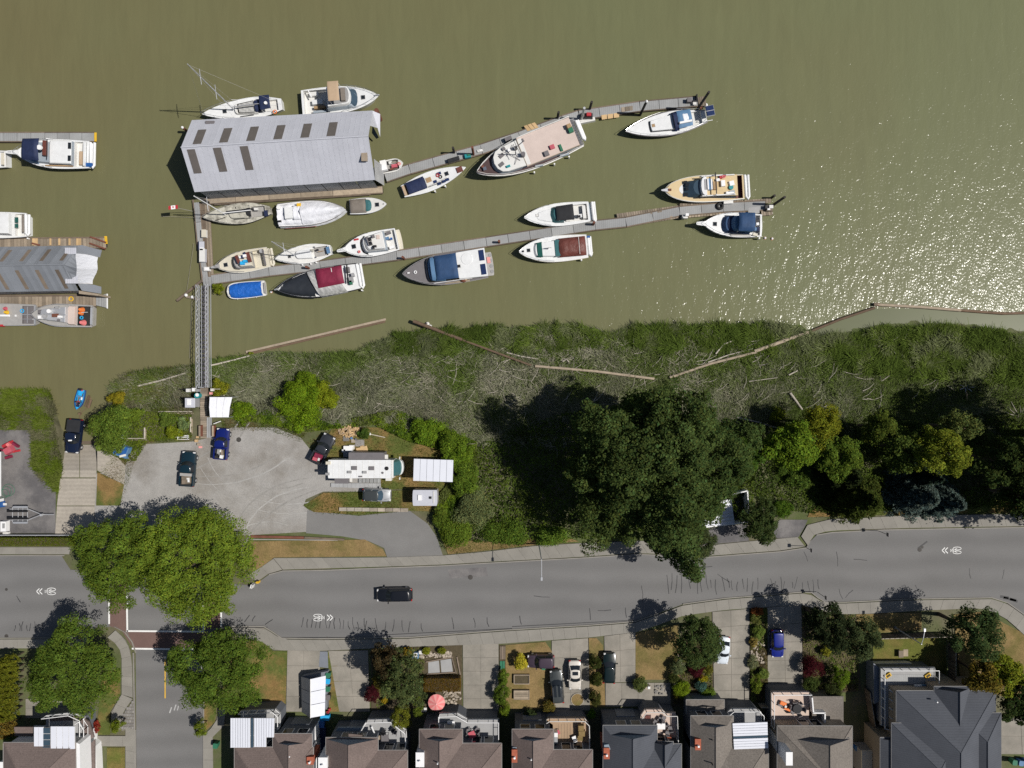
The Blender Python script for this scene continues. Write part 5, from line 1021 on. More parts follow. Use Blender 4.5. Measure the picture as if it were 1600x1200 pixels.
# flag on a slanted staff
o = thing('flag', 'small red and white flag on a slim staff over the water left of the walkway', 'flag', tuple(P(301, 330, ZD))); 
tip = P(263, 322, 2.2) - P(301, 330, ZD)
M().tube([(0, 0, 0), (tip.x, tip.y, tip.z)], .03, 5).build('staff', 'alu_dull', o)
fx, fy, fz = tip.x, tip.y, tip.z
M().add([(fx, fy, fz), (fx + .35, fy + .05, fz), (fx + .35, fy - .45, fz - .05), (fx, fy - .5, fz - .05)], [[3, 2, 1, 0]]).build('flag_bar', 'red', o)
M().add([(fx + .35, fy + .05, fz), (fx + .95, fy + .12, fz), (fx + .95, fy - .38, fz - .05), (fx + .35, fy - .45, fz - .05)], [[3, 2, 1, 0]]).build('flag_field', 'white', o)
M().add([(fx + .95, fy + .12, fz), (fx + 1.3, fy + .16, fz), (fx + 1.3, fy - .34, fz - .05), (fx + .95, fy - .38, fz - .05)], [[3, 2, 1, 0]]).build('flag_bar', 'red', o)
M().prism([(fx + .65 + r_ * math.cos(a), fy - .13 + r_ * math.sin(a)) for r_, a in [((.17 if k % 2 == 0 else .07), math.pi / 2 + k * math.pi / 7) for k in range(14)]], fz - .005, fz + .012).build('maple_leaf', 'red', o)

# ------------------------------------------------------------------ boathouses
def boathouse(label, sw_, se_, ne_, nw_, z_e, z_r, n, sky_s, sky_n, mat, sk_mat='skylight', wall='corrugated', sky_len=((.05, .5), (.15, .62))):
    SW, SE, NE, NW = [Vector((*P(*q, z_e)[:2], z_e)) for q in (sw_, se_, ne_, nw_)]
    root = thing('boathouse', label, 'boathouse')
    RW, RE = (SW + NW) / 2, (SE + NE) / 2; RW.z = RE.z = z_r
    for a, b_, r0, r1, sky_set, sl in ((SW, SE, RW, RE, sky_s, sky_len[0]), (NE, NW, RE, RW, sky_n, sky_len[1])):
        nrm = (b_ - a).cross(r0 - a).normalized()
        for i in range(n):
            u0, u1 = (i + .004) / n, (i + .996) / n
            q = [a.lerp(b_, u0), a.lerp(b_, u1), r0.lerp(r1, u1), r0.lerp(r1, u0)]
            # vertices on eave and ridge, a raised seam along one side
            up = nrm * 0.05; mid = a.lerp(b_, u1 - .12 / n), r0.lerp(r1, u1 - .12 / n)
            m = M(); m.add([q[0], q[1], q[2], q[3], q[0] + up * .6, q[1] + up * .6, q[2] + up * .6, q[3] + up * .6], [[3, 2, 1, 0], [4, 5, 6, 7], [0, 1, 5, 4], [1, 2, 6, 5], [2, 3, 7, 6], [3, 0, 4, 7]])
            s0 = [mid[0] + up * .62, q[1] + up * .62, q[2] + up * .62, mid[1] + up * .62]
            m.add(s0 + [v + up * .25 for v in s0], [[4, 5, 6, 7], [0, 1, 5, 4], [1, 2, 6, 5], [2, 3, 7, 6], [3, 0, 4, 7]])
            m.build('roof_panel', mat, root)
        for (u0, u1) in sky_set:
            v0, v1 = sl; e = nrm * 0.045
            q = [a.lerp(b_, u0).lerp(r0.lerp(r1, u0), v0), a.lerp(b_, u1).lerp(r0.lerp(r1, u1), v0), a.lerp(b_, u1).lerp(r0.lerp(r1, u1), v1), a.lerp(b_, u0).lerp(r0.lerp(r1, u0), v1)]
            M().add([p + e for p in q] + [p + e * 2.0 for p in q], [[4, 5, 6, 7], [0, 1, 5, 4], [1, 2, 6, 5], [2, 3, 7, 6], [3, 0, 4, 7]]).build('skylight', sk_mat, root)
    ins = lambda p, q, d: p + (q - p).normalized() * d
    c = (SW + SE + NE + NW) / 4
    W_ = [p.lerp(c, .03) for p in (SW, SE, NE, NW)]
    for i, nm in ((0, 'wall'), (2, 'wall'), (3, 'end_wall')):
        p, q = W_[i], W_[(i + 1) % 4]; d = (q - p).normalized(); k = max(2, int((q - p).length / 2.4))
        for j in range(k):
            a, b_ = p.lerp(q, (j + .02) / k), p.lerp(q, (j + .98) / k)
            M().add([(a.x, a.y, -2.3), (b_.x, b_.y, -2.3), (b_.x, b_.y, z_e + .02), (a.x, a.y, z_e + .02)], [[0, 1, 2, 3], [3, 2, 1, 0]][:1]).build('wall_panel' if nm == 'wall' else 'end_panel', wall, root)
    for ends, rr in (((W_[3], W_[0]), RW), ):
        r_ = rr.lerp(c, .03); M().add([tuple(ends[0]), tuple(ends[1]), (r_.x, r_.y, z_r - .1)], [[0, 1, 2]]).build('gable', wall, root)
    m = M(); m.tube([RW + Vector((0, 0, .06)), RE + Vector((0, 0, .06))], .09, 6); m.build('ridge_cap', mat, root)
    return root, (SW, SE, NE, NW, RW, RE)
bh, (bSW, bSE, bNE, bNW, bRW, bRE) = boathouse('big floating boathouse with pale ribbed metal roof and dark skylight strips', (304, 300), (586, 281), (582, 173), (300, 188), 2.3, 5.9, 36,
    [(.028, .07), (.167, .21), (.31, .353)], [(1 - .058 - .045, 1 - .058), (1 - .2 - .045, 1 - .2), (1 - .345 - .045, 1 - .345), (1 - .49 - .045, 1 - .49), (1 - .635 - .045, 1 - .635), (1 - .775 - .045, 1 - .775)], 'roof_metal', sky_len=((.42, .95), (.40, .92)))
o_ = bSE.lerp(bSW, .04); M().box((bSE.lerp(bRE, .55).x - .9, bSE.lerp(bRE, .55).y, bSE.lerp(bRE, .55).z + .2), (.8, 1.5, .3)).build('roof_vent', 'deck_wood', bh)
q = P(330, 197, 2.5); M().box((q.x, q.y + .2, 2.75), (1.2, .7, .5)).build('roof_hatch', 'gel_charcoal', bh); M().tube([(q.x + .1, q.y - .6, 3.0), (q.x - .2, q.y - 3.0, 4.7)], .03, 4).build('roof_ladder_rail', 'gel_charcoal', bh); M().tube([(q.x + .5, q.y - .6, 3.0), (q.x + .2, q.y - 3.0, 4.7)], .03, 4).build('roof_ladder_rail', 'gel_charcoal', bh)
# propped awning flap at the open end
M().add([tuple(bNE), tuple(P(594, 178, 1.6)), tuple(P(594, 214, .5)), tuple(P(590, 200, 1.2)), tuple(bRE.lerp(bNE, .4))], [[4, 3, 2, 1, 0]]).build('awning_flap', 'roof_metal', bh)
M().add([tuple(P(582, 196, .6)), tuple(P(592, 215, -.6)), tuple(P(588, 217, -1.6)), tuple(P(581, 208, -1.4))], [[0, 3, 2, 1]]).build('blue_tarp', 'blue_plastic', bh)
M().add([(bSE.x, bSE.y, 2.2), (bSE.x + .5, bSE.y + .4, -2.0), (bSE.x + .4, bSE.y + 3.2, -2.0), (bSE.x - .1, bSE.y + 2.8, 2.6)], [[0, 1, 2, 3]]).build('end_post_panel', 'corrugated', bh)
bh2, E2 = boathouse('long grey boathouse with brown skylights, its open end hung with white tarp', (-60, 457), (123, 454), (123, 384), (-60, 387), 1.2, 4.2, 30, [(.06 + .167 * i, .09 + .167 * i) for i in range(6)], [(.04 + .167 * i, .07 + .167 * i) for i in range(6)], 'roof_metal_grey', 'fence_wood', sky_len=((.1, .82), (.2, .8)))
SW2, SE2, NE2, NW2, RW2, RE2 = E2
for A_, Bq in (([(101, 386), (128, 383), (159, 391), (156, 402), (134, 397), (119, 396)], 1.0), ([(128, 454), (122, 444), (128, 443), (147, 445), (158, 448), (158, 459)], 1.0)):
    M().prism(PP(A_, Bq + .3), Bq + .22, Bq + .32).build('side_wing', 'roof_metal_grey', bh2)
M().prism(PP([(128, 455), (158, 460), (158, 463), (128, 460)], .2), -2.2, .9).build('wing_wall', 'deck_wood', bh2)
cols_ = []
for j in range(9):
    v = j / 8; r0 = NE2.lerp(RE2, 2 * v) if v <= .5 else RE2.lerp(SE2, 2 * v - 1)
    cols_.append((tuple(r0 + Vector((-.3, 0, .1))), tuple(P(117 + 3 * math.sin(v * 3.1), 396 + v * 47, r0.z * .85 + .35)), v, r0.z))
M().add([c[0] for c in cols_] + [c[1] for c in cols_], [[i, i + 1, i + 10, i + 9] for i in range(8)]).build('end_hood', 'roof_metal_grey', bh2)
vs = []; fs = []
for i in range(6):
    for c0, c1, v, zr in cols_:
        u = i / 5; q = Vector(c1).lerp(P(155 - 10 * abs(v - .1) - 2 * math.sin(v * 9), 397 + v * 47, zr * .55 + .1), u); vs.append((q.x, q.y, q.z + random.uniform(0, .07)))
for i in range(5): fs += [[i * 9 + j, i * 9 + j + 1, i * 9 + j + 10, i * 9 + j + 9] for j in range(8)]
M().add(vs, fs).build('end_tarp', 'white_tarp', bh2, smooth=60)
planks(bh2, [(101, 387), (119, 387), (119, 397), (101, 397)], 6, 'roof_metal', 2.6, 'patch_panel'); planks(bh2, [(102, 432), (122, 432), (122, 443), (102, 443)], 6, 'roof_metal', 2.6, 'patch_panel')

# ------------------------------------------------------------------ gangway
gw = thing('gangway', 'long pale truss gangway with dark tread sloping from land down to the walkway', 'gangway')
gA, gB = P(321, 606, -.1), P(320.5, 446, -1.85)
d = gB - gA; side_ = Vector((-d.y, d.x, 0)).normalized()
def gpt(u, s_, z): p = gA + d * u + side_ * s_; return (p.x, p.y, p.z + z)
w_ = .52
for k in range(24): M().prism([gpt(k / 24 + .004, -w_ * .75, 0)[:2], gpt(k / 24 + .004, w_ * .75, 0)[:2], gpt((k + 1) / 24 - .004, w_ * .75, 0)[:2], gpt((k + 1) / 24 - .004, -w_ * .75, 0)[:2]], gA.z + d.z * (k + .5) / 24 - .04, gA.z + d.z * (k + .5) / 24 + .02).build('tread', 'gel_charcoal', gw)
for sg in (-1, 1):
    m = M(); o1, o2 = sg * w_, sg * (w_ + .3)
    for z, oo in ((0.05, o1), (1.15, o1), (1.15, o2), (0.05, o2)): m.tube([gpt(0, oo, z), gpt(1, oo, z)], .045, 5)
    m.build('truss_chord', 'galvanised', gw)
    for k in range(22):
        u0, u1 = k / 22, (k + 1) / 22
        M().tube([gpt(u0, o1 if k % 2 else o2, 1.15), gpt(u1, o2 if k % 2 else o1, 1.15)], .035, 4).tube([gpt(u0, o1, .05), gpt(u1, o1, 1.15)], .02, 4).build('truss_brace', 'galvanised', gw)

# ------------------------------------------------------------------ log booms and driftwood
def log(label, pts, r, mat, z=None, group=None, name='boom_log', cat='log', r1=None):
    o = thing(name, label, cat, (0, 0, 0), 0, group)
    W = [P(x, y, (TZ(x, y) + .5 if z is None else z + .12)) + Vector((0, 0, r * .55)) for x, y in pts]
    M().tube(W, r, 8, r1).build('trunk', mat, o, smooth=60); return o
o = thing('boom_raft', 'pair of pale square boom timbers floating off the marsh', 'log boom')
rect_between(P(385, 550, ZW)[:2], P(603, 499, ZW)[:2], .30, ZW - .2, ZW + .22, 'timber', 'driftwood', o); rect_between(P(386, 553.5, ZW)[:2], P(602, 502.5, ZW)[:2], .28, ZW - .2, ZW + .16, 'timber', 'wet_log', o)
BG = 'boom logs strung along the marsh edge'
for l, pts, r, mt in (('boom log with two white floats pointing into the river', [(646, 502), (683, 516), (722, 531)], .26, 'wet_log'), ('thin boom log sunk in reeds between floats and pale driftwood', [(722, 531), (778, 552), (830, 571)], .17, 'wet_log'), ('long boom log lying through the middle of the marsh', [(836, 572), (930, 580), (1022, 592)], .2, 'driftwood'),
    ('boom log rising from the marsh towards the river bend', [(1046, 590), (1110, 568), (1182, 550)], .2, 'driftwood'), ('boom log at the mouth of the little cove', [(1178, 549), (1262, 519)], .27, 'driftwood'), ('boom log crossing the cove under the sun glitter', [(1258, 521), (1312, 499), (1366, 481)], .2, 'wet_log'),
    ('boom log floating along the bright glitter', [(1366, 476), (1440, 480), (1500, 485)], .22, 'driftwood'), ('last boom log running out at the right frame edge', [(1500, 485), (1568, 490), (1640, 488)], .2, 'wet_log')):
    log(l, pts, r, mt, ZW + (.75 if pts[0][0] in (646, 722) else 0) if pts[0][1] < 535 or pts[0][0] > 1250 else None, BG)
for x, y in ((668, 506), (672, 510)):
    o = thing('mooring_float', 'round white float lying on the boom log, %s of the two' % ('upper' if y < 508 else 'lower'), 'float', tuple(P(x, y, ZW + .1))); M().dome((0, 0, 0), .3, .3, .4, 10, 4).build('ball', 'offwhite', o, smooth=60); M().tube([(0, 0, .36), (0, 0, .5)], .06, 6).build('eye', 'rust', o)
o = thing('chain_stake', 'weathered stake block joining two boom logs at the glitter edge', 'stake', tuple(P(1366, 476, ZW))); M().box((0, 0, .2), (.5, .45, .6)).build('block', 'old_beam', o); M().ring((.3, 0, .4), .2, .05).build('shackle', 'rust', o)
DG = 'driftwood lying in the marsh'
for l, pts, r in (('pale driftwood pole beside the sunken boom log', [(792, 551), (815, 557), (841, 561)], .13), ('bleached forked driftwood below the grass tip', [(879, 565), (885, 561), (889, 566)], .14), ('slim bleached driftwood curving towards the boom log', [(1118, 553), (1130, 538), (1151, 530)], .12), ('short driftwood in the green reeds above the rising boom', [(1222, 527), (1232, 521)], .13), ('pale splintered log pointing out of the shrubs', [(1234, 614), (1243, 626), (1253, 640)], .2), ('small driftwood piece at the reed middle', [(1232, 586), (1246, 579)], .12), ('driftwood stick beside the rising boom log', [(1106, 566), (1140, 554), (1176, 545)], .1), ('fallen grey trunk in brush right of the big maple', [(1150, 652), (1185, 660), (1225, 672)], .14),
    ('pale log left of the gangway foot', [(216, 603), (250, 595), (290, 583)], .15), ('dark log below the gangway at the shore', [(330, 571), (360, 564), (390, 556)], .14), ('short pale driftwood in dense green reeds', [(1418, 571), (1429, 575)], .12), ('dry branch lying at the reed edge above dead wood', [(1170, 596), (1215, 590)], .07)):
    log(l, pts, r, 'driftwood_pale', None, DG, 'driftwood', 'driftwood', r * .7)
o = thing('stump', 'bleached stump with orange broken trunk at the shade edge', 'stump', tuple(PT(1507, 606))); M().tube([(0, 0, 0), (.1, -.9, .35), (.2, -1.8, .3)], .18, 7, .09).build('trunk', 'fresh_wood', o)
for k in range(7): a = k * .9; M().tube([(0, .1, .2), (.75 * math.cos(a), .1 + .5 * math.sin(a), .5), (1.1 * math.cos(a), .1 + .8 * math.sin(a), .55)], .08, 5, .03).build('root', 'roof_metal', o)
o = thing('dead_branch', 'grey leafless fallen crown in deep shade at the right edge', 'fallen tree', tuple(PT(1575, 640)))
for k in range(9): a = -2.8 + k * .33; l = random.uniform(1.8, 4); M().tube([(1.5, -1, .3), (1.5 + l * .6 * math.cos(a), -1 - l * .6 * math.sin(a) * .6, .9), (1.5 + l * math.cos(a), -1 - l * math.sin(a) * .8, 1.0)], .07, 4, .02).build('branch', 'driftwood_pale', o)

dl = M(); r7 = random.Random(17)
for k in range(260):
    x = r7.uniform(330, 1500); y = float(shore(x)) + r7.uniform(22, 120)
    if y > float(np.interp(x, BTX, BTY)) - 12: continue
    c = PT(x, y, .45); a = r7.gauss(.35, .6); l = r7.uniform(.4, 1.6); dl.tube([(c.x - l * math.cos(a), c.y - l * math.sin(a), c.z), (c.x, c.y, c.z + .08), (c.x + l * math.cos(a + .3), c.y + l * math.sin(a + .3), c.z)], r7.uniform(.03, .065), 4, .02)
tag(dl.build('driftwood_litter', 'driftwood_pale'), 'small bleached sticks washed into the marsh', kind='stuff')
# ------------------------------------------------------------------ vehicles
def car(name, label, front, rear, W, paint, kind='sedan', cat='car', glass='glass', roofmat=None, z=None, group=None, h=None):
    zz = 0.05 if z is None else z
    A, B = P(*rear, zz + .8), P(*front, zz + .8); L = (B - A).length; c = (A + B) / 2
    root = thing(name, label, cat, (c.x, c.y, zz), math.atan2(B.y - A.y, B.x - A.x), group)
    X = lambda t: (t - .5) * L; w = W / 2
    prof = {'sedan': [(0, .72, .55, .72), (.02, .88, .5, .88), (.1, .97, .3, .98), (.3, 1, .3, 1.0), (.55, 1, .3, .99), (.72, 1, .3, .96), (.88, .97, .3, .86), (.97, .86, .42, .74), (1, .68, .5, .62)],
            'suv': [(0, .80, .5, .95), (.02, .92, .42, 1.05), (.1, .98, .3, 1.1), (.4, 1, .3, 1.1), (.7, 1, .3, 1.08), (.86, .98, .3, 1.02), (.97, .9, .42, .92), (1, .74, .5, .75)],
            'pickup': [(0, .94, .55, .98), (.015, .96, .5, 1.02), (.1, 1, .4, 1.05), (.36, 1, .35, 1.06), (.7, 1, .35, 1.12), (.86, .98, .35, 1.08), (.97, .92, .45, 1.0), (1, .8, .5, .8)]}[kind]
    rings = []
    for t, f, zb, zt in prof:
        b = w * f; rings.append([(X(t), -b * .9, zb), (X(t), -b, zb + .18), (X(t), -b, zt * .72), (X(t), -b * .93, zt - .06), (X(t), -b * .72, zt), (X(t), 0, zt + .03), (X(t), b * .72, zt), (X(t), b * .93, zt - .06), (X(t), b, zt * .72), (X(t), b, zb + .18), (X(t), b * .9, zb)])
    m = M(); m.loft(rings)
    body = m.build('body', paint, root, smooth=38)
    ht = h or {'sedan': 1.44, 'suv': 1.74, 'pickup': 1.82}[kind]
    g0, g1, t0, t1, zb = {'sedan': (.12, .74, .27, .56, .93), 'suv': (.02, .76, .07, .58, 1.03), 'pickup': (.37, .75, .41, .62, 1.03)}[kind]
    def gh(x0, x1, wf, z_): return plan(X(x0), X(x1), w * wf, w * wf * .97, .12 * L * (1 if z_ < 1.2 else .6), .05 * L, 6)
    M().loft([[(x, y, zb) for x, y in gh(g0, g1, .93, zb)], [(x, y, ht - .03) for x, y in gh(t0, t1, .74, ht)]]).build('windows', glass, root, smooth=30)
    M().loft([[(x, y, ht - .05) for x, y in gh(t0 - .012, t1 + .01, .765, ht)], [(x, y, ht - .01) for x, y in gh(t0, t1, .745, ht)], [(x * 1.0, y * .8, ht + .02) for x, y in gh(t0 + .02, t1 - .02, .70, ht)]]).build('roof', roofmat or paint, root, smooth=60)
    pl = M()
    for sg in (-1, 1):
        pl.tube([(X(t1) - .1, sg * w * .70, ht - .03), (X(g1) - .12 * L * .55, sg * w * .88, zb)], .045, 5); pl.tube([(X(t0) + .1, sg * w * .71, ht - .03), (X(g0) + .12, sg * w * .86, zb)], .05, 5)
        if kind != 'pickup' or L > 5.4: pl.tube([(X((t0 + t1) / 2), sg * w * .755, ht - .03), (X((g0 + g1) / 2 - .02), sg * w * .925, zb)], .035, 5)
    pl.build('pillars', paint, root)
    for sg in (-1, 1):
        M().box((X(g1) - .12 * L * .75, sg * (w + .1), zb + .02), (.16, .26, .16), 0, .8).build('mirror', paint, root)
        M().box((X(.965), sg * w * .72, prof[-2][3] - .06), (.24, .36, .14), 0, .7).build('headlight', 'lamp_clear', root)
        M().box((X(.012), sg * w * .78, prof[1][3] - .12), (.14, .3, .22), 0, .8).build('taillight', 'lamp_red', root)
        for t in (.17, .81):
            wh = M(); r = .34 if kind == 'sedan' else .39
            wh.loft([[(X(t) + q * math.cos(a), y, r + q * math.sin(a)) for a in [2 * math.pi * k / 14 for k in range(14)]] for q, y in ((r * .9, sg * (w - .22)), (r, sg * (w - .18)), (r, sg * (w - .02)), (r * .88, sg * (w + .015)))])
            o = wh.build('wheel', 'rubber', root); M().loft([[(X(t) + q * math.cos(a), y, r + q * math.sin(a)) for a in [2 * math.pi * k / 10 for k in range(10)]] for q, y in ((r * .6, sg * (w - .02)), (r * .5, sg * (w + .025)))]).build('rim', 'alu', o)
    M().box((X(1.0) - .03, 0, .52), (.1, W * .7, .22)).build('bumper', 'rubber', root); M().box((X(.0) + .02, 0, .55), (.1, W * .72, .2)).build('bumper', 'rubber', root)
    hs = M()
    for sg in (-1, 1): hs.tube([(X(.78), sg * w * .62, prof[-3][3] + .08), (X(.93), sg * w * .5, prof[-2][3] + .06)], .012, 4)
    hs.build('hood_seam', 'black', root)
    if kind == 'pickup':
        bd = M(); x0, x1, ww = X(.03), X(.355), w * .82
        bd.add([(x0, -ww, 1.075), (x1, -ww, 1.075), (x1, ww, 1.075), (x0, ww, 1.075)], [[0, 1, 2, 3]])
        bd.build('bed_floor', 'rubber', root)
        r = M()
        for sg in (-1, 1): r.box(((x0 + x1) / 2, sg * w * .9, 1.2), (x1 - x0 + .1, w * .16, .3))
        r.box((x0 - .03, 0, 1.2), (.1, W * .93, .3)); r.box((x1 + .02, 0, 1.2), (.08, W * .9, .3)); r.build('bed_wall', paint, root)
    root['L'] = L
    return root, X, w
def load(name, label, cat, root, x, y, z, parts, rz=0.0):
    """a thing lying on a vehicle or boat: stays top-level, placed from the carrier's own frame"""
    mw = Matrix.Translation(root.location) @ root.rotation_euler.to_matrix().to_4x4(); p = mw @ Vector((x, y, z))
    o = thing(name, label, cat, tuple(p), root.rotation_euler.z + rz)
    for nm, mt, c, s_ in parts: M().box(c, s_, random.uniform(-.2, .2), .88).build(nm, mt, o)
    return o
rt, X, w = car('pickup_truck', 'black pickup with covered bed backed down the wet boat ramp', (114, 709), (118.5, 656), 2.0, 'paint_navy', 'pickup', 'pickup truck', z=-1.4)
rt.rotation_mode = 'XYZ'; rt.rotation_euler.y = -.08; M().prism(plan(X(.02), X(.37), w * .93, w * .93), 1.33, 1.42).build('bed_cover', 'black_canvas', rt); M().box((X(.62), .1, 1.845), (.18, .5, .03), .15).build('roof_rack_mark', 'white', rt)
rt, X, w = car('pickup_truck', 'dark teal crew cab pickup on the gravel, its bed loaded with brown clutter', (296, 705), (292.5, 760), 2.0, 'paint_teal', 'pickup', 'pickup truck'); M().box((X(.35), 0, 1.4), (.4, 1.6, .25)).build('tool_box', 'alu_dull', rt)
load('garden_waste', 'brown load with white scraps in the bed of the teal pickup', 'cargo', rt, X(.2), 0, 1.1, [('pile', 'deck_wood', (0, 0, .12), (1.2, 1.3, .25)), ('pile', 'fence_wood', (-.3, .3, .25), (.6, .5, .2)), ('scrap', 'white', (-.1, -.4, .3), (.4, .25, .1)), ('scrap', 'offwhite', (.2, -.3, .28), (.25, .4, .1))])
rt, X, w = car('pickup_truck', 'bright blue pickup beside the red planter at the gangway approach', (349, 669), (345, 718), 1.85, 'paint_blue', 'pickup', 'pickup truck')
load('tool_load', 'mixed tools and a white sack in the bed of the bright blue pickup', 'cargo', rt, X(.2), 0, 1.1, [('tool', 'gel_grey', (.2, .2, .15), (.9, .4, .3)), ('tool', 'fence_wood', (0, -.3, .15), (1.1, .3, .3)), ('sack', 'white', (-.4, -.3, .3), (.5, .45, .3)), ('box', 'gel_black', (-.2, .3, .2), (.4, .4, .4)), ('tool', 'offwhite', (.4, -.1, .3), (.4, .2, .2))])
rt, X, w = car('pickup_truck', 'charcoal pickup with dark red load parked at an angle by the motorhome', (516, 680), (493, 723), 1.95, 'paint_charcoal', 'pickup', 'pickup truck')
load('red_bundle', 'dark red bundle in the bed of the charcoal pickup', 'cargo', rt, X(.22), 0, 1.1, [('fold', 'maroon', (0, 0, .15), (1.0, 1.2, .3)), ('fold', 'pink_red', (-.4, .2, .3), (.5, .7, .2)), ('paper', 'offwhite', (-.2, -.3, .35), (.4, .3, .05))])
rt, X, w = car('minivan', 'pale silver minivan with reflective windshield parked below the motorhome', (611, 774), (567, 773), 1.8, 'paint_silver', 'suv', 'car', glass='glass_blue', roofmat='paint_grey', h=1.6)
rt, X, w = car('sedan', 'black sedan driving along the street', (588.5, 930), (644, 929), 1.9, 'paint_black', 'suv', 'car', h=1.62)
rt, X, w = car('wagon', 'dark plum van parked crosswise on the dry lawn beside a yellow bush', (824, 1033), (866, 1033), 1.85, 'paint_plum', 'suv', 'car', h=1.7)
rt, X, w = car('wagon', 'grey green estate car with long roof bars on the dry lawn edge', (868, 1047), (872, 1098), 1.85, 'paint_grey', 'suv', 'car', h=1.55)
for y in (-.28, .28): M().box((X(.42), y, 1.6), (1.6, .3, .03)).build('sunroof', 'glass', rt)
for y in (-.62, .62): M().tube([(X(.1), y, 1.62), (X(.55), y, 1.62)], .03, 5).build('roof_bar', 'chrome', rt)
rt, X, w = car('sedan', 'cream sedan with dark windows in the driveway next to three clipped shrubs', (898.5, 1078), (898, 1032), 1.8, 'paint_cream', 'sedan'); M().box((X(.38), 0, 1.47), (.5, .8, .02)).build('sunroof', 'glass', rt)
rt, X, w = car('hatchback', 'glossy dark green car in the drive beyond the three clipped shrubs', (952.5, 1020), (951, 1067), 1.9, 'paint_green', 'suv', 'car', h=1.5)
rt, X, w = car('sedan', 'pale blue white sedan half under the round street tree', (1129, 1038), (1132.5, 995), 1.65, 'paint_whiteblue', 'sedan')
rt, X, w = car('sedan', 'vivid blue sedan beside the long planted strip', (1214.5, 1027), (1214, 984), 1.8, 'paint_cobalt', 'suv', 'car', h=1.5)

# motorhome: 'rear' left, cab right
def boxhome(name, label, a, b, W, h, cat, mat='gel_white'):
    A, B = P(*a, h), P(*b, h); L = (B - A).length; c = (A + B) / 2
    return thing(name, label, cat, (c.x, c.y, 0.02), math.atan2(B.y - A.y, B.x - A.x)), L
rv, L = boxhome('motorhome', 'long white motorhome with dark slide-outs and grey step deck', (512.5, 733), (626, 733), 2.45, 3.2, 'motorhome')
M().prism(plan(-L / 2, L / 2 - 1.0, 1.22, 1.22, 0, .05), .45, 3.05).build('body', 'gel_off', rv); M().prism(plan(-L / 2 - .03, L / 2 - 1.3, 1.25, 1.25, .1, .1), 3.05, 3.2).build('roof', 'gel_white', rv)
for k in range(11): M().box((-L / 2 + .7 + k * .8, 0, 3.21), (.03, 2.4, .025)).build('roof_seam', 'offwhite', rv)
M().loft([[(x, y, 1.3) for x, y in plan(L / 2 - 1.3, L / 2 - .1, 1.22, 1.1, .4)], [(x, y, 3.0) for x, y in plan(L / 2 - 1.3, L / 2 - .75, 1.2, 1.0, .3)]]).build('windshield', 'glass_teal', rv, smooth=30)
M().prism(plan(L / 2 - 1.2, L / 2 + .1, 1.22, 1.05, .5), .45, 1.35).build('nose', 'gel_white', rv)
for x, y, sx, sy, mt in ((1.0, .12, .75, .55, 'gel_charcoal'), (-1.35, .15, .75, .55, 'gel_charcoal'), (-2.0, -.4, .6, .38, 'gel_grey'), (.05, -.42, .6, .38, 'gel_grey'), (-5.0 + .0, -.65, .6, .38, 'gel_grey'), (-.5, -1.0, .45, .2, 'gel_charcoal'), (-4.9, .85, .7, .45, 'gel_cream')): M().box((x, y, 3.3), (sx, sy, .2), 0, .85).build('roof_unit', mt, rv)
M().disc((3.05, .1), .27, 3.2, 3.28, 14).build('roof_vent', 'black', rv); M().disc((2.5, -.5), .15, 3.2, 3.3, 10).build('roof_vent', 'gel_charcoal', rv)
M().box((.2, 1.75, 1.75), (4.8, .95, 2.3)).build('slide_out', 'gel_charcoal', rv); M().box((2.8, 1.55, 1.9), (.4, .6, .3)).build('slide_awning', 'offwhite', rv)
M().box((-3.2, -1.65, 1.7), (1.9, .75, 2.2)).build('slide_out', 'gel_charcoal', rv); M().box((-2.1, -1.6, 1.9), (.35, .6, .3)).build('slide_awning', 'offwhite', rv); M().box((2.9, -1.6, .5), (.8, .6, .9)).build('step', 'offwhite', rv)
for sx in (-3.2, 3.2):
    for sg in (-1, 1): M().tube([(sx, sg * .95, .45), (sx, sg * 1.18, .45)], .43, 12).build('wheel', 'rubber', rv)
for sg in (-1, 1): M().box((L / 2 - .3, sg * 1.4, 2.0), (.12, .35, .4)).build('mirror', 'offwhite', rv)
o = thing('step_deck', 'low grey plank deck alongside the motorhome', 'deck', (0, 0, 0)); planks(o, [(517, 755), (595, 755), (595, 763.5), (517, 761)], 12, 'corrugated', .2, gap=.03); planks(o, [(560, 748), (595, 748), (595, 754.5), (560, 754.5)], 6, 'deck_grey', .26)
tr, L = boxhome('camper_trailer', 'white ribbed metal canopy roof half hidden in leaves right of the motorhome', (646, 734), (708, 736), 2.9, 3.0, 'carport')
for k in range(6): M().prism(plan(-L / 2 + L * k / 6 + .02, -L / 2 + L * (k + 1) / 6 - .02, 1.5, 1.5), 2.88, 2.98).build('roof_panel', 'cover_white', tr)
for sx in (-1, 1):
    for sg in (-1, 1): M().box((sx * (L / 2 - .2), sg * 1.35, 1.43), (.1, .1, 2.86)).build('post', 'galvanised', tr)
M().box((.1, 0, 1.3), (L * .9, 2.5, 1.9)).build('covered_body', 'offwhite', tr)
tr, L = boxhome('cargo_trailer', 'grey camper with white roof vent parked beside the leafy bank', (645, 778), (683, 778), 2.1, 2.6, 'camper')
M().prism(plan(-L / 2, L / 2, 1.05, 1.05, .1, .1), .5, 2.45).build('body', 'alu_dull', tr); M().prism(plan(-L / 2 - .03, L / 2 + .03, 1.08, 1.08, .1, .1), 2.45, 2.58).build('roof', 'roof_metal', tr); M().box((-.7, .05, 2.66), (.5, .75, .16)).build('roof_vent', 'white', tr); M().box((.75, .05, 2.64), (.32, .32, .14)).build('roof_hatch', 'black', tr); M().box((1.2, .1, 2.63), (.12, 1.7, .08)).build('roof_bar', 'offwhite', tr)
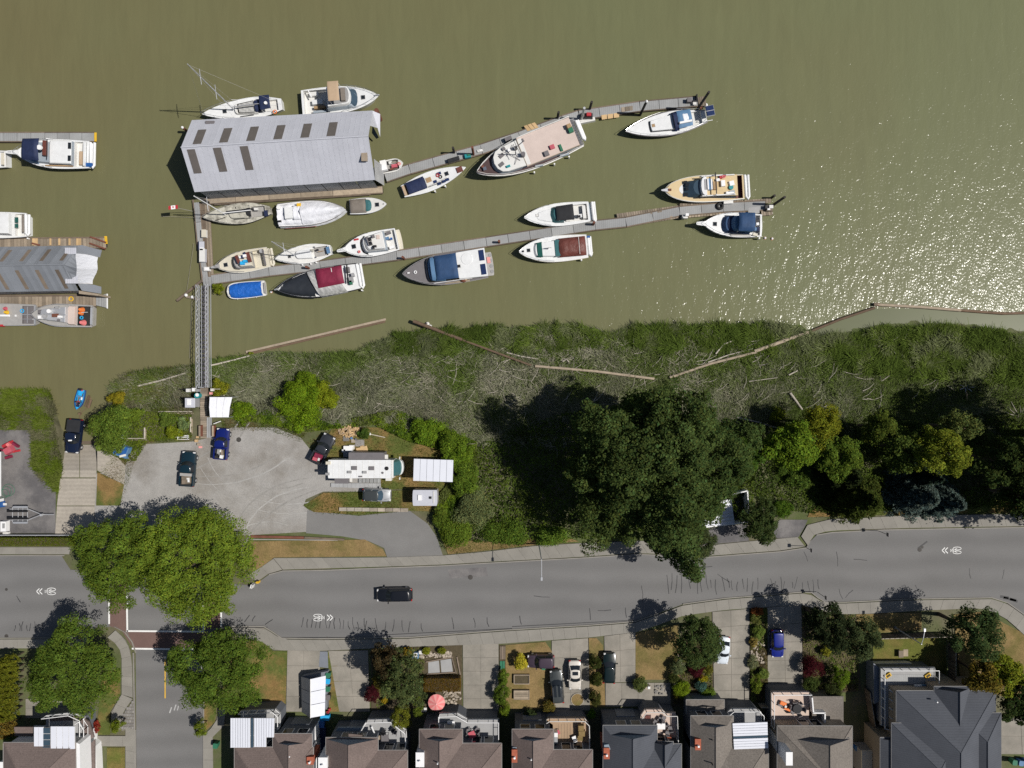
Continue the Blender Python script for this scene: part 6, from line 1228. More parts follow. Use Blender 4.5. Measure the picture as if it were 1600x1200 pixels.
for sg in (-1, 1): M().tube([(0, sg * .85, .36), (0, sg * 1.06, .36)], .36, 12).build('wheel', 'rubber', tr)
# boat trailers
def trailer(name, label, rear, hitch, W, z, sub=False):
    A, B = P(*rear, z), P(*hitch, z); L = (B - A).length; c = A
    o = thing(name, label, 'boat trailer', tuple(c), math.atan2(B.y - A.y, B.x - A.x))
    fr = 'galvanised' if not sub else 'wet_log'; bx = L * .42
    for sg in (-1, 1):
        M().tube([(0, sg * W * .33, .5), (bx, sg * W * .33, .5), (L * .72, 0, .48), ], .055, 6).build('frame_rail', fr, o)
        M().box((bx * .45, sg * W * .22, .66), (bx * 1.1, .26, .14)).build('bunk', 'black' if not sub else 'wet_log', o)
        M().prism(plan(bx * .25 - .1, bx + .1, .14, .14, .2, .2, 5), .66, .72).build('fender', 'alu' if not sub else 'wet_log', o, loc=(0, sg * W * .47, 0))
        for k in (.4, .75): M().tube([(bx * k, sg * W * .40, .33), (bx * k, sg * W * .52, .33)], .32, 12).build('wheel', 'rubber', o)
    for k in (.15, .45, .7, .95): M().tube([(bx * k, -W * .45, .48), (bx * k, W * .45, .48)], .04, 5).build('cross_bar', fr, o)
    M().tube([(L * .7, 0, .5), (L, 0, .5)], .06, 6).build('tongue', fr, o); M().box((L * .74, 0, .7), (.25, .3, .4)).build('winch_post', fr, o)
    return o
trailer('boat_trailer', 'empty white framed boat trailer with black bunks on the dark parking pad', (19, 803), (88, 803), 2.3, .4)
trailer('boat_trailer', 'submerged boat trailer behind the black pickup on the ramp', (139, 618), (126, 656), 1.9, -3.0, True)
# red machine on the pad, blue cart, firewood, misc
o = thing('red_machinery', 'dark red folded farm machine with spread arms on the parking pad', 'machine', tuple(P(18, 704, .02)))
for c, s_, rz, mt in (((0, .1, .5), (1.3, 1.0, .7), .5, 'pink_red'), ((-.3, .9, .4), (1.6, .45, .5), .5, 'red'), ((.8, .85, .35), (1.1, .35, .4), -.6, 'maroon'), ((.9, -.05, .35), (1.0, .3, .35), .2, 'red'), ((-.2, -.9, .35), (1.0, .4, .4), .3, 'maroon'), ((-1.1, .1, .3), (1.0, .35, .3), -.15, 'maroon'), ((.1, .9, .75), (.5, .5, .4), .8, 'salmon')): M().box(c, s_, rz, .8).build('arm', mt, o)
o = thing('utility_cart', 'blue tarp covered cart tilted on the grass left of the gravel', 'cart', tuple(P(194, 704, .02)), -.35)
M().box((0, 0, .45), (2.0, 1.7, .7), 0, .92).build('body', 'blue_light', o); M().box((-.1, .1, .85), (1.7, 1.4, .1)).build('tarp', 'blue_plastic', o); M().box((.5, -.5, .92), (.9, .3, .08), .6).build('paper', 'offwhite', o); M().tube([(0, .8, .6), (.1, 1.3, .7)], .05, 5).build('handle', 'galvanised', o)
for sg in (-1, 1): M().tube([(sg * .85, -.3, .25), (sg * 1.0, -.3, .25)], .25, 10).build('wheel', 'rubber', o)
wood = thing('firewood_heap', 'heap of fresh split firewood behind the motorhome', 'firewood', tuple(P(546, 673, 0)))
rr = random.Random(4)
for k in range(120):
    a = rr.uniform(0, 6.28); q = math.sqrt(rr.random()); x, y = 1.45 * q * math.cos(a), .8 * q * math.sin(a)
    M().prism([(-.22, -.08), (.22, -.08), (.2, .08), (-.2, .08)], 0, .12).build('log', rr.choice(['fresh_wood', 'fresh_wood', 'tan_canvas']), wood).location = (x, y, .5 * (1 - q) + rr.uniform(0, .12))
for ch in wood.children: ch.rotation_euler = (rr.uniform(-.5, .5), rr.uniform(-.5, .5), rr.uniform(0, 6.28))
prop('rubbish_pile', 'white bags and sheet metal piled behind the motorhome', 'rubbish', 545, 706, 0.02, [('bag', 'white', (0, .5, .3), (1.3, .8, .6)), ('bag', 'offwhite', (.5, .7, .3), (.7, .6, .5)), ('crate', 'shed_grey', (.1, -.3, .35), (1.5, .8, .7)), ('scrap', 'white', (-.6, .2, .5), (.5, .4, .2))])
prop('plywood_sheet', 'sheet of plywood leaning near the motorhome slide-out', 'plywood', 566, 703, 0.02, [('sheet', 'fresh_wood', (0, 0, .2), (1.6, .9, .05)), ('block', 'fresh_wood', (.1, .5, .1), (.5, .2, .2))], rz=.25)
prop('stone_patio', 'broken concrete pavers beside the firewood heap', 'paving', 551, 690, 0.0, [('paver', 'cobble', (1.0, -.2, .06), (1.3, 1.0, .1)), ('paver', 'cobble', (-.9, .4, .06), (.9, .7, .1)), ('paver', 'rock', (.1, .1, .08), (.6, .5, .14)), ('can', 'blue_light', (-.1, .5, .2), (.3, .3, .3)), ('can', 'gel_charcoal', (.5, .35, .2), (.25, .3, .3))])
o = thing('pole', 'pale fallen pole with bracket lying in the dry grass', 'pole', tuple(P(582, 679, .05))); M().tube([(-.4, .1, .2), (1.8, -.4, .12)], .06, 6).build('shaft', 'driftwood_pale', o); M().box((-.4, .1, .25), (.4, .3, .25)).build('bracket', 'white', o)
o = thing('retaining_kerb', 'row of old grey concrete blocks below the silver minivan', 'block wall', (0, 0, 0))
for k in range(9): x = 530 + k * 12; c = P(x + 6, 795.5 + k * .15, .15); M().box((c.x, c.y, .12), (1.02, .5, .35)).build('block', 'concrete_old' if k < 4 else 'rock', o)
o = thing('timber_edging', 'long dark timber edge with white pipe along the gravel lot', 'edging', (0, 0, 0)); rect_between(P(392, 838, .1)[:2], P(475, 840, .1)[:2], .35, 0, .22, 'timber', 'rust', o); rect_between(P(392, 842.5, .1)[:2], P(528, 844, .1)[:2], .1, .02, .18, 'pipe', 'alu_dull', o); rect_between(P(476, 840, .1)[:2], P(538, 843, .1)[:2], .3, 0, .2, 'timber', 'old_beam', o)
# gangway landing
o = thing('landing_deck', 'brown plank landing between the gangway and the gravel lot', 'deck'); planks(o, [(312, 606), (326, 606), (326, 684), (312, 684)], 1, 'old_beam', .02)
for k in range(26): y = 607 + k * 3; planks(o, [(312, y), (330 if y > 652 else 324, y), (330 if y > 652 else 324, y + 2.6), (312, y + 2.6)], 1, 'deck_wood' , .1)
planks(o, [(323, 652), (331, 652), (331, 684), (323, 684)], 3, 'deck_grey', .16)
o = thing('canopy_tent', 'white peaked shade tent beside the landing deck', 'canopy', tuple(P(344, 637, 0)))
q = [P(327.5, 620.5, 2.4), P(363, 620.5, 2.1), P(357.5, 652, 2.1), P(328, 652, 2.4)]; q = [v - o.location for v in q]
for j in range(3):
    u0, u1 = j / 3 + .004, (j + 1) / 3 - .004; a, b_, c, d = q[0].lerp(q[1], u0), q[0].lerp(q[1], u1), q[3].lerp(q[2], u1), q[3].lerp(q[2], u0); up = Vector((0, 0, .12 * math.sin(math.pi * (j + .5) / 3)))
    M().add([a, b_, (b_ + c) / 2 + Vector((0, 0, .22)), (a + d) / 2 + Vector((0, 0, .22)), c, d], [[0, 3, 2, 1], [3, 5, 4, 2]]).build('roof_cloth', 'white_tarp', o)
for v in q: M().tube([(v.x, v.y, 0), (v.x, v.y, v.z)], .04, 5).build('post', 'galvanised', o)
prop('utility_shed', 'small grey shed with white lid beside the landing deck', 'shed', 305, 629, 0, [('body', 'stucco', (0, 0, .8), (1.3, 1.25, 1.6)), ('roof', 'roof_metal', (0, 0, 1.65), (1.4, 1.35, .1)), ('lid', 'white', (-.1, .1, 1.74), (.55, .9, .08))])
for x, l in ((315, 'worn red planter box along the inner side of the landing deck'), (335.5, 'worn red planter box next to the bright blue pickup')):
    prop('planter_box', l, 'planter', x, 673, .1, [('box', 'rust', (0, 0, .3), (.42, 1.6, .5)), ('top', 'driftwood', (-.04, 0, .56), (.26, 1.5, .06))])
o = thing('water_tank', 'round teal drum by the head of the gangway', 'drum', tuple(P(312, 618, 0))); M().disc((0, 0), .38, 0, .9, 16).build('drum', 'teal_plastic', o, smooth=40); M().disc((.05, .1), .25, .9, .95, 12).build('lid', 'white', o)
o = thing('garden_fence', 'low weathered rail fence around the plant beds by the landing', 'fence')
for a, c in (((248, 643), (300, 643)), ((195, 685), (226, 685)), ((226, 668), (226, 686)), ((298, 652), (298, 675))):
    rect_between(P(*a, .4)[:2], P(*c, .4)[:2], .12, .3, .5, 'rail', 'driftwood_pale', o); rect_between(P(a[0] + 1, a[1] + 2.5, .4)[:2], P(c[0] + 1, c[1] + 2.5, .4)[:2], .1, .1, .25, 'rail', 'driftwood', o)
prop('plant_stand', 'pale square stand at the corner of the rail fence', 'stand', 193, 682, 0, [('top', 'offwhite', (0, 0, .7), (.75, .6, .08)), ('leg', 'driftwood', (.2, .1, .35), (.12, .12, .7)), ('jar', 'white', (-.7, .0, .3), (.35, .3, .4)), ('jar', 'white', (-.95, -.1, .25), (.3, .3, .3))])
prop('metal_frame', 'tangled white metal frame lying beside the landing', 'scrap', 290, 684, .05, [('bar', 'white', (-.4, .1, .2), (1.9, .1, .1)), ('bar', 'offwhite', (-.2, -.2, .25), (1.6, .1, .1)), ('bar', 'white', (-1.0, 0, .2), (.12, .6, .12)), ('bar', 'galvanised', (.4, .1, .3), (.1, .7, .1)), ('pipe', 'white', (.2, .3, .25), (.7, .12, .12))])
prop('terracotta_scrap', 'scatter of orange pots near the landing deck', 'pots', 310, 693, .02, [('pot', 'fresh_wood', (-.2, .4, .2), (.4, .4, .35)), ('pot', 'driftwood', (.1, -.1, .15), (.4, .35, .3)), ('shard', 'salmon_pale', (.3, -.5, .06), (.5, .3, .08)), ('shard', 'fresh_wood', (-.1, .9, .1), (.4, .3, .12))])
prop('gear_heap', 'jumble of pale chairs and hoses at the gangway head', 'gear', 303, 611, 0, [('chair', 'offwhite', (-.6, .1, .4), (.5, .5, .5)), ('chair', 'white', (.2, .2, .4), (.4, .5, .6)), ('hose', 'black', (-1.2, .2, .2), (1.0, .12, .15)), ('bin', 'gel_grey', (.8, .1, .35), (.4, .4, .7)), ('rail', 'alu', (1.2, .5, .5), (.8, .1, .1))])
prop('porch_gear', 'pale pots and rails on the right of the gangway head', 'gear', 335, 609, 0, [('pot', 'offwhite', (-.2, 0, .2), (.4, .4, .4)), ('rail', 'driftwood_pale', (.4, .1, .5), (1.2, .08, .1)), ('pot', 'salmon_pale', (-.4, -.5, .2), (.35, .35, .4))])
prop('tap_stand', 'slanted white pipe rail by the bright blue pickup', 'rail', 341, 660, .3, [('pipe', 'white', (0, 0, .4), (1.1, .09, .09)), ('post', 'offwhite', (-.4, 0, 0), (.08, .08, .8))], rz=.35)
prop('road_sign_board', 'small white sandwich board at the kerb bulb below the big maple', 'sign', 396, 914, .02, [('board', 'white', (-.08, 0, .45), (.12, .55, .9)), ('board', 'offwhite', (.12, 0, .45), (.1, .55, .9))], rz=-.3)
prop('fire_hydrant', 'yellow hydrant on the dry kerb bulb beside the big maple', 'hydrant', 405, 908, .02, [('barrel', 'yellow', (0, 0, .35), (.32, .32, .7)), ('cap', 'yellow', (0, 0, .75), (.42, .2, .12)), ('outlet', 'gel_black', (0, .2, .45), (.15, .12, .15))])
# far left edge: building corner, bins, white box
o = thing('pad_building', 'white edged building corner at the left of the parking pad', 'building'); M().prism(PP([(-90, 700), (-1, 700), (-1, 790), (-90, 790)], 0), 0, 3).build('wall', 'stucco', o); M().prism(PP([(-95, 706), (2.0, 706), (2.0, 775), (-95, 775)], 3), 3.0, 3.15).build('roof', 'white', o)
prop('blue_bin', 'blue and white container at the left edge of the parking pad', 'container', 4, 787, 0, [('body', 'blue_plastic', (0, 0, .5), (.8, .8, 1.0)), ('lid', 'white', (-.1, .6, .6), (.7, .4, 1.0)), ('shelf', 'offwhite', (.6, 0, .4), (.5, .35, .1))])
prop('white_bench', 'white boxy chair with grey seat below the empty trailer', 'chair', 11, 821, 0, [('frame', 'white', (0, 0, .4), (.8, 1.5, .8)), ('seat', 'gel_grey', (.1, .1, .83), (.35, .7, .06)), ('step', 'offwhite', (.05, -1.1, .2), (.85, .5, .35))])
o = thing('hose_coil', 'loose green hose loops on the parking pad', 'hose', tuple(P(10, 768, .04))); M().ring((0, 0, 0), .7, .03, 20, 4).ring((.3, .2, .01), .85, .03, 20, 4).ring((-.3, -.3, .02), .6, .03, 20, 4).build('coil', 'green_plastic', o)
o = thing('wire_fence', 'grey rail fence between parking pad and clipped green strip', 'fence'); rect_between(P(-40, 835.5, .6)[:2], P(116, 835.5, .6)[:2], .09, .9, 1.0, 'rail', 'galvanised', o); rect_between(P(-40, 835.5, .6)[:2], P(116, 835.5, .6)[:2], .05, .1, .85, 'mesh_panel', 'alu_dull', o)
for k in range(9): c = P(-30 + k * 18, 835.5, .5); M().tube([(c.x, c.y, 0), (c.x, c.y, 1.1)], .05, 6).build('post', 'galvanised', o)
# small roofless building under the big maple
o = thing('carport', 'small open white building with a dark roofless bay beside the big maple', 'shelter')
M().prism(PP([(1085, 800), (1142, 776), (1148, 818), (1098, 823)], 2.6), 2.5, 2.62).build('roof', 'cover_white', o)
for k in range(7): u = k / 7; M().prism(PP([(1086 + 8 * u, 801 + 3 * k), (1143 + 1 * u, 777 + 6 * k), (1143.3 + 1 * u, 778.5 + 6 * k), (1086.4 + 8 * u, 802.5 + 3 * k)], 2.65), 2.62, 2.67).build('roof_rib', 'offwhite', o)
M().prism(PP([(1142, 775), (1166, 768), (1171, 815), (1148, 817)], .1), .05, .1).build('bay_floor', 'gel_charcoal', o)
for a, c in (((1140, 774), (1168, 767)), ((1168, 767), (1172, 816)), ((1172, 816), (1150, 818)), ((1100, 824), (1150, 818.5))): rect_between(P(*a, 2.2)[:2], P(*c, 2.2)[:2], .16, 0, 2.2, 'wall', 'trim_white', o)

# street lamps and poles
def lamp(label, base, height, arm, z0=.13):
    p = P(*base, z0); o = thing('street_lamp', label, 'street lamp', tuple(p), 0, 'lamps along the street')
    M().tube([(0, 0, 0), (0, 0, height)], .1, 8, .06).build('pole', 'galvanised', o); M().disc((0, 0), .2, 0, .15, 10).build('base', 'concrete', o)
    a = Vector(arm); M().tube([(0, 0, height - .1), (a.x * .5, a.y * .5, height + .15), (a.x, a.y, height + .2)], .05, 6).build('arm', 'galvanised', o)
    M().box((a.x * 1.08, a.y * 1.08, height + .18), (.28 + abs(a.x) * .1, .28 + abs(a.y) * .12, .16), 0, .8).build('lamp_head', 'alu', o)
    return o
lamp('tall lamp with an arm over the road between drive and big maple', (842, 850), 9.0, (0, -2.2)); lamp('curved lamp on the dry verge by the fenced lawn', (1398, 980), 6.6, (.25, 1.8), .02); lamp('lamp post rising through the round tree at the side street corner', (349, 997), 7.0, (.1, -1.6))
for x, y, l in ((1255, 853, 'slim dark signpost at the kink of the upper pavement'), (1371, 829, 'slim dark signpost on the kerb right of the conifers'), (1277, 925, 'slim dark signpost on the lower kerb bulb')):
    o = thing('signpost', l, 'signpost', tuple(P(x, y, .14)), 0, 'signposts on the kerbs'); M().tube([(0, 0, 0), (0, 0, 3.0)], .04, 6).build('post', 'gel_black', o); M().box((0, 0, 2.75), (.06, .5, .6)).build('sign_plate', 'gel_charcoal', o)
o = thing('stop_sign', 'white backed sign by the corner tree at the side street', 'sign', tuple(P(388, 1001, .1))); M().tube([(0, 0, 0), (0, 0, 2.4)], .04, 6).build('post', 'galvanised', o); M().box((0, 0, 2.1), (.5, .06, .6), .7).build('plate', 'white', o)

# person in the launch: one continuous skinned body, seated
def person(label, loc, rz):
    root = thing('person', label, 'person', loc, rz)
    V = [(0, 0, 0), (0, 0, .22), (0, 0, .45), (0, 0, .55), (.02, 0, .68), (.0, .2, .46), (.12, .27, .2), (.36, .2, .12), (0, -.2, .46), (.12, -.27, .2), (.36, -.2, .12), (.1, .1, 0), (.45, .13, .05), (.5, .13, -.38), (.62, .13, -.4), (.1, -.1, 0), (.45, -.13, .05), (.5, -.13, -.38), (.62, -.13, -.4)]
    E = [(0, 1), (1, 2), (2, 3), (3, 4), (2, 5), (5, 6), (6, 7), (2, 8), (8, 9), (9, 10), (0, 11), (11, 12), (12, 13), (13, 14), (0, 15), (15, 16), (16, 17), (17, 18)]
    rad = [.15, .15, .15, .06, .1, .075, .055, .04, .075, .055, .04, .1, .075, .055, .05, .1, .075, .055, .05]
    me = bpy.data.meshes.new('body'); me.from_pydata(V, E, []); me.materials.append(MATS['cloth_dark']); o = link(bpy.data.objects.new('body', me), root)
    o.modifiers.new('Skin', 'SKIN')
    for i, s_ in enumerate(me.skin_vertices[0].data): s_.radius = (rad[i], rad[i]); s_.use_root = (i == 0)
    sm = o.modifiers.new('Sub', 'SUBSURF'); sm.levels = sm.render_levels = 2
    M().dome((.04, 0, .66), .1, .09, .13, 10, 4).build('face', 'skin', root, smooth=60); M().dome((.0, 0, .70), .12, .11, .13, 10, 4).build('hair', 'hair', root, smooth=60); M().box((.13, 0, .7), (.03, .03, .05)).build('nose', 'skin', root)
    M().loft([[(.16 * math.cos(a) * k, .19 * math.sin(a) * k, z) for a in [2 * math.pi * i / 10 for i in range(10)]] for z, k in ((.02, 1), (.25, 1.02), (.44, .9), (.5, .5))]).build('life_vest', 'cloth_red', root, smooth=60)
    for sg in (-1, 1):
        for f in range(4): M().tube([(.36, sg * .2 + (f - 1.5) * .018, .12), (.41, sg * .2 + (f - 1.5) * .02, .11), (.43, sg * .2 + (f - 1.5) * .02, .08)], .009, 4).build('finger', 'skin', root)
        M().tube([(.35, sg * .17, .12), (.39, sg * .155, .1)], .01, 4).build('thumb', 'skin', root)
    return root
mw = Matrix.Translation(launch.root.location) @ launch.root.rotation_euler.to_matrix().to_4x4()
pp_ = mw @ Vector((launch.X(.6), .05, .5)); person('person in dark clothes and red vest seated in the bright blue launch', tuple(pp_), launch.root.rotation_euler.z)
mw = Matrix.Translation(boat19.root.location) @ boat19.root.rotation_euler.to_matrix().to_4x4()
p_ = mw @ Vector((boat19.X(.30), .88 * 2.25, 1.55)); o = thing('rope_bundle', 'brown bundle on the side deck of the charcoal yacht', 'bundle', tuple(p_)); M().dome((0, 0, 0), .45, .3, .35, 10, 4).build('fold', 'rust', o); M().dome((.3, .1, .05), .25, .2, .3, 10, 4).build('fold', 'tan_canvas', o)

# ------------------------------------------------------------------ houses
ZE = 5.6
def poly3(name, pts, mat, parent, up=True):
    m = M(); n = Vector((0, 0, 0))
    for i in range(len(pts)): a, b_ = Vector(pts[i]), Vector(pts[(i + 1) % len(pts)]); n += a.cross(b_)
    if up and n.z < 0: pts = pts[::-1]
    return m.add(pts, [list(range(len(pts)))]).build(name, mat, parent)
def gutter(root, a, b_, mat='alu_dull'): return M().tube([a, b_], .035, 4).build('gutter', mat, root)
def hip(root, X0, X1, Y0, Y1, ze, pitch, mat):
    """hip roof over a rectangle; each slope its own part"""
    w, d = X1 - X0, Y1 - Y0; h = min(w, d) / 2 * pitch; zr = ze + h
    if w <= d: A, B = (X0 + w / 2, Y1 - w / 2, zr), (X0 + w / 2, Y0 + w / 2, zr)
    else: A, B = (X1 - d / 2, Y0 + d / 2, zr), (X0 + d / 2, Y0 + d / 2, zr)
    c = [(X0, Y0, ze), (X1, Y0, ze), (X1, Y1, ze), (X0, Y1, ze)]
    sl = ([[c[2], c[3], A], [c[3], c[0], B, A], [c[0], c[1], B], [c[1], c[2], A, B]] if w <= d else [[c[2], c[3], B, A], [c[3], c[0], B], [c[0], c[1], A, B], [c[1], c[2], A]])
    for q in sl: poly3('roof_slope', q, mat, root)
    m = M()
    m.tube([A, B], .07, 5)
    for q in ((c[2], A), (c[1], B if w <= d else A), (c[3], A if w <= d else B), (c[0], B)): m.tube([q[0], q[1]], .05, 5)
    m.build('ridge_cap', mat, root)
    for i in range(4): gutter(root, c[i], c[(i + 1) % 4])
    return zr
def wing(root, X0, X1, yN, yS, ze, pitch, mat, skirt=1.0, gable='siding_blue', cut=0.0):
    xm = (X0 + X1) / 2; zr = ze + (X1 - X0) / 2 * pitch; yG = yN - skirt; e = skirt * .95; zg = ze + e * pitch
    poly3('roof_slope', [(X0, yN, ze), (X0 + e, yG, zg), (xm, yG + .25, zr), (xm, yS, zr), (X0, yS, ze)], mat, root)
    poly3('roof_slope', [(X1, yN, ze), (X1, yS, ze), (xm, yS, zr), (xm, yG + .25, zr), (X1 - e, yG, zg)], mat, root)
    poly3('skirt_slope', [(X0, yN, ze), (X1, yN, ze), (X1 - e, yG, zg), (X0 + e, yG, zg)], mat, root)
    M().add([(X0 + e, yG - .02, zg - .02), (xm, yG - .02, zr - .05), (X1 - e, yG - .02, zg - .02)], [[0, 1, 2]]).build('gable', gable, root)
    M().tube([(xm, yG + .25, zr + .02), (xm, yS, zr + .02)], .07, 5).build('ridge_cap', mat, root)
    for a, b_ in (((X0, yN, ze), (X1, yN, ze)), ((X0, yN, ze), (X0, yS, ze)), ((X1, yN, ze), (X1, yS, ze))): gutter(root, a, b_)
    return zr
def walls(root, X0, X1, Y0, Y1, z1, mat, z0=0.0, name='wall', ins=.4):
    return M().prism([(X0 + ins, Y0 + ins), (X1 - ins, Y0 + ins), (X1 - ins, Y1 - ins), (X0 + ins, Y1 - ins)], z0, z1).build(name, mat, root)
def window(root, x, y, z, w, h, frame='trim_white', ax='x'):
    s_ = (w, .1, h) if ax == 'x' else (.1, w, h); g = (w - .16, .12, h - .16) if ax == 'x' else (.12, w - .16, h - .16)
    f = M().box((x, y, z), s_).build('window', frame, root); M().box((x, y, z), g).build('pane', 'glass', f); return f
def railing(root, pts, z, mat='trim_white', h=1.05, glass=True):
    top = [(x, y, z + h) for x, y in pts]; m = M()
    for i in range(len(top) - 1): m.tube([top[i], top[i + 1]], .055, 5); m.tube([(top[i][0], top[i][1], z + .1), (top[i + 1][0], top[i + 1][1], z + .1)], .04, 4)
    r = m.build('railing', mat, root); p = M()
    for i in range(len(pts) - 1):
        a, b_ = Vector(pts[i]), Vector(pts[i + 1]); n = max(1, round((b_ - a).length / 1.3))
        for k in range(n + 1): q = a.lerp(b_, k / n); p.box((q.x, q.y, z + h / 2), (.08, .08, h))
    p.build('railing_post', mat, r)
    return r
def deck(root, px, z, mat, rail_idx, under='siding_shaded', rmat='trim_white'):
    ym, xm = max(q[1] for q in px), sum(q[0] for q in px) / len(px); px = [(x + (2 if x > xm else -2), y - (7.5 if y < ym - 9 else 0)) for x, y in px]; pts = PP(px, z); M().prism(pts, z - .3, z).build('deck_floor', mat, root)
    c = Vector((sum(p[0] for p in pts) / len(pts), sum(p[1] for p in pts) / len(pts)))
    M().prism([tuple(c + (Vector(p) - c) * .94) for p in pts], 0, z - .3).build('garage', under, root)
    railing(root, [tuple(c + (Vector(pts[i]) - c) * .985) for i in rail_idx], z, rmat)
    return pts
def chimney(root, x, y, sx, sy, z1, mat, z0=0.0, pot=True):
    o = M().box((x, y, (z0 + z1) / 2), (sx, sy, z1 - z0)).build('chimney', mat, root); M().box((x, y, z1 + .06), (sx + .12, sy + .12, .12)).build('chimney_cap', mat, o)
    if pot: M().disc((x, y - .1), .14, z1 + .1, z1 + .5, 10).build('flue', 'white', o)
def wx(px, z=ZE): return P(px, 600, z).x
def wy(py, z=ZE): return P(800, py, z).y
def roof_vents(root, pts):
    for x, y, z, mt in pts: c = P(x, y, z); M().tube([(c.x, c.y, z - .3), (c.x, c.y, z + .3)], .09, 8).build('vent_pipe', mt, root)
def patio_cover(root, quad, z, n, mat='cover_white', axis='x', gap=.06, dark=None):
    (ax, ay), (bx, by), (cx, cy), (dx, dy) = quad
    for i in range(n):
        u0, u1 = (i + gap) / n, (i + 1 - gap) / n
        L_ = lambda p, q, u: (p[0] + (q[0] - p[0]) * u, p[1] + (q[1] - p[1]) * u)
        pts = [L_((ax, ay), (bx, by), u0), L_((ax, ay), (bx, by), u1), L_((dx, dy), (cx, cy), u1), L_((dx, dy), (cx, cy), u0)] if axis == 'x' else [L_((ax, ay), (dx, dy), u0), L_((bx, by), (cx, cy), u0), L_((bx, by), (cx, cy), u1), L_((ax, ay), (dx, dy), u1)]
        mm = mat
        if dark and i in dark: mm = 'glass_blue'
        M().prism(PP(pts, z), z - .06, z + (.0 if mm != mat else .03)).build('cover_panel', mm, root)
    M().prism(PP(quad, z - .08), z - .16, z - .09).build('cover_frame', 'trim_white', root)

def townhouse(label, x0, x1, yr, wg, yw, shingle, wallm, pitch=.52, wp=.62, depth=14.0, skirt=1.0, gable='siding_blue', front=None):
    h = thing('house', label, 'house', (0, 0, 0), 0, 'houses facing the street')
    X0, X1, Y1 = wx(x0), wx(x1), wy(yr); hip(h, X0, X1, Y1 - depth, Y1, ZE, pitch, shingle); walls(h, X0, X1, Y1 - depth, Y1, ZE, wallm)
    if wg:
        a, b_ = wx(wg[0]), wx(wg[1]); yN = wy(yw); wing(h, a, b_, yN, Y1 - 5.5, ZE + .02, wp, shingle, skirt, gable); walls(h, a, b_, Y1 - 2, yN, ZE, wallm, name='wing_wall')
        xm = (a + b_) / 2
        window(h, xm - 1, yN - .38, 4.2, 1.4, 1.4); window(h, xm + 1, yN - .38, 4.2, 1.4, 1.4); M().box((xm, yN - .36, 1.2), (2.6 if b_ - a > 3.4 else 1.6, .1, 2.3)).build('garage_door', 'shed_grey', h)
    m_ = (wx(wg[1]) + X1) / 2 if wg and wg[0] < x0 + 10 else (X0 + X1) / 2
    window(h, m_ - .8, Y1 - .38, 4.1, 1.3, 2.0); window(h, m_ + .8, Y1 - .38, 4.1, 1.3, 2.0)
    return h, (X0, X1, Y1)
def chair(label, px, py, z, mat, rz=0.0, cat='chair', group='seats on the house decks'):
    o = thing('patio_chair', label, cat, tuple(P(px, py, z)), rz, group); M().box((0, 0, .42), (.55, .55, .07)).build('seat', mat, o); M().box((-.26, 0, .72), (.07, .55, .6)).build('backrest', mat, o)
    for sx in (-.23, .23):
        for sy in (-.23, .23): M().box((sx, sy, .2), (.05, .05, .4)).build('leg', 'gel_charcoal', o)
    return o
def table(label, px, py, z, mat, sx=1.0, sy=.8, rz=0.0):
    o = thing('patio_table', label, 'table', tuple(P(px, py, z)), rz); M().box((0, 0, .72), (sx, sy, .05)).build('tabletop', mat, o)
    for a in (-1, 1):
        for b_ in (-1, 1): M().box((a * sx * .42, b_ * sy * .42, .35), (.06, .06, .7)).build('leg', 'gel_charcoal', o)
    return o
# H1 left corner house
h1, e = townhouse('brown shingled corner house with a plain white patio cover left of the side street', 5, 119, 1160, None, 0, 'shingle_brown', 'trim_white')
patio_cover(h1, [(53, 1136), (68, 1136), (68, 1166), (53, 1166)], 5.9, 2); patio_cover(h1, [(79, 1135), (117, 1135), (117, 1170), (79, 1171)], 5.9, 4); patio_cover(h1, [(67, 1137), (78, 1137), (78, 1175), (67, 1175)], 5.86, 4, 'glass_blue', 'y')
M().prism(PP([(22, 1136), (51, 1136), (51, 1150), (22, 1150)], 3.3), 3.1, 3.3).build('porch_roof', 'shingle_brown', h1)
deck(h1, [(74, 1125), (112, 1120), (130, 1128), (130, 1170), (74, 1172)], 2.9, 'deck_vinyl', [0, 1, 2, 3])
for q, nm in (([(78, 1119), (112, 1119), (123, 1117), (139, 1128), (147, 1152), (124, 1166), (131, 1134), (123, 1125), (78, 1127)], 'lower_roof'), ([(124, 1180), (148, 1155), (148, 1230), (142, 1230), (126, 1208)], 'lower_roof')): M().prism(PP(q, 2.9), 2.7, 2.92).build(nm, 'shingle_brown', h1)
M().prism(PP([(120, 1160), (125, 1162), (127, 1230), (121, 1230)], 5.4), 3, 5.5).build('white_parapet', 'trim_white', h1); M().prism(PP([(140, 1158), (150, 1165), (153, 1230), (147, 1230)], 1.4), 0, 1.5).build('porch_rail', 'trim_white', h1); M().prism(PP([(0, 1190), (11, 1190), (11, 1230), (0, 1230)], 2.9), 0, 3.0).build('side_bay', 'trim_white', h1)
railing(h1, PP([(117, 1132), (123, 1128), (131, 1140), (131, 1156), (123, 1162)], 3.9), 2.9, 'trim_white')
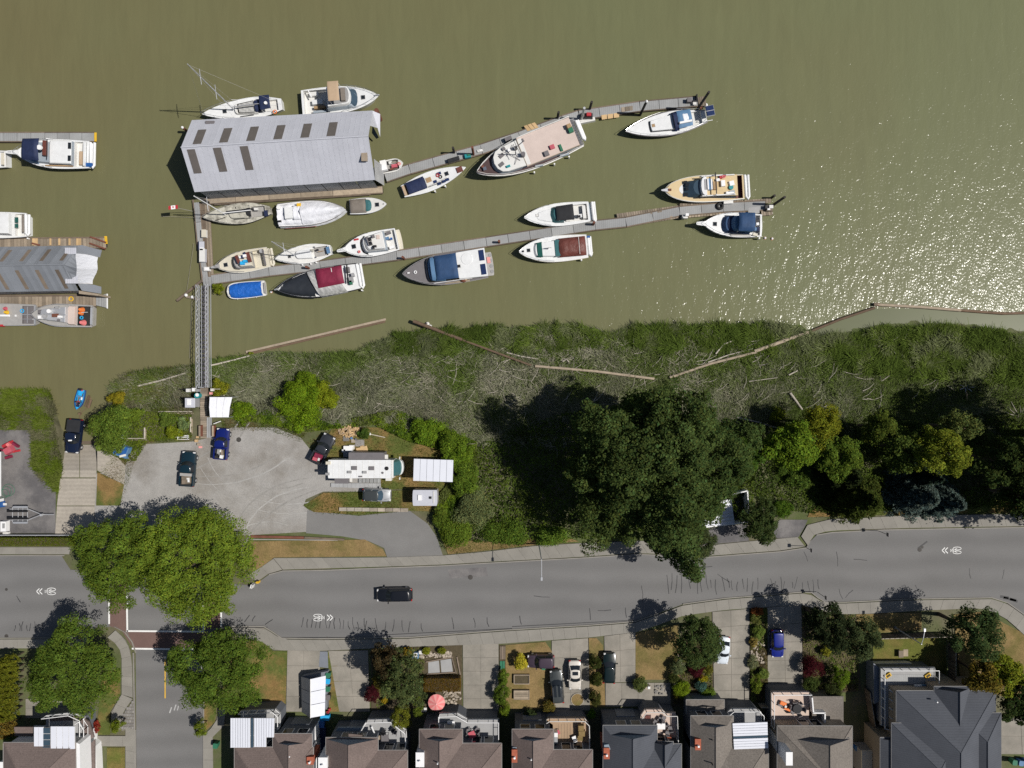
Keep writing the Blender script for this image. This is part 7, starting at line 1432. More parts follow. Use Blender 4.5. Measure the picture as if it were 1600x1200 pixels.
# H2
h2, e = townhouse('brown house with ribbed white patio cover beside the side street', 366, 490, 1167, (426, 488), 1146, 'shingle_brown', 'siding_shaded')
patio_cover(h2, [(360, 1122), (391, 1122), (391, 1168), (360, 1168)], 5.95, 8, gap=.09); patio_cover(h2, [(397, 1122), (416, 1122), (416, 1167), (397, 1167)], 5.95, 5, gap=.09); patio_cover(h2, [(416, 1122), (429, 1122), (428, 1152), (416, 1152)], 5.95, 3, gap=.09); patio_cover(h2, [(392, 1122), (396, 1122), (396, 1168), (392, 1168)], 5.9, 1, 'glass_blue')
deck(h2, [(378, 1118), (428, 1115), (436, 1122), (436, 1142), (430, 1170), (378, 1170)], 2.9, 'deck_vinyl', [0, 1, 2, 3]); chimney(h2, wx(484, 6.5), wy(1190, 6.5), .8, .9, 6.2, 'brick_red', 3.0); roof_vents(h2, [(453, 1181, 7.0, 'white')])
M().prism(PP([(485, 1142), (492, 1136), (496, 1190), (494, 1230), (486, 1230)], 3.0), 0, 3.0).build('side_wall', 'trim_white', h2)
# H3
h3, e = townhouse('brown house with grey round-cornered deck and white side chimney', 509, 637, 1172, (509, 591), 1152, 'shingle_brown', 'siding_shaded', skirt=.2)
deck(h3, [(567, 1146), (576, 1131), (610, 1130), (633, 1148), (635, 1172), (590, 1176), (568, 1160)], 2.9, 'deck_vinyl', [0, 1, 2, 3, 4]); chimney(h3, wx(506, 6), wy(1190, 6), 1.1, 1.5, 6.4, 'trim_white', 2); M().prism(PP([(528, 1137), (567, 1137), (567, 1160), (517, 1155)], 3.0), 2.7, 3.0).build('porch_roof', 'siding_blue', h3); M().prism(PP([(545, 1146), (566, 1148), (566, 1160), (545, 1155)], 5.4), 5.3, 5.5).build('porch_roof', 'shingle_brown', h3)
# H4
h4, e = townhouse('brown house with wide grey deck and pink umbrella in front', 655, 784, 1161, (655, 723), 1139, 'shingle_brown', 'siding_shaded')
deck(h4, [(688, 1122), (716, 1121), (729, 1131), (778, 1131), (778, 1163), (722, 1163), (705, 1148), (688, 1140)], 2.9, 'deck_vinyl', [7, 0, 1, 2, 3, 4]); chimney(h4, wx(657, 6.2), wy(1184, 6.2), 1.0, 1.8, 6.6, 'trim_white', 2); roof_vents(h4, [(684, 1192, 7.4, 'white')])
# H5
h5, e = townhouse('brown house with tan plank deck and orange brick chimney', 800, 926, 1171, (800, 865), 1139, 'shingle_brown', 'siding_shaded')
deck(h5, [(855, 1132), (860, 1129), (911, 1129), (918, 1136), (919, 1172), (866, 1172), (866, 1140)], 2.9, 'deck_tan', [0, 1, 2, 3, 4], rmat='offwhite'); chimney(h5, wx(804, 6.5), wy(1182, 6.5), .62, 1.6, 6.3, 'brick_red', 2); roof_vents(h5, [(830, 1186, 7.2, 'white')]); M().prism(PP([(801, 1167), (809, 1167), (815, 1178), (809, 1190), (801, 1190)], 5.9), 5.5, 6.0).build('chimney_saddle', 'siding_blue', h5)
for k in range(1, 9): c0, c1 = P(868 + k * 4.6, 1131, 2.92), P(868 + k * 4.6, 1158, 2.92); M().box(((c0.x + c1.x) / 2, (c0.y + c1.y) / 2, 2.905), (.03, abs(c1.y - c0.y), .012)).build('deck_joint', 'old_beam', h5)
# H6
h6, e = townhouse('dark slate roofed house with cluttered pale deck and red brick chimney', 942, 1065, 1162, (942, 1027), 1133, 'shingle_slate', 'siding_shaded')
deck(h6, [(1003, 1125), (1010, 1115), (1031, 1115), (1038, 1121), (1054, 1121), (1056, 1164), (1026, 1164), (1026, 1140), (1003, 1134)], 2.9, 'deck_pink', [0, 1, 2, 3, 4, 5], rmat='offwhite'); chimney(h6, wx(948, 6.5), wy(1178, 6.5), .66, 1.35, 6.3, 'brick_red', 2)
wing(h6, wx(1019), wx(1052), wy(1158), wy(1158) - 6, ZE + .05, .95, 'shingle_slate', .1, 'shingle_slate'); M().prism(PP([(944, 1164), (951, 1163), (954, 1171), (944, 1172)], 6.2), 5.6, 6.2).build('chimney_saddle', 'siding_blue', h6)
# H7
h7, e = townhouse('grey brown house with white slatted patio cover and front garage roof', 1079, 1201, 1163, (1079, 1146), 1118, 'shingle_taupe', 'siding_shaded')
deck(h7, [(1138, 1120), (1145, 1114), (1181, 1114), (1188, 1121), (1188, 1165), (1138, 1160)], 2.9, 'deck_vinyl', [0, 1, 2, 3, 4]); patio_cover(h7, [(1144.5, 1130), (1199, 1128), (1200, 1169), (1147, 1171)], 5.95, 10, axis='y', dark=(5,)); chimney(h7, wx(1091, 6.6), wy(1164, 6.6), .66, 1.35, 6.4, 'brick_red', 2); roof_vents(h7, [(1112, 1155, 7.0, 'black'), (1113, 1194, 7.4, 'black')])
wing(h7, wx(1072, 2.8), wx(1132, 2.8), wy(1093, 2.8), wy(1116, 2.8), 2.8, .3, 'shingle_taupe', .9, 'siding_blue'); walls(h7, wx(1072, 2.8), wx(1132, 2.8), wy(1125, 2.8), wy(1093, 2.8), 2.8, 'stucco', name='garage', ins=.35); M().box((wx(1102, 1.2), wy(1093, 2.8) - .32, 1.15), (4.0, .1, 2.2)).build('garage_door', 'shed_grey', h7)
# H8
h8, e = townhouse('grey brown house with pale deck, black grill and tall white chimney', 1214, 1332, 1134, None, 0, 'shingle_taupe', 'stucco_tan', depth=15)
wing(h8, wx(1238), wx(1326), wy(1150), wy(1150) - 9, ZE + .55, .62, 'shingle_taupe', .1, 'shed_grey')
deck(h8, [(1207, 1088), (1262, 1088), (1262, 1134), (1207, 1134)], 2.9, 'deck_pink', [3, 0, 1]); chimney(h8, wx(1224, 6.5), wy(1173, 6.5), .75, 1.6, 8.4, 'trim_white', 2, False); M().prism(PP([(1269, 1088), (1318, 1088), (1318, 1140), (1269, 1140)], 3.0), 2.8, 3.0).build('garage_roof', 'shingle_taupe', h8); M().prism(PP([(1272, 1092), (1315, 1092), (1315, 1138), (1272, 1138)], 3.0), 0, 2.8).build('garage', 'stucco_tan', h8)
for a, c in (((1269, 1090), (1271, 1114)), ((1270, 1114), (1290, 1114)), ((1289, 1114), (1289, 1129))): rect_between(P(*a, 3.9)[:2], P(*c, 3.9)[:2], .16, 3.0, 3.95, 'parapet', 'trim_white', h8)
# H9 large slate house
h9 = thing('house', 'large house with complex dark slate hip roof and glass balcony', 'house', (0, 0, 0), 0, 'houses facing the street')
hip(h9, wx(1400), wx(1556), wy(1079) - 17, wy(1079), ZE, .48, 'shingle_slate'); walls(h9, wx(1400), wx(1556), wy(1079) - 17, wy(1079), ZE, 'stucco_tan'); wing(h9, wx(1459), wx(1514), wy(1072), wy(1072) - 8, ZE + .05, .75, 'shingle_slate', .3, 'shingle_slate'); walls(h9, wx(1459), wx(1514), wy(1090), wy(1072), ZE, 'stucco_tan', name='wing_wall')
wing(h9, wx(1378), wx(1440), wy(1155), wy(1155) - 10, ZE - .5, .55, 'shingle_slate', .2, 'shingle_slate'); walls(h9, wx(1378), wx(1440), wy(1155) - 10, wy(1155), ZE - .5, 'stucco_tan', name='wing_wall'); hip(h9, wx(1391), wx(1506), wy(1128) - 15, wy(1128), ZE + .25, .56, 'shingle_slate'); hip(h9, wx(1492), wx(1562), wy(1112) - 14, wy(1112), ZE + .3, .60, 'shingle_slate')
deck(h9, [(1378, 1050), (1459, 1050), (1459, 1076), (1400, 1078), (1399, 1141), (1413, 1155), (1386, 1143), (1378, 1141)], 2.9, 'deck_vinyl', [5, 6, 7, 0, 1, 2]); M().prism(PP([(1381, 1054), (1458, 1054), (1458, 1068), (1388, 1069), (1388, 1140), (1381, 1140)], 2.93), 2.9, 2.94).build('deck_mat', 'deck_grey', h9); roof_vents(h9, [(1463, 1096, 6.8, 'white'), (1485, 1158, 7.6, 'black'), (1508, 1184, 7.6, 'white')])
M().prism(PP([(1365, 1036), (1376, 1045), (1378, 1095), (1366, 1100)], 2.2), 0, 2.2).build('lower_wall', 'shed_grey', h9); M().prism(PP([(1367, 1037), (1420, 1036), (1440, 1040), (1450, 1048), (1372, 1048)], 1.0), .05, 1.0).build('planter_wall', 'offwhite', h9)
for k in range(4): rect_between(P(1390, 1078 + k * 14, 4)[:2], P(1399, 1085 + k * 14, 4)[:2], .12, 3.9, 4.05, 'pergola_beam', 'trim_white', h9)
# deck furniture
table('dark round-cornered table on the grey deck of the house with white side chimney', 603, 1149, 2.9, 'gel_charcoal', 1.0, .9); chair('black chair at the front of the grey deck', 600, 1140, 2.9, 'gel_black', 1.2); chair('black chair by the deck railing bend', 614, 1138, 2.9, 'gel_black', 2.5); chair('dark chair at the right side of the grey round deck', 618, 1142, 2.9, 'gel_charcoal', 3.0); chair('brown chair near the wall of the grey round deck', 595, 1150, 2.9, 'deck_wood', 0)
o = thing('parasol', 'closed white parasol leaning on the grey round deck', 'parasol', tuple(P(587, 1141, 2.9))); M().tube([(-.5, .6, .3), (.3, -.5, 1.0)], .14, 8, .05).build('canopy', 'white', o); M().tube([(-.6, .75, .2), (-.5, .6, .3)], .03, 5).build('pole', 'alu', o)
table('low red slatted table on the wide grey deck', 738, 1144, 2.9, 'pink_red', .9, .9, .4)
for x, y, r_, l in ((733, 1139, .5, 'dark lounge chair left of the red table'), (746, 1138, 2.4, 'dark lounge chair right of the red table'), (732, 1145, -.6, 'dark lounge chair below left of the red table'), (746, 1144, 3.4, 'dark lounge chair below right of the red table')): chair(l, x, y, 2.9, 'gel_charcoal', r_)
for x, l in ((702, 'white plastic stool on the wide grey deck, left one'), (708, 'white plastic stool on the wide grey deck, right one')): prop('stool', l, 'stool', x, 1128, 2.9, [('seat', 'white', (0, 0, .4), (.5, .6, .08)), ('base', 'offwhite', (0, 0, .18), (.35, .4, .36))])
prop('glass_table', 'dark glass hot tub cover by the wing wall of the wide grey deck', 'tub', 708, 1143, 2.9, [('body', 'gel_grey', (0, 0, .4), (1.7, 1.2, .8)), ('cover', 'glass_blue', (-.1, 0, .83), (1.4, 1.1, .06)), ('edge', 'white', (.85, 0, .6), (.08, 1.2, .5))])
chair('white chair on the tan plank deck', 897, 1151, 2.9, 'white', 2.0); chair('red cushioned chair by the wing wall of the tan deck', 871, 1142, 2.9, 'pink_red', .4); prop('plant_pots', 'group of dry potted plants along the tan deck', 'plants', 907, 1140, 2.9, [('pot', 'brick_red', (0, .6, .25), (.5, .5, .5)), ('pot', 'brick_red', (.1, 0, .25), (.5, .5, .5)), ('pot', 'rust', (-.1, -.7, .25), (.5, .5, .5)), ('stem', 'dry_lawn', (0, .6, .7), (.8, .8, .5)), ('stem', 'dry_lawn', (.1, -.1, .7), (.9, .8, .5)), ('stem', 'dry_lawn', (-.1, -.8, .6), (.7, .7, .4))])
prop('barbecue', 'white grill and shelf along the tan deck wall', 'grill', 868, 1148, 2.9, [('body', 'alu', (0, 0, .5), (.5, 1.6, .9)), ('lid', 'white', (0, .5, 1.0), (.5, .6, .2))])
table('white square table on the cluttered pale deck', 1031, 1131, 2.9, 'white', 1.15, .8); prop('outdoor_rug', 'brown rug in the front corner of the cluttered pale deck', 'rug', 1012, 1124, 2.9, [('field', 'maroon_deck', (0, 0, .01), (.9, 1.3, .02)), ('border', 'brown_canvas', (0, 0, .015), (.7, 1.1, .02))])
for x, y, l in ((1023, 1126, 'dark chair left of the white square table'), (1030, 1122, 'dark chair above the white square table'), (1040, 1130, 'dark chair right of the white square table'), (1046, 1136, 'dark sofa seat at the railing of the cluttered deck'), (1036, 1120, 'dark chair in the deck corner beyond the white table'), (1042, 1142, 'dark chair below the white square table')): chair(l, x, y, 2.9, 'gel_charcoal', random.uniform(0, 6))
prop('pet_crate', 'black and brown crates against the slate roof dormer', 'crate', 1034, 1153, 2.9, [('crate', 'gel_black', (-.3, 0, .4), (.9, .9, .8)), ('crate', 'brick_red', (.9, .1, .3), (.6, .6, .6)), ('bar', 'offwhite', (.3, 0, .5), (.1, .9, .9))])
prop('orange_lounger', 'orange cushioned lounger on the pale deck', 'lounger', 1224, 1102, 2.9, [('cushion', 'orange', (-.3, .3, .35), (.9, .5, .2)), ('cushion', 'orange', (.5, -.1, .35), (.9, .5, .2)), ('frame', 'gel_charcoal', (0, 0, .15), (1.7, .6, .2)), ('pillow', 'offwhite', (.1, .1, .5), (.3, .3, .1))], rz=-.4)
o = thing('fire_table', 'round black table with chairs pushed in on the pale deck', 'table', tuple(P(1243, 1104, 2.9))); M().disc((0, 0), .62, .6, .7, 18).build('tabletop', 'gel_black', o); M().disc((0, 0), .3, 0, .6, 10).build('pedestal', 'gel_charcoal', o)
for k in range(6): a = k * 1.05 + .2; chair('dark slatted chair around the round black table, side %s' % ('facing the street', 'nearest the orange lounger', 'by the wall shadow', 'by the parapet', 'towards the grill corner', 'at the deck middle')[k], 1243 + 9 * math.cos(a), 1104 + 8 * math.sin(a), 2.9, 'gel_charcoal', -a + 3.1)
prop('deck_chairs', 'white bench with grey cushions on the slate house balcony', 'bench', 1432, 1071, 2.94, [('seat', 'white', (0, 0, .35), (1.0, .5, .2)), ('cushion', 'blue_light', (.8, 0, .3), (.6, .5, .2))])
for x, l in ((1387, 'small tan pot stand at the left corner of the slate house balcony'), (1449, 'yellow edged planter tray at the right corner of the slate house balcony')): prop('planter_tray', l, 'planter', x, 1055, 2.94, [('tray', 'yellow', (0, 0, .1), (.9, .5, .2)), ('soil', 'bark_mulch', (0, 0, .21), (.6, .3, .04))], rz=.6)
# carport-shed on the second drive
sh = thing('garden_shed', 'long white and grey gable carport on the driveway beside the bins', 'shed')
sx0, sxm, sx1 = 470, 485, 507
a = [P(470.5, 1057, 1.0), P(471.5, 1113, 1.0), P(485, 1061, 3.0), P(485, 1122, 3.0), P(509, 1055.5, 2.4), P(507.5, 1118, 2.4)]
for k in range(3):
    u0, u1 = k / 3 + .006, (k + 1) / 3 - .006
    M().add([a[0].lerp(a[1], u0), a[0].lerp(a[1], u1), a[2].lerp(a[3], u1), a[2].lerp(a[3], u0)], [[0, 1, 2, 3]]).build('roof_panel', 'roof_metal_grey', sh); M().add([a[2].lerp(a[3], u0), a[2].lerp(a[3], u1), a[4].lerp(a[5], u1), a[4].lerp(a[5], u0)], [[0, 1, 2, 3]]).build('roof_panel', 'cover_white', sh)
M().prism([(a[0].x + .1, a[0].y), (a[4].x - .1, a[4].y), (a[5].x - .1, a[5].y + .2), (a[1].x + .1, a[1].y + .2)], 0, .95).build('wall', 'shed_grey', sh); M().tube([tuple(a[2]), tuple(a[3])], .06, 5).build('ridge_cap', 'offwhite', sh)
def bin_(label, px, py, body, lid):
    o = thing('wheelie_bin', label, 'bin', tuple(P(px, py, .05)), random.uniform(-.2, .2), 'bins beside the carport'); M().loft([[(x * .5, y * .55, 0) for x, y in ((-.5, -.5), (.5, -.5), (.5, .5), (-.5, .5))], [(x * .62, y * .7, .95) for x, y in ((-.5, -.5), (.5, -.5), (.5, .5), (-.5, .5))]]).build('body', body, o); M().prism(plan(-.34, .34, .36, .36, .1, .1), .95, 1.05).build('lid', lid, o)
    for sg in (-1, 1): M().tube([(-.25, sg * .2, .1), (-.25, sg * .3, .1)], .1, 8).build('wheel', 'rubber', o)
bin_('green bin at the top of the row beside the carport', 515, 1051, 'green_plastic', 'green_plastic'); bin_('blue topped bin second in the row beside the carport', 515, 1060, 'gel_charcoal', 'cyan'); bin_('dark green bin third in the row beside the carport', 515, 1072, 'gel_charcoal', 'green_plastic'); bin_('black bin last in the row beside the carport', 515, 1085, 'gel_black', 'gel_charcoal'); bin_('green bin on the mulch beside the side street pavement', 341, 1160, 'green_plastic', 'green_plastic')
prop('tarp_heap', 'bright blue tarp heap at the carport end', 'tarp', 509, 1119, .05, [('fold', 'cyan', (0, 0, .3), (1.3, .8, .6)), ('fold', 'blue_plastic', (-.5, -.6, .3), (.9, .9, .5))]); prop('red_jug', 'small red cans by the carport end', 'cans', 513, 1111, .05, [('can', 'red', (0, 0, .2), (.35, .3, .4)), ('can', 'red', (.25, .35, .2), (.25, .3, .4)), ('handle', 'gel_black', (0, 0, .43), (.2, .06, .06))])
prop('tarp_roof', 'dark blue tarp over the passage between two brown houses', 'tarp', 502, 1142, 1.0, [('sheet', 'blue_plastic', (0, .9, .1), (.9, .9, .1)), ('sheet', 'navy', (.1, -1.2, 0), (1.1, 3.4, .1))])
# umbrella
o = thing('umbrella', 'open pink patio umbrella in the front garden', 'umbrella', tuple(P(684.5, 1088, .05))); M().tube([(0, 0, 0), (0, 0, 2.4)], .03, 6).build('pole', 'alu', o)
for k in range(16):
    a0, a1 = 2 * math.pi * k / 16, 2 * math.pi * (k + 1) / 16
    M().add([(0, 0, 2.45), (1.17 * math.cos(a0), 1.17 * math.sin(a0), 2.0), (1.17 * math.cos(a1), 1.17 * math.sin(a1), 2.0)], [[0, 1, 2]]).build('canopy_panel', 'salmon' if k % 2 else 'salmon_pale', o)
M().dome((0, 0, 2.43), .06, .06, .12, 8, 3).build('finial', 'white', o)
prop('garden_chair', 'thin framed chair on a pale slab left of the pink umbrella', 'chair', 664, 1107, .05, [('seat', 'offwhite', (0, 0, .4), (.6, .6, .06)), ('backrest', 'gel_charcoal', (-.35, 0, .6), (.05, .6, .6)), ('leg', 'gel_charcoal', (.2, .2, .2), (.05, .05, .4))])
# framed patio pad, planters, raised beds, rocks
o = thing('gravel_patio', 'sloping framed concrete pad with wooden kerbs behind the street shrubs', 'patio'); planks(o, [(668, 1035), (706, 1029), (709, 1050), (668, 1052)], 2, 'deck_vinyl', .08)
for a, c in (((666, 1034), (708, 1026)), ((706, 1027), (713, 1052)), ((714, 1026), (720, 1058)), ((667, 1053), (712, 1050))): rect_between(P(*a, .1)[:2], P(*c, .1)[:2], .14, .02, .22, 'edging', 'fence_wood', o)
for (x, y, l) in ((815, 1060, 'upper wooden raised bed on the dry lawn'), (815, 1084, 'lower wooden raised bed on the dry lawn')):
    o = thing('raised_bed', l, 'raised bed', tuple(P(x, y, .05)), 0, 'raised beds on the dry lawn'); 
    for c, s_ in (((0, .62, .2), (2.2, .12, .4)), ((0, -.62, .2), (2.2, .12, .4)), ((1.05, 0, .2), (.12, 1.12, .4)), ((-1.05, 0, .2), (.12, 1.12, .4))): M().box(c, s_).build('board', 'deck_wood', o)
    M().box((0, 0, .15), (2.0, 1.1, .2)).build('soil', 'bark_mulch', o)
    if y > 1070:
        for k in range(4): M().box((0, -.42 + k * .28, .33), (2.0, .24, .05)).build('plank', 'driftwood', o)
o = thing('lattice_frame', 'narrow plank path strip along the dry lawn edge', 'path'); planks(o, [(781, 1010), (790, 1010), (790, 1030), (781, 1030)], 3, 'fence_wood', .08); planks(o, [(781, 1033), (789, 1033), (789, 1046), (781, 1046)], 2, 'green_plastic', .12)
prop('hose_pot', 'small teal pot on the dry lawn below the plum van', 'pot', 849, 1043, .05, [('pot', 'teal_plastic', (0, 0, .15), (.45, .45, .3)), ('rim', 'green_plastic', (0, 0, .3), (.5, .5, .05))])
o = thing('planting_ring', 'round dry planting ring in the drive below the cream sedan', 'planter', tuple(P(902, 1093, .06))); M().disc((0, 0), .85, 0, .08, 20).build('soil', 'dry_lawn', o); M().ring((0, 0, .06), .88, .06, 22, 5).build('edging', 'concrete_old', o)
rk = random.Random(9)
for (cx, cy, sx, sy, n, l) in ((706, 1092, 14, 13, 60, 'crazy paving of pale stones right of the pink umbrella'), (680, 1023, 26, 4, 70, 'border of pale stones along the street garden'), (1184, 1020, 10, 16, 70, 'rockery of pale stones in the long planted strip'), (1056, 1072, 6, 5, 14, 'pale stones beside the spiky shrub'), (1036, 1078, 12, 7, 22, 'grey flagstones near the pale deck house'), (1302, 1008, 10, 5, 20, 'curved stone border by the dark red maple'), (1064, 1030, 6, 9, 14, 'light stones and pots below the round street tree')):
    o = thing('rockery', l, 'stones')
    for k in range(n):
        x, y = cx + rk.uniform(-1, 1) * sx, cy + rk.uniform(-1, 1) * sy
        if n == 20: x, y = 1288 + k * 1.6, 1006 + (k - 10) ** 2 * .06 - k * .1 + rk.uniform(-1, 1)
        c = P(x, y, .08); s_ = rk.uniform(.18, .5); M().prism([(s_ * .5 * math.cos(a) * rk.uniform(.7, 1.1), s_ * .5 * math.sin(a) * rk.uniform(.6, 1.1)) for a in [k2 * 1.047 for k2 in range(6)]], 0, rk.uniform(.05, .2)).build('stone', 'rock' if n != 22 else 'cobble', o, loc=(c.x, c.y, .05))
prop('birdbath', 'pale blue planter tub at the corner of the street shrubs', 'planter', 650, 1022, .05, [('tub', 'blue_light', (0, 0, .3), (.9, .9, .6)), ('soil', 'offwhite', (0, .1, .62), (.6, .6, .06)), ('tub', 'offwhite', (.7, .4, .25), (.5, .5, .5))])
prop('white_pillar', 'white fence post and stone by the spiky shrub', 'post', 1012, 1070, .05, [('post', 'white', (0, 0, .5), (.35, .35, 1.0)), ('base', 'rock', (0, -.3, .1), (.8, .6, .25))])
# fences
def fence(label, a, b_, h, n, mat='fence_wood', z=0.0, group=None):
    o = thing('fence', label, 'fence', (0, 0, 0), 0, group); A, B = P(*a, z), P(*b_, z); d = (B - A); L_ = d.length; u = d / L_
    for k in range(n):
        p, q = A + u * (L_ * (k + .03) / n), A + u * (L_ * (k + .97) / n); rect_between((p.x, p.y), (q.x, q.y), .05, z + .1, z + h, 'panel', mat, o)
    for k in range(n // 3 + 1): p = A + u * min(L_, L_ * k * 3 / n); M().box((p.x, p.y, z + h / 2 + .05), (.11, .11, h + .1)).build('post', mat, o)
    rect_between((A.x, A.y), (B.x, B.y), .09, z + h, z + h + .06, 'rail', 'driftwood_pale', o); return o
FG = 'plank fences around the lower yards'
fence('plank fence along the street side of the fenced lawn', (1364, 991), (1474, 988), 1.8, 42, group=FG); fence('plank fence running down beside the fenced lawn', (1481, 994), (1481, 1062), 1.8, 26, group=FG); fence('short picket gate by the rear of the long planted strip', (1184, 1098), (1204, 1098), 1.5, 8, 'driftwood', group=FG); fence('side yard plank fence left of the large slate house', (1350, 1074), (1362, 1150), 1.7, 26, group=FG)
prop('garden_table', 'small brown slatted table on the fenced lawn', 'table', 1405, 1020, .05, [('tabletop', 'deck_wood', (0, 0, .5), (.7, 1.0, .06)), ('leg', 'fence_wood', (0, .3, .25), (.5, .08, .5)), ('leg', 'fence_wood', (0, -.3, .25), (.5, .08, .5)), ('mat', 'driftwood', (.9, 0, .03), (.7, 1.0, .04))])
prop('storage_shed', 'pale corrugated lean-to between two grey houses', 'shed', 1344, 1178, 0, [('body', 'stucco', (0, 0, 1.1), (2.0, 3.4, 2.2)), ('roof', 'gel_cream', (-.2, .2, 2.3), (1.5, 3.0, .12)), ('roof', 'gel_charcoal', (.9, 0, 2.25), (.6, 3.2, .1))]); bin_('teal round topped bin beside the pale lean-to', 1335, 1164, 'blue_plastic', 'blue_light')
bin_('green bin first in the row beside the pale driveway at the frame corner', 1578, 1186, 'green_plastic', 'green_plastic'); bin_('blue lidded bin in the middle beside the right hand driveway', 1588, 1187, 'blue_plastic', 'blue_light'); bin_('blue bin at the frame corner beside the right hand driveway', 1597, 1186, 'blue_plastic', 'blue_plastic')
# ------------------------------------------------------------------ trees, shrubs, reeds
def world_of(px, py, z):
    k = GSD * (CAM_H - z) / CAM_H
    return np.stack([(px - 800) * k, (600 - py) * k, z], -1)
TREES = 'street_tree'
def crown_leaves(r, rx, ry, rz, n, clump, nc, size, base, dv=.25, flat=.5, lobes=.14, aspect=.62, shell=.62):
    """leaves on the surfaces of many small clumps spread through an uneven crown; returns local points, clump centres"""
    ph = r.random(4) * 6.28
    d = norm(r.normal(size=(nc, 3))); d[:, 2] = np.where(d[:, 2] < -.25, -d[:, 2] * .6, d[:, 2])
    a = np.arctan2(d[:, 1], d[:, 0]); lob = 1 + lobes * np.sin(3 * a + ph[0]) + lobes * .8 * np.sin(5 * a + ph[1]) + lobes * .6 * np.sin(8 * a + ph[2])
    q = (shell + (1 - shell) * r.random(nc) ** .7)[:, None] * lob[:, None]
    C = d * q * np.array([rx - clump * .6, ry - clump * .6, rz - clump * .4])
    cs = clump * np.exp(r.normal(0, .25, nc)); cv = np.exp(r.normal(0, .13, nc))
    i = r.integers(0, nc, n); e = norm(r.normal(size=(n, 3))); e[:, 2] = np.where(e[:, 2] < -.3, -e[:, 2], e[:, 2])
    p = C[i] + e * (cs[i] * (.72 + .36 * r.random(n)))[:, None] * np.array([1, 1, .8])
    nn = norm(e * .7 + np.array([0, 0, flat]) + r.normal(0, .38, (n, 3)))
    s_ = size * np.exp(r.normal(0, .25, n))
    return leaf_quads(p, nn, s_, aspect, r), tints(n, base, dv, .1, r) * cv[i][:, None], C
def tree(name, label, px, py, rpx, h, base, n=9000, size=.28, clump=None, nc=None, squash=1.0, cz=.62, cat='tree', group=None, trunk=True, seed=0, rz=None, lobes=.14, ground_z=0.0, flat=.5, dv=.25, limbs=7, part='crown', aspect=.62, shell=.62, trunk_mat='bark'):
    r = np.random.default_rng(abs(1000 + seed + int(px * 7 + py)))
    zc = ground_z + h * cz; c = P(px, py, zc); rad = rpx * GSD * (CAM_H - zc) / CAM_H
    o = thing(name, label, cat, (c.x, c.y, ground_z), 0, group)
    clump = clump or max(.32, rad * .17); nc = nc or int(26 + 42 * (rad / max(clump, .1) / 5) ** 2)
    rz = rz or (h * (1 - cz))
    V, C, cen = crown_leaves(r, rad, rad * squash, rz, n, clump, nc, size, tuple(v * 1.25 for v in base), dv, flat, lobes, aspect, shell)
    V = V + np.array([0, 0, zc - ground_z])
    V[:, :, 2] = np.maximum(V[:, :, 2], .04)
    fast_quads(part, V, C, 'leaf', o)
    if trunk:
        tr = .035 * h * .8; m = M().tube([(0, 0, -.3), (.08, .05, h * .22), (0, .05, h * cz), (0, 0, h * .85)], tr, 8, tr * .3); t_ = m.build('trunk', trunk_mat, o, smooth=60)
        for k in range(limbs):
            q = cen[int(r.integers(0, len(cen)))]; z0 = h * (.2 + .4 * r.random()); M().tube([(0, 0, z0), (q[0] * .5, q[1] * .5, (z0 + zc - ground_z + q[2]) * .5), (q[0] * .95, q[1] * .95, zc - ground_z + q[2] * .9)], tr * .4, 5, tr * .1).build('limb', trunk_mat, t_)
    return o
MAPLE = (.118, .165, .020)
tree('maple_tree', 'broad bright green maple spreading over the street corner, larger of the touching pair', 306, 880, 95, 11.5, MAPLE, 66000, .2, .95, 300, .98, lobes=.05, dv=.18)
tree('maple_tree', 'mid green maple overlapping the brighter one at the road end of the ramp', 186, 872, 66, 10, (.085, .125, .017), 36000, .2, .8, 190, 1.1, dv=.18)
tree('maple_tree', 'round green street tree above the corner house with white cover', 118, 1041, 76, 9.5, (.078, .118, .018), 44000, .19, .8, 230, .96, lobes=.12, dv=.18)
tree('maple_tree', 'green street tree overhanging the side street centre line', 341, 1046, 80, 9.5, (.074, .115, .017), 44000, .19, .8, 230, .8, lobes=.15, dv=.18)
DK = (.048, .070, .020)
tree('cottonwood_tree', 'giant dark green tree shading the marsh and road, tallest in the photo', 1022, 715, 118, 21, DK, 62000, .29, 1.05, 330, 1.0, cz=.66, lobes=.17)
tree('cottonwood_tree', 'dark tree under the giant one reaching down to the pavement', 958, 770, 72, 15, (.052, .073, .02), 26000, .28, .95, 150, 1.15, lobes=.24)
tree('cottonwood_tree', 'dark tree overhanging the road beneath the giant one', 1052, 820, 62, 12.5, (.052, .077, .023), 22000, .27, .85, 130, 1.1, lobes=.26)
tree('cottonwood_tree', 'dark tree on the east flank of the giant one above the small white shelter', 1118, 715, 62, 14, (.046, .07, .02), 22000, .27, .9, 130, 1.25, lobes=.2)
tree('cottonwood_tree', 'dark tree on the river side of the giant one', 1000, 650, 45, 11, (.044, .068, .017), 9000, .33, .9, 80, .8, ground_z=-1)
tree('hornbeam_tree', 'small dense grey green tree on the pavement below the giant tree', 1093, 848, 24, 7, (.048, .062, .024), 9000, .16, .45, 90, 1.1)
tree('alder_tree', 'bright leafy small tree wedged right of the giant tree', 1160, 715, 26, 8, (.05, .088, .014), 6000, .26, .6, 60, 1.3)
tree('alder_tree', 'bright green tree left of the dark cedar group', 1232, 695, 40, 9, (.09, .14, .014), 12000, .27, .75, 100, .95)
tree('alder_tree', 'olive yellow tree at the marsh edge', 1280, 662, 30, 8, (.13, .142, .014), 9000, .2, .6, 90, 1.15)
tree('alder_tree', 'mid green tree below the olive yellow one', 1305, 712, 36, 8, (.07, .105, .015), 9000, .25, .7, 90)
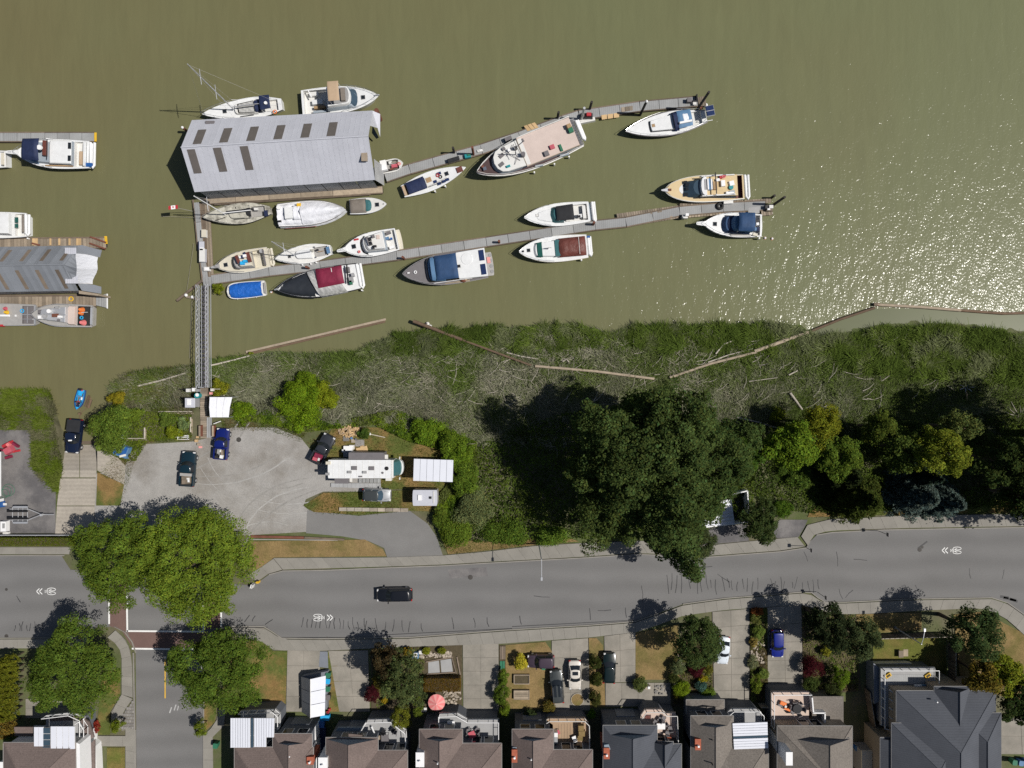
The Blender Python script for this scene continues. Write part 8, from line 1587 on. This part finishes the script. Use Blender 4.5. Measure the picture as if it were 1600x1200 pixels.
tree('alder_tree', 'yellow green crown standing out above the blue spruces', 1462, 706, 38, 13, (.125, .148, .018), 12000, .22, .7, 110, 1.0)
tree('alder_tree', 'small grey green tree above the yellow green crown', 1492, 668, 26, 9, (.085, .105, .03), 6000, .22, .6, 60)
tree('alder_tree', 'dim green tree at the shade edge above the spruces', 1372, 668, 28, 8, (.06, .08, .014), 6000, .24, .65, 60)
tree('alder_tree', 'shaded tree between the olive tree and yellow green crown', 1405, 700, 34, 9, (.055, .078, .016), 7000, .25, .7, 70)
tree('ash_tree', 'round tree overhanging the dark drive right of the white shelter', 1186, 812, 30, 7.5, (.040, .058, .018), 11000, .2, .55, 110, 1.15)
tree('alder_tree', 'deep green tree in shade at the right frame edge', 1560, 720, 46, 12, (.034, .05, .014), 9000, .28, .8, 80)
tree('alder_tree', 'tree over the upper pavement at the right frame edge', 1592, 775, 34, 11, (.034, .05, .014), 8000, .28, .8, 70)
for x, y, r_, h, l in ((1738, 690, 100, 21, 'tall dark tree just beyond the right frame edge nearest the river'), (1745, 775, 85, 19, 'tall dark tree just beyond the right frame edge nearest the road')):
    tree('cottonwood_tree', l, x, y, r_, h, DK, 16000, .42, 1.4, 140)
# conifers
def conifer(name, label, px, py, h, rad, base, n, seed=0, group=None, ground_z=0.0, droop=.35, size=.3):
    r = np.random.default_rng(seed + 77); c = P(px, py, ground_z); o = thing(name, label, 'tree', tuple(c), 0, group)
    M().tube([(0, 0, -.2), (0, 0, h * .97)], .025 * h, 8, .03).build('trunk', 'bark', o, smooth=60)
    pts = []; nr = []; nb = int(h * 9)
    u = np.linspace(.1, .985, nb); per = n // nb; br = M()
    for k in range(nb):
        z = h * u[k]; L_ = rad * (1 - u[k]) ** .85 * (.8 + .35 * r.random()) + .12; a = k * 2.399 + r.normal(0, .2)
        t = r.random(per) ** .7 * L_; spread = (.16 + .32 * (t / max(L_, .1)) * (1 - t / max(L_, .1)) * 2) * L_ * .8
        lat = r.normal(0, 1, per) * spread * .55
        x = t * math.cos(a) - lat * math.sin(a); y = t * math.sin(a) + lat * math.cos(a); zz = z - droop * t + .12 * r.normal(size=per) - .12 * np.abs(lat)
        pts.append(np.stack([x, y, zz], -1)); nr.append(norm(np.stack([droop * math.cos(a) + .6 * r.normal(size=per), droop * math.sin(a) + .6 * r.normal(size=per), np.ones(per)], -1)))
        br.tube([(0, 0, z), (L_ * .8 * math.cos(a), L_ * .8 * math.sin(a), z - droop * L_ * .8)], .04, 4, .015)
    br.build('limb', 'bark', o)
    pts = np.concatenate(pts); nr = np.concatenate(nr); pts[:, 2] = np.maximum(pts[:, 2], .05)
    fast_quads('crown', leaf_quads(pts, nr, size * np.exp(r.normal(0, .25, len(pts))), .42, r), tints(len(pts), base, .28, .08, r), 'leaf', o)
    return o
conifer('spruce_tree', 'blue grey spruce over the upper pavement, inner one of the pair', 1412, 768, 8, 4.8, (.085, .115, .10), 16000, 1, size=.36)
conifer('spruce_tree', 'blue grey spruce over the upper pavement, outer one of the pair', 1458, 778, 7, 4.0, (.083, .115, .10), 13000, 2, size=.36)
conifer('cedar_tree', 'dark olive cedar with sunlit tip left of the blue spruces', 1325, 772, 8.5, 5.2, (.050, .066, .014), 18000, 3, droop=.3, size=.34)
conifer('cedar_tree', 'very dark cedar behind the olive tipped one', 1300, 738, 8, 3.8, (.026, .036, .012), 10000, 4, droop=.25, size=.34)
conifer('spruce_tree', 'dark spruce in shade right of the blue spruce pair', 1420, 738, 8, 3.0, (.03, .045, .03), 8000, 5, size=.34)
# lower street trees
tree('birch_tree', 'feathery grey green tree behind the brown street shrub', 632, 1058, 36, 10, (.062, .080, .028), 14000, .2, .55, 130, 1.25, lobes=.18)
tree('plum_tree', 'dusky brown leaved small tree at the street edge of the garden', 604, 1032, 25, 8, (.045, .034, .016), 7000, .2, .5, 70, 1.1)
tree('ash_tree', 'round dark street tree beside the pale blue sedan', 1090, 1000, 40, 9.5, (.045, .066, .020), 17000, .19, .55, 160, 1.05, lobes=.07)
tree('hawthorn_tree', 'grey green street tree left of the fenced lawn', 1336, 992, 34, 9.5, (.046, .060, .024), 13000, .2, .55, 120, 1.0, lobes=.18)
tree('hawthorn_tree', 'tree beside the vivid blue car, leaf colour darkened to carry the shadow there', 1290, 975, 30, 10, (.022, .03, .013), 9000, .22, .55, 90, 1.2, lobes=.2)  # real tree, with the cast shadow at this spot put into its leaf colour
tree('hawthorn_tree', 'dark green tree on the dry corner verge', 1516, 986, 42, 11, (.042, .064, .022), 15000, .2, .6, 140, .95, lobes=.16)
tree('maple_tree', 'yellow green tree beside the large slate house', 1565, 1050, 32, 8, (.125, .145, .015), 9000, .26, .6, 80, .9, lobes=.2)
tree('maple_tree', 'bronze tinted tree joined to the yellow green one', 1530, 1054, 24, 7.5, (.12, .095, .018), 6000, .26, .6, 60)
tree('laurel_tree', 'dark tree at the right edge above the pale drive', 1586, 1098, 36, 8, (.026, .04, .012), 9000, .25, .6, 80)
RM = (.050, .010, .013)
SHR = 'garden shrubs of the lower yards'
def shrub(label, px, py, rpx, h, base, n=1600, size=.13, squash=1.0, name='shrub', group=SHR, gz=0.0, lobes=.08, seed=0, flat=.5, cat='shrub', clump=None):
    return tree(name, label, px, py, rpx, h, base, n, size, clump or max(.16, rpx * GSD * .3), None, squash, .5, cat, group, True, seed, h * .5, lobes, gz, flat, .28, 3, 'foliage')
for l, x, y, r_, h, c, n, sq in (('dark red domed maple shrub with stone border', 1268, 1041, 19, 2.6, RM, 5000, .9), ('wine red shrub below the round street tree', 1089, 1046, 12, 1.8, RM, 2600, 1), ('dark red ball shrub on the drive edge', 582, 1084, 13, 2.2, RM, 3000, 1.15),
    ('topmost of three clipped round shrubs between two drives', 930, 1034, 10, 2.4, (.036, .044, .012), 3000, 1.2), ('middle one of three clipped round shrubs between two drives', 931, 1060, 10, 2.4, (.040, .047, .012), 3000, 1.2), ('lowest of three clipped round shrubs between two drives', 930, 1091, 10, 2.2, (.048, .052, .014), 3000, 1.2),
    ('bright yellow bush beside the plum van', 814, 1034, 10.5, 2.2, (.34, .30, .03), 3200, 1.25), ('upper bush in the leafy strip beside the drive', 787, 1058, 9, 2.4, (.075, .112, .014), 2600, 1.5), ('middle bush in the leafy strip beside the drive', 784, 1082, 13, 2.8, (.070, .105, .014), 3600, 1.3), ('lower bush in the leafy strip beside the drive', 788, 1106, 9, 2.4, (.085, .12, .012), 2400, 1.5),
    ('rounded yellow green conifer at the house corner', 627, 1120, 16, 4.5, (.12, .13, .016), 4200, 1.3), ('slender green bush left of the pink umbrella', 654, 1104, 9, 3, (.075, .10, .015), 2400, 2.0), ('spiky green shrub on the pale house drive', 1000, 1069, 12, 1.8, (.08, .10, .028), 2600, 1.0), ('lime green bush by the grey brown house', 1064, 1075, 15, 2.0, (.12, .17, .012), 3400, .9), ('olive ball beside the lime green bush', 1058, 1083, 8, 1.6, (.075, .07, .012), 1700, 1.2),
    ('olive bush next to the wine red shrub', 1105, 1045, 9, 1.5, (.09, .09, .016), 1700, 1), ('yellow flowering bush below the wine red shrub', 1098, 1060, 8, 1.2, (.22, .2, .015), 1500, .7), ('blue green bush below the wine red shrub', 1095, 1071, 9, 1.5, (.05, .1, .08), 1700, 1), ('low green cover beside the front garage', 1105, 1082, 12, 1.0, (.085, .13, .018), 2200, .6),
    ('grey leafy shrub along the dry square lawn', 1059, 1040, 12, 1.8, (.085, .105, .045), 2600, 1.2), ('dim shrub at the dry lawn corner', 1052, 1058, 9, 1.5, (.04, .05, .014), 1600, 1),
    ('red tipped shrub at the top of the planted strip', 1183, 955, 9, 1.2, (.16, .06, .02), 1700, .7), ('green ball near the top of the planted strip', 1182, 966, 10, 1.3, (.105, .115, .03), 2000, .9), ('round pale green ball in the planted strip', 1185, 987, 9.5, 1.4, (.11, .15, .03), 2400, 1.05), ('dry tan ball in the planted strip', 1177, 1003, 7.5, 1.0, (.18, .14, .04), 1500, 1), ('pale green mound lower in the planted strip', 1192, 1052, 9, 1.2, (.12, .16, .035), 2000, 1.1), ('sage mound beside the rockery', 1176, 1034, 9, 1.0, (.13, .14, .07), 1700, 1.3), ('leafy bush at the bottom of the planted strip', 1181, 1068, 10, 2.0, (.09, .12, .016), 2200, 1.5),
    ('round grass green bush by the fenced lawn', 1312, 1056, 13, 2.8, (.085, .135, .012), 3200, 1.6), ('leafy dark bush below the red maple shrub', 1266, 1068, 13, 2, (.05, .07, .018), 2600, .9), ('dim bush beside the fenced lawn steps', 1300, 1076, 16, 2.6, (.035, .045, .014), 2800, .9), ('yellow leaved bush by the curved stone border', 1290, 1017, 8, 1.4, (.16, .16, .02), 1700, .9), ('pale leaved bush below the grey green street tree', 1302, 1010, 8, 1.4, (.12, .13, .03), 1700, 1),
    ('orange tipped bush in the street garden', 637, 1018, 8, 1.6, (.17, .12, .015), 1700, 1.0), ('first yellow green ball along the street garden', 666, 1017, 6.5, 1.0, (.15, .16, .015), 1500, .9), ('second yellow green ball along the street garden', 690, 1016, 6.5, 1.0, (.12, .13, .015), 1500, .9), ('yellow flowers at the drive corner by the red ball shrub', 601, 1094, 6, .9, (.3, .22, .02), 1000, .9), ('olive bush under the feathery tree', 594, 1062, 13, 2.0, (.10, .085, .015), 2600, 1.4),
    ('small yellow green tree on the cobbled corner of the side street', 186, 1131, 11, 3.4, (.11, .14, .014), 2200, 1), ('small yellow green tree beside the side street pavement', 315, 1135, 11, 3.4, (.10, .13, .014), 2200, 1.2), ('lime shrub by the corner house bay', 139, 1116, 8, 1.8, (.11, .15, .008), 1700, 1), ('red flowering plant strip beside the corner house', 151, 1135, 6, .9, (.2, .03, .02), 1100, 1.8), ('bushy plant below the corner street tree', 378, 1114, 13, 2, (.07, .10, .012), 2400, .8), ('dim bush along the brown house with tan deck', 858, 1103, 11, 1.6, (.11, .09, .02), 2000, 1), ('bright small bush under the dark house edge', 924, 1115, 7, 1.8, (.06, .12, .01), 1400, 1), ('dim garden bush before the tan decked house', 828, 1114, 12, 1.2, (.04, .055, .02), 1800, .5)):
    shrub(l, x, y, r_, h, c, int(n * 1.6), .11, sq)
# clipped brown hedge, cedar hedge, clipped strip
def box_hedge(name, label, px0, py0, px1, py1, h, base, n, size=.12, z=.05):
    a, b_ = P(px0, py1, h), P(px1, py0, h); r = np.random.default_rng(abs(int(px0))); o = thing(name, label, 'hedge', ((a.x + b_.x) / 2, (a.y + b_.y) / 2, z)); w, d = (b_.x - a.x) / 2, (b_.y - a.y) / 2
    f = r.random(n); p = np.stack([r.uniform(-w, w, n), r.uniform(-d, d, n), np.full(n, h) + r.normal(0, .06, n)], -1); nn = np.tile([0, 0, 1.], (n, 1)); s_ = f > .55; k = s_.sum()
    sd = r.integers(0, 4, k); p[s_, 2] = r.uniform(.05, h, k); p[s_, 0] = np.where(sd == 0, -w, np.where(sd == 1, w, p[s_, 0])); p[s_, 1] = np.where(sd == 2, -d, np.where(sd == 3, d, p[s_, 1])); nn[s_] = np.stack([np.where(sd == 0, -1, np.where(sd == 1, 1, 0)), np.where(sd == 2, -1, np.where(sd == 3, 1, 0)), np.full(k, .5)], -1)
    fast_quads('foliage', leaf_quads(p, norm(nn + r.normal(0, .45, (n, 3))), size, .6, r), tints(n, base, .25, .14, r), 'leaf', o)
    M().box((0, 0, h * .46), (w * 1.8, d * 1.8, h * .9)).build('branch_core', 'bark', o)
box_hedge('hedge', 'clipped rusty brown hedge above the pink umbrella', 662, 1060, 719, 1081, 1.5, (.13, .082, .014), 5000); box_hedge('hedge', 'long low clipped green strip above the upper left pavement', -40, 840, 114, 853, .9, (.10, .125, .012), 9000)
CH = 'cedar hedge columns at the lower left'
ords = ('nearest the street', 'second from the street', 'third from the street', 'fourth from the street', 'fifth from the street', 'sixth from the street', 'seventh from the street', 'eighth from the street', 'ninth from the street', 'last, nearest the house')
for k in range(10):
    tree('cedar_column', 'upright cedar column in the lower left hedge, ' + ords[k], 17 - k * .3, 1030 + k * 9.6, 15, 4.6, (.105, .112, .012), 2600, .13, .26, 60, .45, .55, 'hedge', CH, True, k, 2.1, .05, limbs=2, part='foliage', shell=.8)
tree('laurel_tree', 'bronze leaved bush at the left frame edge above the corner house', 12, 1135, 20, 4, (.12, .085, .018), 2600, .2, .4, 40); tree('laurel_tree', 'green leafy bush beside the corner house roof', 22, 1150, 14, 3.4, (.085, .12, .03), 2000, .18, .35, 36)
# bank shrubs
BK = 'bushes along the bank above the marsh'
for l, x, y, r_, h, c, n, sq in (('big leafy bush right of the boat ramp', 178, 664, 32, 4.2, (.080, .118, .018), 8000, 1.0), ('leafy bush spilling to the ramp slab', 172, 692, 22, 2.6, (.085, .12, .02), 4500, .8), ('orange flowering bush above the ramp', 184, 622, 13, 2.0, (.15, .13, .012), 2400, .8), ('large bright green bush above the gravel lot', 470, 632, 36, 3.6, (.10, .155, .010), 11000, 1.15), ('small bright bush above the large one', 480, 596, 20, 2.2, (.085, .13, .010), 4200, .8), ('yellow green bush at the right of the large bright one', 508, 622, 20, 2.2, (.12, .145, .010), 4200, .9), ('olive bush beside the gangway foot', 344, 606, 13, 1.8, (.13, .135, .012), 2400, 1.1),
    ('bright bush right of the shade tent', 380, 642, 17, 1.8, (.09, .14, .010), 3400, .9), ('yellow green bush by the landing fence', 272, 676, 13, 1.5, (.12, .145, .012), 2400, .7), ('flowering bed bush with white blossoms', 262, 656, 13, 1.5, (.08, .115, .02), 2400, .9), ('white speckled bush near the red planter', 287, 664, 9, 1.3, (.12, .16, .06), 1600, 1.2), ('lush bush under the rail fence corner', 210, 650, 14, 1.6, (.085, .12, .015), 2400, .9), ('dark bush beside the firewood heap', 570, 677, 10, 1.4, (.045, .075, .014), 1700, .9),
    ('tall bright bush at the yard corner right of the firewood', 668, 672, 24, 2.6, (.085, .135, .012), 5200, .9), ('green bush at the end of the bank bushes', 706, 690, 22, 2.6, (.075, .115, .012), 4600, 1.0), ('bright bramble bush above the white canopy roof', 718, 716, 22, 2.8, (.08, .125, .012), 4600, 1.1), ('leafy bramble pressing on the white canopy roof', 728, 748, 22, 2.8, (.072, .11, .014), 4600, 1.3), ('pale leaved bramble patch right of the grey camper', 738, 790, 30, 2.4, (.098, .115, .045), 7600, 1.1), ('bramble patch below the pale leaved one', 716, 830, 30, 1.8, (.075, .11, .014), 6000, .8), ('bush at the drive mouth below the grey camper', 690, 806, 16, 1.6, (.07, .10, .014), 3000, .9),
    ('shaded bramble by the giant tree foot', 790, 830, 34, 1.8, (.06, .095, .014), 6000, .6), ('grassy bramble at the pavement before the giant tree', 862, 838, 26, 1.4, (.07, .11, .016), 4500, .5), ('small round bush where the driftwood trunk ends', 1216, 648, 13, 1.8, (.09, .11, .012), 2400, .9), ('bush between shelter and dark cedar', 1222, 795, 17, 2.0, (.045, .08, .010), 2800, .8), ('light bush above the right drive mouth', 1244, 740, 24, 2.2, (.05, .08, .014), 4000, .9), ('weedy tuft growing on the dock beside the blue tarp boat', 342, 451, 8.5, 1.1, (.10, .12, .012), 1700, .9), ('tiny weed tuft on the boom float tip', 392, 552, 4, .4, (.1, .12, .015), 300, .4)):
    gz = TZ(x, y) if (y < 720 and x != 342) else 0
    if y < 560: gz = -2.3
    shrub(l, x, y, r_, h, tuple(v * 1.2 for v in c), int(n * 1.7), .165 if r_ > 15 else .13, sq, 'bush', BK, gz, .26, cat='bush')
# ---- undergrowth, reeds, grass: nobody could count these
def leafcover(name, poly, n, hmax, size, cols, label, lump=16, seed=1):
    r = np.random.default_rng(seed); q = sample_poly(poly, n, r); px, py = q[:, 0], q[:, 1]
    hl = vnoise(px, py, lump, seed, 2); e = 1.5
    gxv = (vnoise(px + e, py, lump, seed, 2) - hl) / (e * GSD) * hmax; gyv = -(vnoise(px, py + e, lump, seed, 2) - hl) / (e * GSD) * hmax
    z = terrain(px, py) + hl * hmax * (.55 + .45 * r.random(n)) + .1
    c = world_of(px, py, z); nn = norm(np.stack([-gxv * .8, -gyv * .8, np.ones(n)], -1) + r.normal(0, .45, (n, 3)))
    mixv = vnoise(px, py, 34, seed + 9, 3) + r.normal(0, .07, n); idx = np.clip(((mixv - .3) / .4 * len(cols)).astype(int), 0, len(cols) - 1)
    C = np.array(cols)[idx] * 1.3 * np.exp(r.normal(0, .22, (n, 1)))
    o = fast_quads(name, leaf_quads(c, nn, size * np.exp(r.normal(0, .3, n)), .62, r), C, 'leaf')
    return tag(o, label, kind='stuff')
leafcover('undergrowth', [(345, 652), (420, 640), (470, 660), (540, 655), (620, 640), (700, 672), (745, 690), (745, 770), (735, 845), (690, 842), (676, 800), (690, 768), (712, 740), (700, 705), (640, 690), (585, 664), (540, 668), (470, 676), (430, 664)], 26000, 1.3, .22, [(.05, .085, .012), (.08, .125, .012), (.105, .15, .012), (.09, .11, .03)], 'bright leafy bramble bank behind the gravel lot and motorhome', seed=3)
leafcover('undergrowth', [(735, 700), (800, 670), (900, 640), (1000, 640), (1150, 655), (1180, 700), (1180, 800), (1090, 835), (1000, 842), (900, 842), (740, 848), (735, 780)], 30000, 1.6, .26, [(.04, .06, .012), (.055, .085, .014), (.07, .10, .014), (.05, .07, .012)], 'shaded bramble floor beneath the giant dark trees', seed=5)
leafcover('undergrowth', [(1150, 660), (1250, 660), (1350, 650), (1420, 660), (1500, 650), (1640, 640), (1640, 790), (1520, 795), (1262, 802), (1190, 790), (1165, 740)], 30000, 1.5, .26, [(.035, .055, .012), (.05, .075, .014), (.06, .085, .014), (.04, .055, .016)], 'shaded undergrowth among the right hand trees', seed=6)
leafcover('undergrowth', [(155, 700), (165, 650), (205, 600), (240, 640), (300, 648), (300, 684), (230, 690), (212, 720), (196, 722)], 9000, .5, .18, [(.07, .10, .015), (.10, .135, .012), (.09, .105, .025)], 'leafy ground cover around the rail fence garden', seed=7)
def blades(name, poly, n, L, w, cols, label, seed=1, lean=(.9, .35), field=40, jit=.7, wts=None, zoff=0.0, lump=0.0, base_dir=2.4, swirl=3.0, mask=None, patch=60, zone=None):
    r = np.random.default_rng(seed); q = sample_poly(poly, n, r); px, py = q[:, 0], q[:, 1]
    if mask is not None: k = mask(px, py, r); px, py = px[k], py[k]; n = len(px)
    th = base_dir + swirl * (vnoise(px, py, field, seed, 2) - .5) * 2 + r.normal(0, jit, n)
    ll = L * np.exp(r.normal(0, .3, n)) * (.7 + .6 * vnoise(px, py, 22, seed + 4, 2))
    le = np.clip(r.normal(lean[0], lean[1], n), .15, 1.45)
    z0 = terrain(px, py) + zoff + lump * vnoise(px, py, 18, seed + 2, 2)
    b = world_of(px, py, z0); d = np.stack([np.cos(th), np.sin(th), 0 * th], -1); up = np.array([0, 0, 1.])
    tip = b + d * (ll * np.sin(le))[:, None] + up * (ll * np.cos(le))[:, None]
    sd = np.stack([-np.sin(th), np.cos(th), 0 * th], -1) * (w * np.exp(r.normal(0, .3, n)))[:, None] * .5
    V = np.stack([b - sd, b + sd, tip + sd * .35, tip - sd * .35], 1)
    if zone is not None: mixv = zone(px, py) + r.normal(0, .10, n)
    else: mixv = vnoise(px, py, patch, seed + 9, 3) + r.normal(0, .07, n)
    idx = np.clip(((mixv - .3) / .4 * len(cols)).astype(int), 0, len(cols) - 1)
    C = np.array(cols)[idx] * np.exp(r.normal(0, .2, (n, 1)))
    return tag(fast_quads(name, V, C, 'blade'), label, kind='stuff')
top = [(x, float(shore(x)) + (1 if x < 1285 else 7)) for x in range(172, 1641, 12)]
bot = [(x, float(np.interp(x, BTX, BTY)) - 6) for x in range(1640, 171, -24)]
marsh = top + bot
def dens(px, py, r):   # thinner where the photograph shows matted dead grass
    return r.random(len(px)) < .55 + .45 * vnoise(px, py, 45, 51, 3)
def zone(px, py):      # green by the water and to the right, pale matted grass inland on the left
    d = (py - shore(px)) / np.maximum(np.interp(px, BTX, BTY) - shore(px), 10)
    g = .50 + .16 * np.clip((.42 - d) / .35, -1, 1) + .16 * np.clip((px - 1050) / 350, -.4, 1) + .75 * (vnoise(px, py, 60, 60, 3) - .5) + .25 * (vnoise(px, py, 13, 61, 2) - .5)
    return g
MC = [(.20, .205, .135), (.16, .175, .095), (.13, .155, .065), (.11, .145, .042), (.10, .14, .034), (.085, .125, .026), (.095, .135, .03)]
blades('marsh_grass', marsh, 230000, .55, .06, MC, 'wind bent marsh grass, green by the river and pale grey inland', 21, (1.0, .3), 38, .65, lump=.5, mask=dens, zone=zone)
blades('dead_reeds', [(x, y + 14) for x, y in top[:84]] + [b_ for b_ in bot if b_[0] < 1180], 30000, .75, .06, [(.27, .26, .19), (.22, .21, .15), (.16, .165, .10), (.12, .14, .06)], 'pale flattened dead reeds across the inland marsh', 25, (1.25, .2), 26, .9, lump=.45, mask=lambda px, py, r: r.random(len(px)) < np.clip((vnoise(px, py, 40, 77, 3) - .36) * 4, 0, 1), zoff=.1)
blades('reed_bed', [(560, 552), (615, 524), (700, 514), (800, 512), (900, 507), (935, 514), (952, 523), (1000, 511), (1160, 508), (1250, 509), (1280, 532), (1345, 519), (1400, 512), (1500, 513), (1640, 527), (1640, 600), (1400, 590), (1260, 560), (1100, 548), (900, 545), (760, 545), (640, 560)], 80000, .8, .07, [(.07, .105, .02), (.085, .125, .022), (.10, .135, .03), (.14, .16, .075)], 'tall green reeds bent along the river edge', 31, (1.2, .2), 26, .4, lump=.9, patch=30, swirl=4.2)
blades('bank_grass', [(-40, 612), (45, 608), (76, 610), (90, 640), (84, 655), (98, 735), (92, 770), (60, 740), (50, 728), (50, 670), (-40, 670)], 26000, .5, .06, [(.13, .13, .07), (.085, .12, .014), (.10, .145, .014), (.12, .15, .03)], 'bright grass bank left of the boat ramp', 41, (.9, .3), 30, 1.2, lump=.25, patch=22)
blades('bank_grass', [(172, 606), (200, 584), (305, 572), (312, 605), (300, 648), (240, 645), (190, 640)], 12000, .6, .06, [(.15, .14, .085), (.09, .12, .02), (.105, .135, .02), (.13, .12, .05)], 'mixed grass bank between ramp and gangway', 43, (.9, .3), 30, 1.2, lump=.3, patch=22)
for k, (poly, n, l) in enumerate((([(582, 1016), (664, 1012), (662, 1060), (590, 1108), (582, 1060)], 2600, 'low mixed planting in the street garden'), ([(1052, 1004), (1112, 998), (1113, 1100), (1052, 1100)], 3000, 'mixed planting below the round street tree'), ([(1172, 953), (1199, 951), (1200, 1098), (1173, 1098)], 3200, 'low planting of the long strip'), ([(1253, 948), (1338, 962), (1343, 1078), (1258, 1084)], 4200, 'planting around the dark red maple shrub'))):
    leafcover('ground_cover', poly, n, .35, .2, [(.09, .07, .035), (.10, .11, .03), (.085, .12, .025), (.13, .13, .05)], l, 9, 80 + k)
GR_ = [(.08, .105, .02), (.12, .115, .035), (.17, .13, .06)]
for k, (poly, n, cols, l) in enumerate((([(520, 668), (640, 668), (700, 694), (705, 762), (566, 766), (566, 748), (530, 735), (494, 712), (480, 690)], 9000, [(.06, .085, .015), (.085, .10, .018), (.13, .10, .035), (.17, .115, .045)], 'rough grass around the motorhome'), ([(474, 790), (505, 770), (700, 764), (700, 800), (640, 798), (560, 804), (492, 801)], 7000, [(.07, .10, .014), (.085, .11, .014), (.15, .11, .04)], 'weedy grass below the minivan'), ([(700, 866), (690, 840), (760, 846), (880, 838), (905, 846), (836, 851), (760, 860)], 4000, [(.08, .11, .015), (.15, .115, .04), (.2, .14, .05)], 'grass verge in front of the giant trees'), ([(1262, 808), (1412, 804), (1600, 801), (1600, 780), (1270, 790)], 5000, [(.06, .085, .012), (.09, .10, .02), (.12, .10, .03)], 'grass verge under the conifers'), ([(150, 738), (196, 757), (190, 790), (212, 720), (230, 692), (300, 688), (300, 680), (210, 690)], 4000, [(.08, .105, .018), (.11, .11, .03), (.15, .12, .05)], 'weedy edge of the gravel lot'), ([(345, 655), (430, 656), (480, 676), (470, 690), (420, 672), (350, 672)], 3000, [(.07, .10, .015), (.10, .11, .03), (.15, .12, .05)], 'weedy grass strip above the gravel'))):
    blades('rough_grass', poly, n, .26, .04, cols, l, 60 + k, (.7, .4), 25, 2.0, patch=18)
